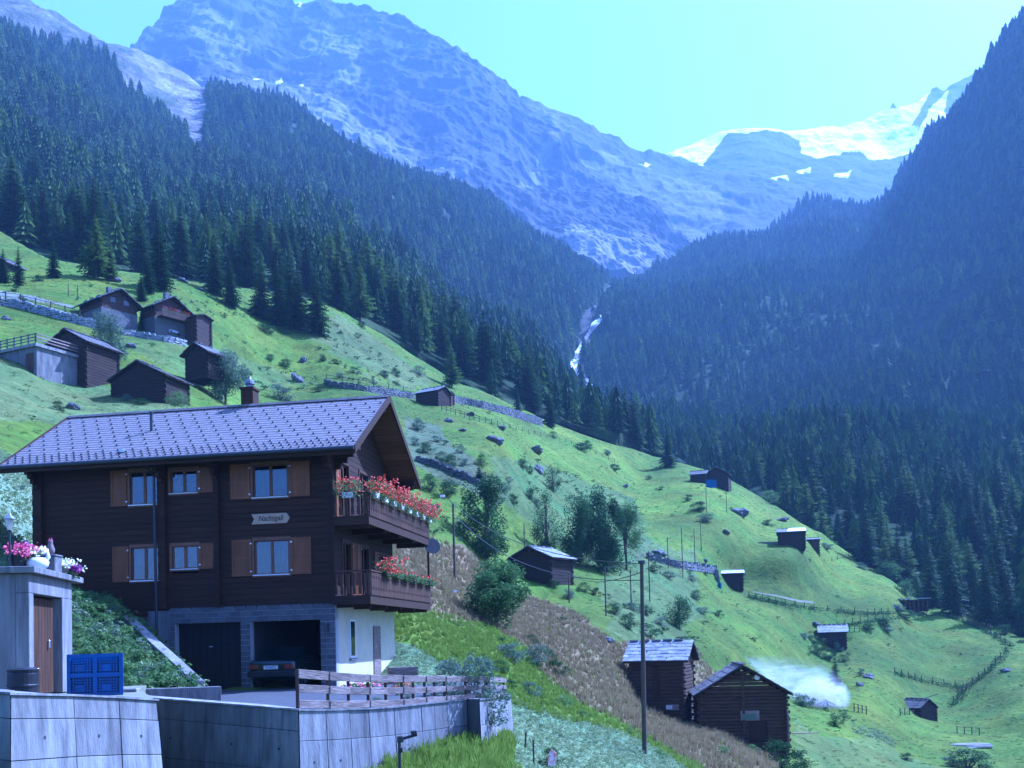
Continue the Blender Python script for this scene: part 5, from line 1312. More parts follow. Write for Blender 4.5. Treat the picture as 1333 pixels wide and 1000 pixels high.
# ------------------------------------------------------------ rail fence on the wall
fp = [(385, 925, 21.35), (425, 925, 22.0), (452, 924.5, 22.5), (478, 923.7, 23.0), (501, 922.5, 23.5), (522, 920.6, 23.95), (537, 919, 24.3), (552, 917.4, 24.65), (565, 916.2, 24.95), (578, 914.8, 25.3), (606, 911.8, 26.0), (634, 910.4, 26.5), (656, 908.4, 29.1)]
toph = [870, 873.5, 875.5, 877, 878, 878.8, 879.2, 879.3, 879.4, 879.5, 879.7, 880.5, 882.5]
fence = thing('rail_fence', 'curving fence of three weathered grey boards on top of the concrete wall', 'fence', P(*fp[0]))
O = P(*fp[0]); pts = [P(*q) + Vector((0, .16, 0)) for q in fp]; hts = [P(a[0], h, a[2]).z - P(*a).z for a, h in zip(fp, toph)]
for p, h in zip(pts, hts):
    q = p - O; MB().box(q.x - .03, q.x + .03, q.y + .0, q.y + .06, q.z - .1, q.z + h - .02).build('post', 'rusty_post', fence)
bt = MB()
for i in range(len(pts) - 1):
    for k, (f0, f1) in enumerate(((.04, .24), (.40, .60), (.76, .98))):
        a, b = pts[i] - O, pts[i + 1] - O; ha, hb_ = hts[i], hts[i + 1]; dd = (b - a); dn = Vector((dd.x, dd.y, 0)).normalized(); nn = Vector((dn.y, -dn.x, 0)); nn = nn if nn.y < 0 else -nn
        ov = .02 if i % 2 else -.0
        a2, b2 = a + dn * .004 + nn * (.03 + ov), b - dn * .004 + nn * (.03 + ov)
        jz = random.uniform(-.012, .012)
        v_ = [a2 + Vector((0, 0, ha * f0 + jz)), b2 + Vector((0, 0, hb_ * f0 + jz)), b2 + Vector((0, 0, hb_ * f1 + jz)), a2 + Vector((0, 0, ha * f1 + jz))]
        v_ += [p + nn * .035 for p in v_]
        MB().add(v_, [(0, 3, 2, 1), (4, 5, 6, 7), (0, 1, 5, 4), (1, 2, 6, 5), (2, 3, 7, 6), (3, 0, 4, 7)]).build('board', 'weathered_wood', fence, bevel=.006)
# plants behind the fence
for k, (px, Y, w_, h_, m, lb) in enumerate([(512, 30, 10, 12, 'leaf_dark', 'dark rose bush by the chalet side wall'), (470, 31, 14, 16, 'leaf_dark', 'low dark bush right of the brick pillar'), (490, 25.5, 20, 8, 'leaf_green', 'light green weeds behind the middle of the rail fence'), (430, 23.5, 24, 7, 'leaf_green', 'light green weeds behind the left part of the rail fence'), (530, 27, 16, 10, 'leaf_grey', 'grey green herb clump behind the rail fence')]):
    p = P(px, 900, Y); p.z = -1.42; bush(0, 0, w_, h_, m, lb, 'garden_bush', 'bush', pos=p)
for px, Y, pet, lb in ((462, 30.5, 'pink_petals', 'pink flowers behind the rail fence near the pillar'), (478, 30, 'pink_petals', 'second clump of pink flowers behind the rail fence'), (522, 29, 'red_petals', 'red flowers behind the rail fence near the wall corner')):
    p = P(px, 900, Y); p.z = -1.42; t = thing('flower_clump', lb, 'flowers', p); lv, fl_ = flower_mesh(int(px), .6, 200, 22, .3, pet, .2); place('leaves', lv, t); place('blossoms', fl_, t)
# stacked roof stones at the wall corner
p = P(524, 868, 37); p.z = -1.4; t = thing('wood_pile', 'small stack of grey planks at the far corner of the chalet', 'wood pile', p, .3)
for k in range(6):
    for j in range(3): MB().box(-.5, .5, -.3 + .2 * j, -.12 + .2 * j, .1 * k, .09 + .1 * k).build('plank', 'weathered_wood', t)
# grey willow shrub at the end of the fence
p = P(622, 912, 26.6); bush(0, 0, 74, 92, 'leaf_grey', 'tall grey green shrub growing over the end of the rail fence', 'shrub', 'shrub', pos=p - Vector((0, .1, .35)))
p = P(585, 914, 28.5); p.z = -1.5; bush(0, 0, 60, 62, 'leaf_grey', 'loose grey shrub behind the right part of the rail fence', 'shrub', 'shrub', pos=p)

# floodlight on a bracket in front of the wall
p = P(520, 1000, 20.3); p.z -= .3; t = thing('street_light', 'dark bent lamp post with two small floodlights in front of the concrete wall', 'lamp post', p)
zt = P(520, 965, 20.3).z - p.z
MB().tube([(0, 0, -.3), (0.01, 0, zt), (.08, 0, zt + .05), (.36, 0, zt + .12)], .03, 8).build('post', 'dark_metal', t)
MB().box(.24, .36, -.06, .06, zt + .13, zt + .2).build('floodlight', 'dark_metal', t, bevel=.01); MB().box(-.03, .09, -.06, .06, zt - .02, zt + .1).build('floodlight', 'dark_metal', t, bevel=.01); MB().box(.0, .07, -.05, .05, zt - .22, zt - .12).build('junction_box', 'black_plastic', t, bevel=.01)
# two garden stakes, scarecrow bush
for (x, y0, y1, lb) in ((683, 953, 975, 'short leaning stake at the edge of the pale plot'), (695, 963, 993, 'dark upright stake left of the dressed up bush')):
    p = ground(x, y1); h = (y1 - y0) * p.y / FPX; tag(MB().tube([(0, 0, -.2), (.05 if x < 690 else 0, 0, h)], .025, 6).build('stake', 'pole_wood', loc=p), lb, 'stake')
bush(718, 1000, 30, 32, 'leaf_dark', 'small dark bush with a red and white cloth on the pale plot', 'garden_bush')
p = ground(718, 1000); t = tag(MB().prism([(-.1, 0, 0), (.1, .02, 0), (.14, 0, .3), (0, .03, .42), (-.08, 0, .28)], (0, .05, 0)).build('cloth', 'cloth_red', loc=p + Vector((0, -.35, .1))) if 'cloth_red' in MATS else MB().prism([(-.1, 0, 0), (.1, .02, 0), (.14, 0, .3), (0, .03, .42), (-.08, 0, .28)], (0, .05, 0)).build('cloth', 'pink_petals', loc=p + Vector((0, -.35, .1))), 'red and white cloth tied to the small dark bush', 'cloth')
# ------------------------------------------------------------ huts and barns
def hut(label, px, py, W, D, H, rise, rz, ridge='x', wall='far_log', roof='old_shingle', name='barn', logs=False, slates=False, over=.4, sink=2.4, cat=None, fine=True, doors=(), Y=None, group=None, course=.3, base_h=.0, foot='field_stone', roof_side=None, gap=None):
    """log hut. Origin: middle of the front wall at the ground; W along the front, D deep.
    ridge 'x': eaves along the front; ridge 'y': the gable is the front"""
    p = ground(px, py) if Y is None else P(px, py, Y)
    t = thing(name, label, cat or name.replace('_', ' '), p, R(rz), group)
    x0, x1 = -W / 2, W / 2
    if base_h: MB().box(x0 - .1, x1 + .1, -.1, D + .1, -sink, base_h - .005).build('stone_base', foot, t)
    z0 = base_h if base_h else -sink
    def rz_(x, y):
        return H + rise * (1 - abs(y - D / 2) / (D / 2)) if ridge == 'x' else H + rise * (1 - abs(x) / (W / 2))
    th = .16
    # walls: courses of logs all round, ends crossing at the corners
    nc = int(math.ceil((H - z0) / course)); co = (H - z0) / nc
    jb = MB()
    def log(nm, *a, m=wall):
        if logs: return MB().box(*a).build(nm, m, t, bevel=.03)
        jb.box(*a)
    rl = random.Random(int(px))
    for k in range(nc):
        a, b = z0 + k * co, z0 + (k + 1) * co - .03; j = rl.uniform(-.025, .025); e = .16 if k % 2 else .05
        fs = [(x0 - e, x1 + e)]
        for (d0, d1, dz0, dz1) in doors:
            if a < dz1 and b > dz0: fs = [s for s_ in fs for s in ((s_[0], min(s_[1], d0)), (max(s_[0], d1), s_[1])) if s[1] - s[0] > .05]
        for s in fs: log('log', s[0], s[1], -.0 + j * .5, th + j * .5, a, b)
        log('log', x0 - e, x1 + e, D - th, D, a, b)
        e2 = .05 if k % 2 else .16
        log('log', x1 - th + j * .4, x1 + j * .4, th + .002 if False else -e2, D + e2, a + .012, b + .012); log('log', x0 + j * .4, x0 + th + j * .4, -e2, D + e2, a + .012, b + .012)
    ng = max(2, int(rise / course))
    for k in range(ng):
        a = H + rise * k / ng; b = H + rise * (k + 1) / ng - .03; f_ = 1 - (k + .8) / ng
        if ridge == 'x':
            y0, y1 = D / 2 - D / 2 * f_, D / 2 + D / 2 * f_
            for xx in (x0, x1 - th): log('log', xx, xx + th, y0, y1, a, b)
        else:
            for yy in (0, D - th): log('log', -W / 2 * f_, W / 2 * f_, yy, yy + th, a, b)
    if not logs: tag(jb.build('log_wall', wall, t), kind='stuff')
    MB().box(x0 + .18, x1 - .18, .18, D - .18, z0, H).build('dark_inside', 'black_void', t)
    for (d0, d1, dz0, dz1) in doors: MB().box(d0, d1, .1, .15, dz0, dz1).build('door', 'dark_timber', t)
    # roof
    tk = .1; o = over; RF = None
    for s in (-1, 1):
        rf = roof if not roof_side or s < 0 else roof_side
        if ridge == 'x': e0, e1 = (D / 2, D / 2 + s * (D / 2 + o)); sl_ = rise / (D / 2)
        else: e0, e1 = 0, s * (W / 2 + o); sl_ = rise / (W / 2)
        span = abs(e1 - e0); L0, L1 = ((x0 - o, x1 + o) if ridge == 'x' else (-o, D + o))
        zr = H + rise + .08; ze = zr - sl_ * span
        def pt(l, e_, z): return (l, e_, z) if ridge == 'x' else (e_, l, z)
        MB().prism([pt(L0, e0, zr), pt(L0, e1, ze), pt(L0, e1, ze - tk), pt(L0, e0, zr - tk)], Vector(pt(L1 - L0, 0, 0))).build('roof', 'far_log', t)
        rs = slates and (ridge == 'y' or s < 0)
        szz = slates if slates else .55
        nr_ = max(3, int(span / (szz * .8))); ncl = max(4, int((L1 - L0) / szz)); jn = MB()
        for i in range(nr_):
            for j in range(-1, ncl + 1):
                c = L0 + (j + .5 + (i % 2) * .5) * (L1 - L0) / ncl; hw = (L1 - L0) / ncl * rl.uniform(.46, .56)
                a_, b_ = max(L0 - .05, c - hw), min(L1 + .05, c + hw)
                if b_ - a_ < .15: continue
                s0 = span * (1 - (i + rl.uniform(-.05, .12) - .12) / nr_); s1 = span * (1 - (i + 1.25) / nr_); s1 = max(s1, 0)
                lift = rl.uniform(.0, .025) + .03 * 1
                def zz(sv, up): return zr - sl_ * sv + up
                sg_ = 1 if e1 > e0 else -1
                top_ = [pt(a_, e0 + sg_ * s0, zz(s0, .06 + lift)), pt(b_, e0 + sg_ * s0, zz(s0, .06 + lift + rl.uniform(-.015, .015))), pt(b_ - rl.uniform(0, .06), e0 + sg_ * s1, zz(s1, .025 + lift)), pt(a_ + rl.uniform(0, .06), e0 + sg_ * s1, zz(s1, .025 + lift))]
                vv = [Vector(q) for q in top_]; vv += [q - Vector((0, 0, .045)) for q in vv]
                F6 = [(0, 1, 2, 3), (7, 6, 5, 4), (0, 4, 5, 1), (1, 5, 6, 2), (2, 6, 7, 3), (3, 7, 4, 0)]
                if rs: MB().add(vv, F6).build('slate', rf, t)
                else: jn.add(vv, F6)
        if not rs: tag(jn.build('shingles', rf, t), kind='stuff')
    rdg = MB()
    for k in range(max(3, int((L1 - L0) / .8))):
        c = L0 + .4 + k * .8
        if c > L1: break
        q = MB(); (q.box(c - .33, c + .3, D / 2 - .2, D / 2 + .16, zr + .06, zr + .13 + .03 * (k % 2)) if ridge == 'x' else q.box(-.2, .2, c - .33, c + .3, zr + .05, zr + .12 + .03 * (k % 2))); q.build('ridge_stone', roof, t)
    return t, p
def W_(px, Y): return px * Y / FPX
# two near barns
tA, pA = hut('tall narrow log barn with pale diamond slate roof right of the big pole', 856, 929, 3.75, 4.2, 3.75, 1.15, -19, 'x', 'old_log', 'slate', logs=True, slates=.5, over=.42, Y=72, sink=2.0, course=.24, doors=((-.3, .15, .9, 3.2),))
MB().box(.7, 1.5, -.06, -.01, .25, .62).build('shelf_board', 'weathered_wood', tA); MB().box(.62, 1.05, -.1, -.061, .3, .58).build('pale_board', 'white_paint', tA)
MB().box(-2.8, -1.95, .5, 1.5, 2.0, 2.12).build('side_shelf', 'weathered_wood', tA); MB().box(-2.7, -2.6, .6, .7, .2, 2.0).build('side_post', 'old_log', tA)
tB, pB = hut('broad low log barn with the pale crooked slate gable beside the smoke', 969, 957, 5.7, 5.5, 2.75, 1.75, -6, 'y', 'old_log', 'old_shingle', logs=True, slates=.55, over=.35, Y=68.5, sink=1.6, course=.24, doors=((.3, 1.5, -.4, .9),))
MB().box(-.2, 1.0, -.08, -.01, .95, 1.6).build('shutter_board', 'weathered_wood', tB); MB().box(-.1, .8, -.12, -.081, 1.0, 1.4).build('cloth_patch', 'leaf_grey', tB)
MB().tube([(.95, -.1, 3.78), (.95, -.06, 3.78)], .18, 12).build('round_plate', 'white_paint', tB)
MB().box(-.09, .09, -.1, -.02, 0, 4.1).build('centre_post', 'old_log', tB)
for k in range(4): MB().box(2.75 + .0, 2.83, -.3 - .1 * k, -.25 - .1 * k, -.6, 1.6 - .1 * k).build('leaning_plank', 'weathered_wood', tB)
bt_ = thing('blue_barrel', 'pale blue plastic sheet and tub at the foot of the crooked barn', 'tarp', ground(960, 948) + Vector((0, -1.0, 0)))
MB().prism([(-.6, 0, 0), (.7, .1, -.1), (.5, 0, .35), (.1, 0, .55), (-.45, 0, .5)], (0, .5, 0)).build('sheet', 'blue_tarp', bt_)
tag(MB().box(0, 2.2, -.08, .08, 0, .1).build('plank', 'sign_wood', loc=ground(1033, 957) + Vector((0, 0, .1))), 'long pale plank lying on the grass right of the crooked barn', 'plank')
# middle distance
hut('low dark hut with grey slate roof beside the leafy trees', 690, 757, 5.0, 4.2, 2.3, 1.15, -34, 'y', roof='slate', over=.35, base_h=.0, Y=104)
hut('dark hut with pale slate roof just right of the geranium balcony', 553, 686, 4.2, 4.4, 2.7, 1.1, -36, 'y', roof='slate', over=.35, Y=112, sink=1.5)
hut('small grey hut with attached reddish shed at the long stone wall', 556, 527, 4.4, 4.0, 2.2, 1.0, -30, 'x', roof='slate', over=.3)
p = ground(578, 526); hut('small reddish shed leaning against the grey hut at the stone wall', 577, 526, 2.0, 2.0, 1.8, .4, -30, 'x', wall='brown_timber', over=.15, name='shed')
hut('weathered hut on the meadow crest with light slate roof and blue sheet', 933, 634, 5.4, 4.5, 3.1, 1.6, -20, 'y', roof='slate', over=.4)
hut('low dark shed joined to the left of the crest hut', 909, 628, 3.6, 3.5, 2.0, .9, -20, 'x', roof='old_shingle', over=.4, name='shed')
tag(MB().box(-1.2, 1.2, -.1, .05, -.2, 1.7).build('tarp', 'blue_tarp', loc=ground(925, 635) + Vector((0, -1.0, 0))), 'blue sheet hung on the front of the crest hut', 'tarp')
tG, pG = hut('leaning plank hut with bright white metal patch on its roof', 1031, 712, 4.6, 5.0, 3.1, .75, -14, 'x', wall='weathered_dark', roof='slate', over=.3) if 'weathered_dark' in MATS else hut('leaning plank hut with bright white metal patch on its roof', 1031, 711, 4.9, 5.0, 2.7, .75, -14, 'x', roof='slate', over=.3, sink=.7)
MB().prism([(-.9, -.32, 2.78), (2.7, -.32, 2.78), (2.6, 2.3, 3.6), (-.5, 2.3, 3.6)], (0, 0, .05)).build('metal_sheet', 'white_paint', tG)
hut('low red brown lean-to right of the white patched hut', 1058, 712, 2.6, 2.6, 1.5, .35, -14, 'x', wall='brown_timber', roof='slate', over=.3, name='shed')
tag(MB().box(-2.2, 2.2, -1.2, 1.2, -.3, .12).build('hay_platform', 'gravel_path', loc=ground(1000, 707)), 'low pale stone platform left of the white patched hut', 'platform')
tH, pH = hut('tiny dark hut with a bright white sheet metal roof', 953, 766, 3.7, 3.2, 2.6, .5, -8, 'x', roof='white_paint', over=.35, sink=.6)
tag(MB().lathe([(.3, 0), (.35, .5), (.3, .9)], n=12).build('rain_butt', 'blue_tarp', loc=ground(937, 766)), 'small blue water butt left of the white roofed hut', 'water butt')
hut('small slate roofed hut among bushes at the centre of the right meadow', 1085, 845, 4.2, 3.8, 2.9, 1.1, -16, 'x', roof='slate', over=.35, sink=.8)
hut('small black hut with pole on its roof in the lower right meadow', 1209, 937, 3.3, 3.6, 1.7, 1.1, 28, 'y', roof='old_shingle', over=.2)
tag(MB().tube([(-1.6, 0, 0), (2.0, .3, .9)], .06, 6).build('pole', 'pole_wood', loc=ground(1209, 937) + Vector((-.2, .5, 2.6))), 'pale pole lying across the roof of the black hut', 'pole')
# upper left hamlet
def chalet2(label, px, py, Wf, Dg, H, rise, rz, Y, base, rail, wall='brown_timber', roof='slate', base_m='field_stone'):
    t, p = hut(label, px, py, Wf, Dg, H, rise, rz, 'x', wall=wall, roof=roof, name='chalet', base_h=base, over=.7, Y=Y, foot=base_m, cat='house')
    for k in range(3):
        a = -Wf / 2 + Wf * (k + .6) / 3.4; f_ = MB().box(a, a + .9, -.03, .0 - .005, base + .9, base + 1.7).build('window', 'brown_timber', t); MB().box(a + .08, a + .82, -.045, -.031, base + .98, base + 1.62).build('pane', 'dark_glass', f_)
    for k in range(2):
        a = Dg * (k + .6) / 2.6; f_ = MB().box(Wf / 2 + .005, Wf / 2 + .03, a, a + .9, base + .9, base + 1.5).build('window', 'brown_timber', t); MB().box(Wf / 2 + .031, Wf / 2 + .045, a + .08, a + .82, base + .98, base + 1.62).build('pane', 'dark_glass', f_)
    if rail:
        MB().box(Wf / 2 + .01, Wf / 2 + 1.1, .3, Dg - .3, base - .1, base).build('balcony', 'brown_timber', t); MB().box(Wf / 2 + 1.0, Wf / 2 + 1.1, .3, Dg - .3, base + .0, base + .8).build('railing', 'brown_timber', t); 
        lv, fl_ = flower_mesh(int(px), Dg - .8, 300, 120, .35, 'red_petals', .15); place('geraniums', fl_, t, (Wf / 2 + 1.15, Dg / 2, base + .75)); place('leaves', lv, t, (Wf / 2 + 1.15, Dg / 2, base + .7))
    MB().box(-Wf * .1, -Wf * .1 + .6, Dg / 2, Dg / 2 + .6, H + rise - .3, H + rise + 1.1).build('chimney', 'field_stone', t)
    return t
chalet2('red brown chalet with pale slate roof, largest of the upper hamlet', 118, 410, 5.2, 5.0, 1.8, 1.5, -38, 134, .5, False)
chalet2('chalet with grey roof and a red flowered balcony in the upper hamlet', 193, 420, 3.2, 5.0, 2.1, 1.5, -38, 137, .6, True, base_m='block_stone')
hut('small flat roofed dark hut at the right end of the upper hamlet', 246, 436, 3.0, 2.6, 2.3, .4, -34, 'x', wall='brown_timber', over=.25, Y=139)
hut('big dark barn with shingle gable left of the slender leafy tree', 87, 490, 5.0, 4.6, 3.3, 1.4, -22, 'y', over=.4, Y=104, sink=1.4)
hut('wide low dark barn directly behind the chalet roof', 180, 521, 5.9, 4.0, 2.2, 1.5, -16, 'y', over=.35, Y=99, sink=1.0)
hut('small hut with open porch left of the pale larch', 256, 476, 3.2, 2.8, 1.5, 1.0, -26, 'y', roof='old_shingle', over=.5, Y=118, sink=1.6)
hut('dark hut half hidden by the spruce at the left picture edge', -4, 366, 4.0, 4.0, 2.8, 1.3, -20, 'y', over=.4, Y=165)
# concrete garage with railing
p = P(20, 486, 100.5); gar = thing('concrete_garage', 'pale concrete garage with dark railing on its flat roof at the left edge', 'garage', p, R(-26))
MB().box(-5, 3.0, 0, 6, -1.5, 2.2).build('wall_block', 'concrete', gar); MB().box(-5.2, 3.2, -.25, 6.1, 2.203, 2.5).build('roof_slab', 'concrete', gar); MB().box(1.5, 2.6, -.02, .0 - .004, -.6, 1.7).build('door', 'brown_timber', gar)
for k in range(9): MB().box(-5 + k, -4.9 + k, -.2, -.1, 2.5, 3.5).build('post', 'dark_metal', gar)
for k in range(3): MB().box(-5.1, 3.2, -.18, -.13, 2.75 + .3 * k, 2.83 + .3 * k).build('rail', 'dark_metal', gar)
for k in range(3): MB().box(3.12, 3.2, -.12, 5.8, 2.75 + .3 * k, 2.87 + .3 * k).build('rail', 'weathered_wood', gar)
# ------------------------------------------------------------ dry stone walls
def stone_wall(label, pts, hpx, m='field_stone', posts=False, sz=.55, th=.7):
    W = []
    for i in range(len(pts) - 1):
        a, b = pts[i], pts[i + 1]; n_ = max(1, int(math.hypot(b[0] - a[0], b[1] - a[1]) / 6))
        for k in range(n_): W.append(ground(a[0] + (b[0] - a[0]) * k / n_, a[1] + (b[1] - a[1]) * k / n_))
    W.append(ground(*pts[-1])); t = thing('stone_wall', label, 'wall', W[0]); b_ = MB(); rw = random.Random(len(label)); po = []
    for i in range(len(W) - 1):
        A, B = W[i], W[i + 1]; L = (B - A).length; H_ = hpx * A.y / FPX; dh = Vector((B.x - A.x, B.y - A.y, 0)).normalized(); ang = math.atan2(dh.y, dh.x)
        x = 0
        while x < L:
            z_ = -.3
            while z_ < H_:
                h_ = sz * rw.uniform(.45, .8); l_ = sz * rw.uniform(.8, 1.5); c = A.lerp(B, min(1, (x + rw.uniform(-.1, .1)) / L)) - W[0]
                Mx = Matrix.Translation(c + Vector((0, 0, z_))) @ Matrix.Rotation(ang + rw.uniform(-.12, .12), 4, 'Z') @ Matrix.Rotation(rw.uniform(-.1, .1), 4, 'X')
                w2 = th / 2 * rw.uniform(.85, 1.15); c0 = rw.uniform(.03, .09)
                vs_ = [Mx @ Vector(q) for q in ((-l_/2+c0, -w2, c0), (l_/2-c0, -w2, c0), (l_/2, -w2+c0, h_*.5), (l_/2-c0, -w2, h_-c0), (-l_/2+c0, -w2, h_-c0), (-l_/2, -w2+c0, h_*.5), (-l_/2+c0, w2, 0), (l_/2-c0, w2, 0), (l_/2-c0, w2, h_), (-l_/2+c0, w2, h_))]
                b_.add(vs_, [(0, 1, 2, 3, 4, 5), (4, 3, 8, 9), (1, 7, 8, 3, 2), (0, 5, 4, 9, 6), (0, 6, 7, 1)]); z_ += h_ * .9
            x += sz * 1.05
    tag(b_.build('stones', m, t), kind='stuff')
    if posts:
        for i in range(0, len(W), posts): q = W[i] - W[0] + Vector((0, 0, hpx * W[i].y / FPX)); MB().box(q.x - .06, q.x + .06, q.y - .06, q.y + .06, q.z - .2, q.z + 1.1).build('post', 'pole_wood', t)
        for z_ in (.5, .95): MB().tube([w_ - W[0] + Vector((0, 0, hpx * w_.y / FPX + z_)) for w_ in W], .035, 4).build('rail', 'pole_wood', t)
    return t
mat('pale_stone', (0.30, 0.30, 0.30), (0.17, 0.17, 0.175), 2, 0.9, 0.6)
stone_wall('long pale dry stone wall with post fence climbing to the upper hamlet', [(-30, 395), (20, 400), (60, 410), (110, 424), (150, 433)], 8, 'pale_stone', posts=3)
stone_wall('pale stone terrace wall below the flowered chalet', [(160, 436), (200, 442), (240, 449)], 5, 'pale_stone')
stone_wall('grey stone wall left of the small grey hut', [(425, 502), (460, 507), (500, 513), (538, 519)], 6, posts=3)
stone_wall('grey stone wall running under the forest edge right of the grey hut', [(582, 522), (620, 530), (660, 540), (705, 554)], 8)
stone_wall('rough stone wall in the bushy gully above the leafy trees', [(545, 601), (580, 612), (610, 626), (640, 642)], 6)
stone_wall('rubble bank left of the tiny white roofed hut', [(845, 728), (880, 738), (930, 745), (934, 758)], 5, sz=.8)
for k, (pts, lb) in enumerate([([(975, 778), (1010, 786), (1060, 794), (1130, 800), (1165, 799)], 'low dark bank with posts across the right meadow'), ([(1070, 822), (1110, 812), (1150, 806), (1225, 800)], 'dark hedge bank right of the slate roofed hut'),
     ([(1232, 802), (1260, 812), (1290, 826), (1315, 842)], 'straight dark fence line at the top of the right field'), ([(1315, 842), (1290, 872), (1258, 898), (1236, 922)], 'straight fence line running down the right field'), ([(1165, 878), (1200, 888), (1258, 897)], 'dark bank crossing the right field')]):
    W = []
    for i in range(len(pts) - 1):
        for s in range(8): W.append(ground(pts[i][0] + (pts[i + 1][0] - pts[i][0]) * s / 8, pts[i][1] + (pts[i + 1][1] - pts[i][1]) * s / 8))
    t = thing('meadow_fence', lb, 'fence', W[0])
    for i in range(0, len(W), 2): q = W[i] - W[0]; MB().box(q.x - .05, q.x + .05, q.y - .05, q.y + .05, q.z - .2, q.z + 1.1).build('post', 'pole_wood', t)
    MB().tube([w_ - W[0] + Vector((0, 0, .9)) for w_ in W], .012, 4).build('wire', 'pole_wood', t)
    v, f, _ = leaf_cloud(500, .5, .5, .3, .1, k, .1, 8); hb_ = MB()
    for w_ in W:
        for _ in range(9):
            q = w_ - W[0]; i_ = random.randrange(len(v) // 4 - 30) * 4; d_ = Vector((random.gauss(0, .5), random.gauss(0, .5), .15))
            for c_ in range(i_, i_ + 64, 4): hb_.add([Vector(v[c_ + e_]) * 1.3 + q + d_ for e_ in range(4)], [(0, 1, 2, 3)])
    tag(hb_.build('weeds', 'leaf_dark', t), kind='stuff')
def post_fence(label, pts, n_, h=1.0):
    W = [];
    for i in range(n_ + 1):
        u = i / n_ * (len(pts) - 1); k = min(int(u), len(pts) - 2); f_ = u - k; W.append(ground(pts[k][0] + (pts[k + 1][0] - pts[k][0]) * f_, pts[k][1] + (pts[k + 1][1] - pts[k][1]) * f_))
    t = thing('post_fence', label, 'fence', W[0])
    for w_ in W: q = w_ - W[0]; MB().box(q.x - .045, q.x + .045, q.y - .045, q.y + .045, q.z - .2, q.z + h).build('post', 'pole_wood', t)
    for z_ in (.5, .9): MB().tube([w_ - W[0] + Vector((0, 0, z_ * h)) for w_ in W], .03, 4).build('rail', 'pole_wood', t)
post_fence('wire fence of dark posts across the middle meadow below the stone wall', [(575, 535), (620, 548), (680, 562), (740, 577), (800, 602)], 30, .9)
post_fence('short wooden fence left of the black hut', [(1172, 932), (1190, 930)], 3); post_fence('short wooden fence right of the smoke', [(1112, 926), (1128, 930)], 3)
post_fence('short rail fence right of the slate roofed hut', [(1106, 822), (1125, 822)], 3); post_fence('short fence on the mound left of the dark spruce', [(1083, 731), (1105, 725)], 3)
post_fence('short wooden fence in the lower right corner of the meadow', [(1246, 955), (1275, 957)], 3)
# ------------------------------------------------------------ boulders
def rock_mesh(seed):
    b = bmesh.new(); bmesh.ops.create_icosphere(b, subdivisions=3, radius=.5)
    for v in b.verts: v.co *= 1 + .55 * noise.noise(v.co * 2.0 + Vector((seed * 7.1, 0, 0))) + .22 * noise.noise(v.co * 5 + Vector((0, seed * 3.3, 0)))
    me = bpy.data.meshes.new('boulder'); b.to_mesh(me); b.free(); me.materials.append(MATS['boulder_rock']); return me
RKS = [rock_mesh(i) for i in range(6)]
def boulder(px, py, w_, h_, label):
    p = ground(px, py); o = place('boulder', RKS[random.randrange(6)], None, p + Vector((0, 0, h_ * p.y / FPX * .12)), (random.uniform(-.2, .2), random.uniform(-.2, .2), random.uniform(0, 6)), (w_ * p.y / FPX * 1.0, w_ * p.y / FPX * .8, h_ * p.y / FPX * 1.1))
    tag(o, label, 'rock', 'boulders on the meadow')
for q in [(644, 575, 22, 12, 'long smooth grey boulder on the bright meadow right of the gully'), (94, 532, 22, 12, 'dark rounded boulder on the pasture behind the chalet roof'), (388, 497, 17, 16, 'tall dark boulder above the chalet ridge'), (395, 471, 11, 9, 'small dark boulder upslope of the tall one'),
          (700, 614, 16, 13, 'round dark boulder below the middle meadow'), (612, 541, 14, 6, 'flat grey boulder near the wire fence'), (651, 558, 16, 6, 'flat boulder right of the wire fence'), (696, 588, 24, 9, 'flat wide boulder in the bright meadow'), (584, 549, 12, 8, 'pair of grey rocks below the grey hut'),
          (602, 561, 12, 6, 'small flat rock left of the smooth boulder'), (962, 670, 28, 15, 'big split boulder on the upper right meadow'), (945, 694, 13, 6, 'flat pale boulder below the big split boulder'), (858, 722, 20, 9, 'pale flat boulder beside the rubble bank'), (1018, 678, 20, 7, 'low boulder beside the white patched hut'),
          (791, 835, 14, 10, 'dark round stone on the dry slope'), (815, 676, 16, 11, 'pale rock right of the leafy trees'), (813, 634, 12, 5, 'small white flat stone on the middle meadow'), (918, 731, 8, 6, 'small dark stone left of the tiny hut'), (1062, 814, 14, 8, 'grey stone heap left of the slate roofed hut'),
          (8, 416, 12, 7, 'pale slanting stone at the left meadow'), (148, 366, 20, 9, 'pale boulder at the foot of the forest above the hamlet'), (170, 452, 14, 7, 'grey stone right of the slender tree'), (698, 790, 12, 4, 'flat white stone on the dry slope below the dark hut'), (590, 772, 14, 5, 'pale flat stone on the dry slope near the chalet'),
          (1310, 874, 12, 7, 'white stone at the right field edge'), (1130, 882, 16, 8, 'grey stone heap in the centre of the right meadow'), (1120, 893, 10, 7, 'dark stone below the grey heap'), (237, 366, 16, 6, 'pale rock at the forest foot'), (262, 378, 12, 5, 'second pale rock at the forest foot'),
          (1165, 791, 10, 5, 'white stone left of the woodpile')]: boulder(*q)
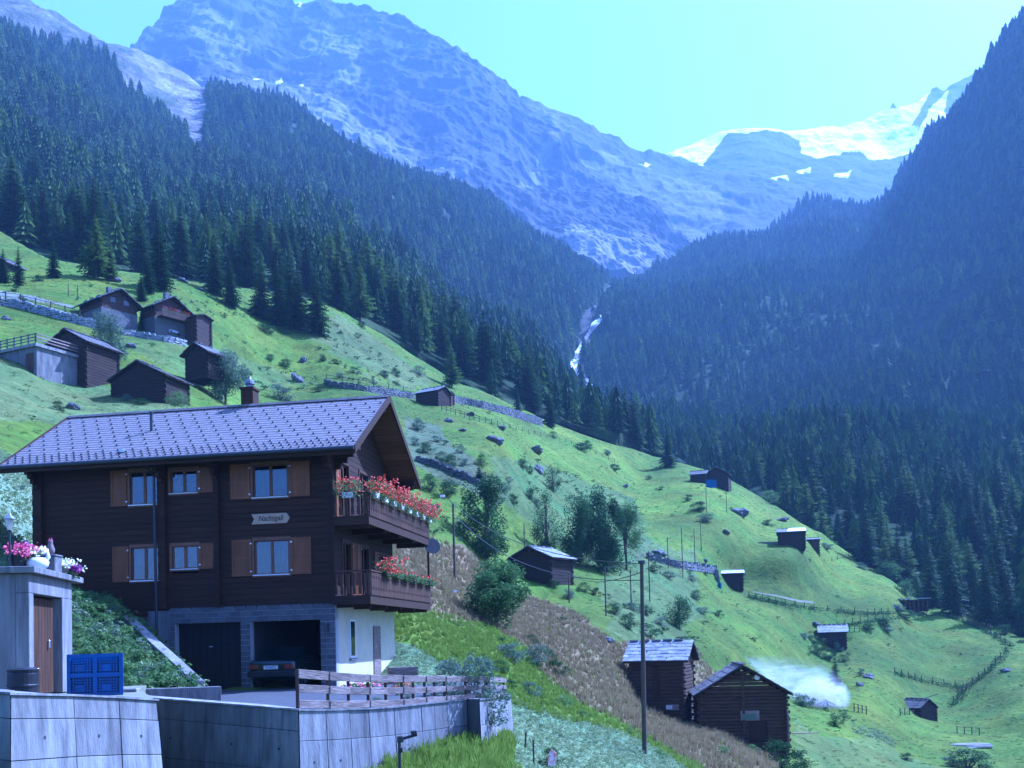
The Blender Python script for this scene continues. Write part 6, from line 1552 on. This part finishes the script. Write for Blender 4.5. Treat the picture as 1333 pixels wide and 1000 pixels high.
# ------------------------------------------------------------ bushes and trees on the meadow
DK, GRN, GY = 'leaf_dark', 'leaf_green', 'leaf_grey'
BL = [(345, 432, 26, 12, DK), (370, 434, 18, 10, DK), (230, 528, 30, 22, GRN), (365, 520, 34, 24, GY), (415, 510, 20, 12, DK), (352, 470, 14, 10, DK), (372, 478, 20, 12, DK), (318, 490, 20, 12, DK), (420, 470, 12, 10, DK), (437, 474, 14, 8, DK), (460, 486, 12, 10, DK), (515, 490, 16, 12, DK), (500, 491, 14, 11, DK), (545, 488, 18, 14, GY), (465, 440, 10, 8, DK), (470, 426, 16, 8, DK), (486, 500, 10, 8, GY), (442, 492, 12, 8, GY),
      (75, 534, 18, 14, DK), (30, 392, 14, 8, DK), (50, 366, 16, 10, DK), (20, 380, 12, 10, DK), (222, 390, 16, 8, DK), (235, 402, 14, 9, GY), (165, 522, 16, 11, GY), (185, 527, 18, 10, DK), (245, 440, 16, 8, DK),
      (545, 560, 16, 20, GY), (555, 590, 22, 18, DK), (575, 600, 18, 14, DK), (586, 610, 22, 22, DK), (600, 590, 14, 12, GY), (540, 580, 14, 14, GY), (606, 606, 14, 12, GY), (568, 575, 14, 10, GY), (560, 640, 26, 24, DK), (582, 645, 30, 24, DK), (626, 606, 16, 18, DK), (628, 634, 22, 22, DK), (640, 650, 22, 16, GRN), (655, 640, 20, 14, GY),
      (680, 610, 14, 16, DK), (688, 616, 12, 10, DK), (692, 652, 20, 22, DK), (668, 656, 14, 16, DK), (662, 628, 14, 8, GY), (700, 660, 14, 12, GY), (720, 570, 12, 10, DK), (757, 586, 26, 12, DK), (765, 583, 14, 12, DK), (800, 612, 18, 10, DK), (790, 592, 14, 8, GY), (845, 624, 10, 6, DK), (860, 638, 12, 6, DK), (895, 652, 14, 10, DK), (910, 665, 28, 16, DK), (920, 679, 26, 12, GY), (865, 602, 12, 8, GY),
      (1000, 684, 20, 10, DK), (1070, 680, 24, 14, GRN), (1090, 690, 26, 18, GRN), (1050, 672, 22, 14, GRN), (1110, 705, 22, 16, GRN), (1000, 652, 26, 16, GRN), (985, 644, 20, 12, GY), (1075, 715, 20, 10, GY), (1120, 740, 18, 10, GY), (1160, 752, 34, 26, GRN), (1178, 775, 30, 24, GRN), (1150, 748, 20, 20, DK), (1195, 792, 26, 14, DK), (1168, 795, 20, 10, GY),
      (1175, 802, 40, 10, DK), (1150, 815, 26, 12, DK), (1130, 820, 18, 10, DK), (1155, 822, 20, 10, GY), (1100, 832, 16, 10, GRN), (1060, 838, 24, 14, DK), (1048, 832, 18, 10, GY), (1075, 858, 26, 20, DK), (1062, 852, 18, 16, GRN), (1098, 862, 16, 12, DK), (1090, 848, 14, 14, GY),
      (1295, 800, 36, 34, GRN), (1322, 815, 30, 44, DK), (1270, 806, 24, 18, DK), (1250, 800, 20, 10, GY), (1310, 826, 24, 16, DK), (1325, 780, 30, 60, DK),
      (1045, 920, 34, 20, DK), (1088, 945, 24, 18, DK), (1100, 935, 14, 10, GRN), (1260, 1000, 60, 28, DK), (1240, 998, 30, 16, GY), (1180, 990, 20, 12, DK), (1120, 880, 12, 12, GY),
      (905, 780, 20, 14, DK), (870, 752, 22, 10, GY), (850, 745, 16, 12, DK), (900, 756, 14, 9, GY), (965, 757, 18, 12, DK), (915, 800, 26, 12, GY), (935, 803, 18, 10, DK), (820, 820, 30, 26, DK), (845, 830, 24, 20, DK), (800, 800, 24, 18, DK), (860, 815, 22, 14, GY), (825, 796, 18, 14, GY), (890, 835, 24, 8, DK), (775, 775, 16, 12, DK), (840, 800, 20, 16, DK),
      (690, 905, 30, 22, GY), (725, 880, 30, 26, DK), (700, 868, 40, 34, GY), (668, 862, 44, 30, GY), (735, 920, 24, 18, GRN), (760, 935, 20, 12, GRN), (650, 875, 26, 18, DK), (690, 838, 24, 14, DK), (715, 858, 22, 16, DK), (980, 980, 16, 14, GRN), (860, 985, 20, 12, GRN), (940, 985, 22, 16, GRN), (820, 955, 14, 10, GRN), (1015, 1000, 52, 46, DK), (1045, 1005, 30, 34, DK),
      (560, 668, 30, 14, GY), (600, 690, 34, 14, GY), (640, 700, 30, 14, DK), (740, 778, 20, 14, GY), (760, 770, 20, 14, DK), (720, 765, 24, 12, DK)]
names_ = {DK: 'dark green bush', GRN: 'fresh green bush', GY: 'grey green bush'}
def where(px, py):
    refs = [((94, 530), 'the rounded boulder behind the chalet roof'), ((388, 490), 'the tall boulder above the chalet ridge'), ((430, 505), 'the stone wall above the chalet gable'), ((556, 520), 'the small grey hut at the stone wall'), ((590, 600), 'the bushy gully'), ((644, 570), 'the long smooth boulder'), ((700, 612), 'the round dark boulder'),
            ((555, 670), 'the hut by the geranium balcony'), ((690, 740), 'the hut beside the leafy trees'), ((760, 690), 'the group of leafy trees'), ((925, 625), 'the crest hut'), ((962, 668), 'the big split boulder'), ((1035, 700), 'the white patched hut'), ((953, 755), 'the tiny white roofed hut'), ((1085, 835), 'the slate roofed hut'),
            ((1180, 790), 'the woodpile on the right'), ((1300, 815), 'the right forest corner'), ((1209, 930), 'the black hut'), ((1070, 910), 'the smoke'), ((842, 800), 'the big wooden pole'), ((865, 900), 'the tall narrow barn'), ((965, 940), 'the crooked gabled barn'), ((645, 790), 'the round tree on the dry slope'), ((655, 890), 'the end of the rail fence'),
            ((185, 500), 'the wide low barn'), ((97, 470), 'the big dark barn'), ((230, 425), 'the upper hamlet'), ((25, 360), 'the left edge spruce'), ((410, 420), 'the foremost forest spruces'), ((1128, 720), 'the lone dark spruce'), ((780, 580), 'the right end of the wire fence')]
    d, r_ = min((math.hypot(px - a, py - b), n_, ) + ((a, b),) for (a, b), n_ in refs)[:2], None
    (dist, nm) = d; a, b = [q for q, n_ in refs if n_ == nm][0]
    dx, dy = px - a, py - b
    if abs(dx) > abs(dy) * 1.3: w_ = 'right of' if dx > 0 else 'left of'
    else: w_ = 'below' if dy > 0 else 'above'
    return w_, nm
used = {}
for (px, py, w_, h_, m) in BL:
    rel, nm = where(px, py); sz = 'tiny' if w_ < 14 else ('small' if w_ < 20 else ('broad' if w_ > h_ * 1.7 else ('large' if w_ > 28 else 'round')))
    lb = '%s %s %s %s' % (sz, names_[m], rel, nm); k_ = used.get(lb, 0); used[lb] = k_ + 1
    if k_: lb = ['further ', 'third ', 'fourth ', 'fifth ', 'sixth '][min(k_ - 1, 4)] + lb
    bush(px, py, w_, h_, m, lb, group='bushes on the meadow')
leafy_tree(634, 732, 62, 108, DK, 'tall dense leafy tree left of the dark hut', 11, .14, 6500)
leafy_tree(712, 722, 34, 84, DK, 'slim leafy tree between the tall tree and the grove', 12, .12, 3600)
leafy_tree(755, 738, 46, 92, DK, 'left tree of the leafy grove on the middle meadow', 13, .1, 5200)
leafy_tree(790, 745, 56, 112, DK, 'tallest tree in the middle of the leafy grove', 14, .1, 7200)
leafy_tree(815, 742, 44, 86, GRN, 'right tree of the leafy grove with brighter leaves', 15, .1, 4600)
leafy_tree(770, 720, 40, 80, DK, 'rear tree of the leafy grove', 16, .1, 4200)
leafy_tree(645, 815, 84, 86, 'leaf_mid', 'round bushy tree alone on the dry slope', 17, .12, 6500) if 'leaf_mid' in MATS else leafy_tree(645, 815, 84, 86, GRN, 'round bushy tree alone on the dry slope', 17, .12, 6500)
leafy_tree(145, 472, 48, 76, GY, 'slender leafy tree beside the big dark barn', 18, .22, 3600)
leafy_tree(884, 818, 34, 48, DK, 'small open tree right of the big wooden pole', 19, .1, 2000)
leafy_tree(720, 640, 20, 36, DK, 'small leafy tree on the rough pasture', 20, .1, 1200)
def big_conifer(px, py, hpx, kd, lb):
    p = ground(px, py); conifer(p - Vector((0, 0, .3)), hpx * p.y / FPX, kd, lb, 'single conifers on the meadow')
leafy_tree(293, 526, 52, 80, 'leaf_grey', 'pale broad tree right behind the chalet chimney', 24, .1, 4200)
for q in [(125, 364, 90, 2, 'pale broad larch above the upper hamlet'), (143, 366, 60, 5, 'smaller larch right of the pale broad one'), (24, 372, 56, 1, 'narrow dark spruce near the left edge'), (4, 368, 48, 0, 'dark spruce cut by the left edge beside the hut'),
          (192, 382, 62, 3, 'dark spruce above the second upper chalet'), (208, 378, 96, 0, 'tall dark spruce at the forest foot above the hamlet'), (280, 384, 84, 3, 'broad dark spruce standing out at the forest foot'), (300, 400, 70, 0, 'dark spruce at the meadow notch'), (340, 415, 84, 3, 'broad spruce left in the foremost spruce clump'),
          (362, 425, 92, 0, 'middle spruce in the foremost spruce clump'), (388, 430, 88, 3, 'front spruce in the foremost spruce clump'), (412, 436, 96, 0, 'right spruce in the foremost spruce clump'), (377, 415, 96, 1, 'rear spruce in the foremost spruce clump'), (184, 392, 40, 0, 'short spruce standing before the second upper chalet'), (70, 362, 54, 3, 'small spruce at the top of the left meadow'),
          (440, 402, 88, 0, 'spruce rising behind the foremost clump'), (716, 556, 56, 3, 'lone dark spruce at the end of the stone wall'), (674, 540, 40, 1, 'narrow spruce above the stone wall'), (588, 505, 62, 5, 'pale larch above the small grey hut'), (1128, 736, 88, 0, 'lone tall dark spruce right of the mound'), (1170, 752, 70, 3, 'dark spruce right of the lone tall one'),
          (1088, 893, 46, 3, 'small dark spruce between slate hut and smoke'), (624, 632, 34, 0, 'small pointed spruce in the bushy gully'), (870, 608, 60, 3, 'spruce behind the left end of the crest'), (1212, 790, 84, 3, 'broad spruce behind the woodpile'), (1240, 800, 96, 0, 'tall spruce left of the right forest corner'), (1285, 812, 100, 1, 'slim spruce at the right forest corner'), (183, 430, 30, 1, 'small columnar spruce in front of the flowered chalet')]: big_conifer(*q)
# ------------------------------------------------------------ poles, wires
def pole(label, px, y0, y1, r=.09, lamp=False, Y=None, lean=0):
    p = ground(px, y1) if Y is None else P(px, y1, Y); h = (y1 - y0) * p.y / FPX; t = thing('utility_pole', label, 'pole', p)
    MB().tube([(0, 0, -.4), (lean * .5, 0, h * .5), (lean, 0, h)], [r, r * .9, r * .75], 8).build('shaft', 'pole_wood', t)
    if lamp: MB().tube([(0, 0, h), (-.3, 0, h + .35), (-.7, 0, h + .55)], .04, 6).build('arm', 'dark_metal', t); MB().box(-.95, -.6, -.12, .12, h + .5, h + .66).build('lamp_head', 'white_paint', t)
    return p + Vector((lean, 0, h))
pm = pole('thick wooden utility pole in front of the tall narrow barn', 839, 735, 990, .09, Y=38, lean=.12)
ins = thing('insulator', 'small dark cap on top of the thick wooden pole', 'insulator', pm); MB().tube([(0, 0, 0), (0, 0, .12)], .13, 8).build('cap', 'dark_metal', ins)
pA_ = pole('grey pole with white street lamp right of the balconies', 592, 655, 754, .09, True)
poles = {k: pole(lb, *a, r=.07) for k, lb, a in [('b', 'thin pole rising behind the round tree', (645, 700, 745)), ('c', 'thin pole behind the low dark hut', (683, 681, 720)), ('d', 'thin pole below the low dark hut', (741, 745, 785)), ('e', 'thin pole under the leafy grove', (789, 738, 802)), ('f', 'thin pole left of the thick wooden pole', (822, 742, 794)), ('g', 'thin pole just right of the thick wooden pole', (846, 717, 783)),
      ('h', 'thin pole on the rubble bank', (870, 699, 740)), ('i', 'tall slightly bent pole on the rubble bank', (889, 686, 752)), ('j', 'thin pole right of the bent pole', (905, 688, 740)), ('k', 'thin pole below the crest bushes', (913, 680, 718)), ('l', 'thin pole under the crest hut, left', (920, 632, 668)), ('m', 'thin pole under the crest hut, right', (946, 632, 667)), ('n', 'thin pole above the upper hamlet, left', (89, 369, 386)), ('o', 'thin pole above the upper hamlet, right', (101, 371, 388))]}
def wire(label, a, b, sag=.8, r=.022):
    n_ = 14; t = tag(MB().tube([a.lerp(b, i / n_) - a - Vector((0, 0, sag * 4 * (i / n_) * (1 - i / n_))) for i in range(n_ + 1)], r, 4).build('cable', 'dark_metal', loc=a), label, 'cable')
wire('upper power cable from the street lamp pole down to the thick pole', pA_, pm, 1.0); wire('lower power cable from the street lamp pole to the thick pole', pA_ - Vector((0, 0, .7)), pm - Vector((0, 0, .6)), 1.4)
wire('cable between thin pole behind the hut and the thick pole', poles['d'], pm - Vector((0, 0, .3)), .6); wire('cable from the leafy grove pole towards the small open tree', poles['e'], poles['g'], .5); wire('cable along the rubble bank poles', poles['g'], poles['i'], .4)
# ------------------------------------------------------------ odds and ends of the valley floor
p = ground(1190, 797)
t = thing('wood_pile', 'dark covered woodpile with white edge at the right forest corner', 'wood pile', p)
for k in range(5):
    for j in range(7): MB().tube([(-3 + j * .9, -1, .3 + k * .5), (-3 + j * .9, 1, .3 + k * .5)], .26, 6).build('log', 'old_log', t)
MB().box(-3.6, 3.2, -1.1, 1.1, 2.75, 2.85).build('cover', 'white_paint', t)
p = ground(1222, 790); t = thing('tent', 'small white and green tent at the right forest corner', 'tent', p, .4)
MB().prism([(-1.2, 0, -.2), (1.2, 0, -.2), (.9, 0, 1.2), (0, 0, 1.9), (-.9, 0, 1.2)], (0, 2.4, 0)).build('canvas', 'white_paint', t); MB().prism([(-1.25, -.03, -.2), (-.1, -.03, -.2), (-.3, -.03, 1.6), (-.95, -.03, 1.2)], (0, .03, 0)).build('side_panel', 'leaf_dark', t)
p = ground(1265, 973); t = thing('lumber_stack', 'loose stack of pale lumber in the lower right corner', 'lumber', p)
for k in range(12): MB().box(-2.3 + random.uniform(-.3, .3), 2.3 + random.uniform(-.4, .2), -.1, .1, 0, .1).build('board', 'pale_board', t, loc=(0, -1 + .2 * k, .15 * (k % 3))).rotation_euler = (0, 0, random.uniform(-.3, .3))
for k, (px, py) in enumerate([(1300, 872)]): pass
p = ground(228, 440); make_car('parked_car', 'small pale car parked below the flat roofed hamlet hut', p + Vector((0, 0, .1)), 1.0, 'pale_car')
# narrow path
def path(pts, wd, name='path'):
    V_ = []; 
    for i in range(len(pts) - 1):
        for s in range(14):
            f_ = s / 14; a = ground(pts[i][0] + (pts[i + 1][0] - pts[i][0]) * f_, pts[i][1] + (pts[i + 1][1] - pts[i][1]) * f_)
            for d in (-1, 1):
                x, y = a.x, a.y + d * wd; z_ = gz(x, y); V_.append((x, y, (z_ if z_ is not None else a.z) + .06))
    F_ = [(2 * i, 2 * i + 2, 2 * i + 3, 2 * i + 1) for i in range(len(V_) // 2 - 1)]
    tag(MB().add(V_, F_).build(name, 'gravel_path'), kind='structure')
path([(980, 771), (1010, 776), (1040, 783), (1060, 785)], .25)
scat('garden_rows', MV, MF, mpx, mpy, 3, lambda x, y: inpoly(x, y, [(1108,945),(1125,944),(1165,962),(1163,972),(1140,968),(1112,956)]), PT_, .8, 1.6, 'small garden plot of pale flowering plants below the smoke', 'crop')
# ------------------------------------------------------------ smoke
p = ground(1074, 918)
def smoke(name, loc, dims, dens, label, sx=0.35, tilt=0):
    b = bmesh.new(); bmesh.ops.create_icosphere(b, subdivisions=3, radius=.5); me = bpy.data.meshes.new(name); b.to_mesh(me); b.free()
    m = bpy.data.materials.new('smoke'); m.use_nodes = True; n = m.node_tree.nodes; l = m.node_tree.links; n.clear()
    o_ = n.new('ShaderNodeOutputMaterial'); v = n.new('ShaderNodeVolumePrincipled'); v.inputs['Color'].default_value = (.95, .95, .97, 1); v.inputs['Anisotropy'].default_value = .3
    tc = n.new('ShaderNodeTexCoord'); nz = n.new('ShaderNodeTexNoise'); nz.inputs['Scale'].default_value = 4.5; nz.inputs['Detail'].default_value = 6; nz.inputs['Roughness'].default_value = .7; nz.inputs['Distortion'].default_value = 1.6; l.new(tc.outputs['Object'], nz.inputs['Vector'])
    ln = n.new('ShaderNodeVectorMath'); ln.operation = 'LENGTH'; l.new(tc.outputs['Object'], ln.inputs[0])
    mr = n.new('ShaderNodeMapRange'); mr.inputs['From Min'].default_value = .5; mr.inputs['From Max'].default_value = .1; mr.inputs['To Min'].default_value = 0; mr.inputs['To Max'].default_value = 1; l.new(ln.outputs['Value'], mr.inputs[0])
    mn = n.new('ShaderNodeMapRange'); mn.inputs['From Min'].default_value = .42; mn.inputs['From Max'].default_value = .68; l.new(nz.outputs['Fac'], mn.inputs[0])
    mu = n.new('ShaderNodeMath'); mu.operation = 'MULTIPLY'; l.new(mr.outputs[0], mu.inputs[0]); l.new(mn.outputs[0], mu.inputs[1])
    m2 = n.new('ShaderNodeMath'); m2.operation = 'MULTIPLY'; m2.inputs[1].default_value = dens; l.new(mu.outputs[0], m2.inputs[0]); l.new(m2.outputs[0], v.inputs['Density']); l.new(v.outputs[0], o_.inputs['Volume'])
    me.materials.append(m); o = link(name, me); o.location = loc; o.scale = dims; o.rotation_euler = (0, tilt, 0); tag(o, label, 'smoke', kind='stuff'); return o
smoke('smoke', p + Vector((-.5, 0, 1.0)), (7.5, 5, 6.0), 3.4, 'thick white smoke rising from a fire in the meadow')
smoke('smoke', p + Vector((-9, -2, 3.2)), (22, 6, 6.5), .7, 'thin blue smoke drifting left behind the barns')
fp_ = thing('fire_heap', 'low smouldering heap of branches under the white smoke', 'bonfire', p)
for k in range(16): a = random.uniform(0, 6.28); MB().tube([(1.3 * math.cos(a), 1.3 * math.sin(a), 0), (-.3 * math.cos(a), .2 * math.sin(a), .7)], .06, 5).build('branch', 'pole_wood', fp_)
# ------------------------------------------------------------ air
hb = MB().box(-7000, 7000, -150, 5600, -90, 2700)
hz = hb.build('haze', None)
hm = bpy.data.materials.new('valley_haze'); hm.use_nodes = True
n = hm.node_tree.nodes; l = hm.node_tree.links; n.clear()
mo = n.new('ShaderNodeOutputMaterial'); pv = n.new('ShaderNodeVolumePrincipled')
pv.inputs['Color'].default_value = (0.48, 0.68, 1.0, 1); pv.inputs['Density'].default_value = 0.00013; pv.inputs['Anisotropy'].default_value = 0.0
l.new(pv.outputs[0], mo.inputs['Volume']); hz.data.materials.append(hm); tag(hz, kind='stuff')
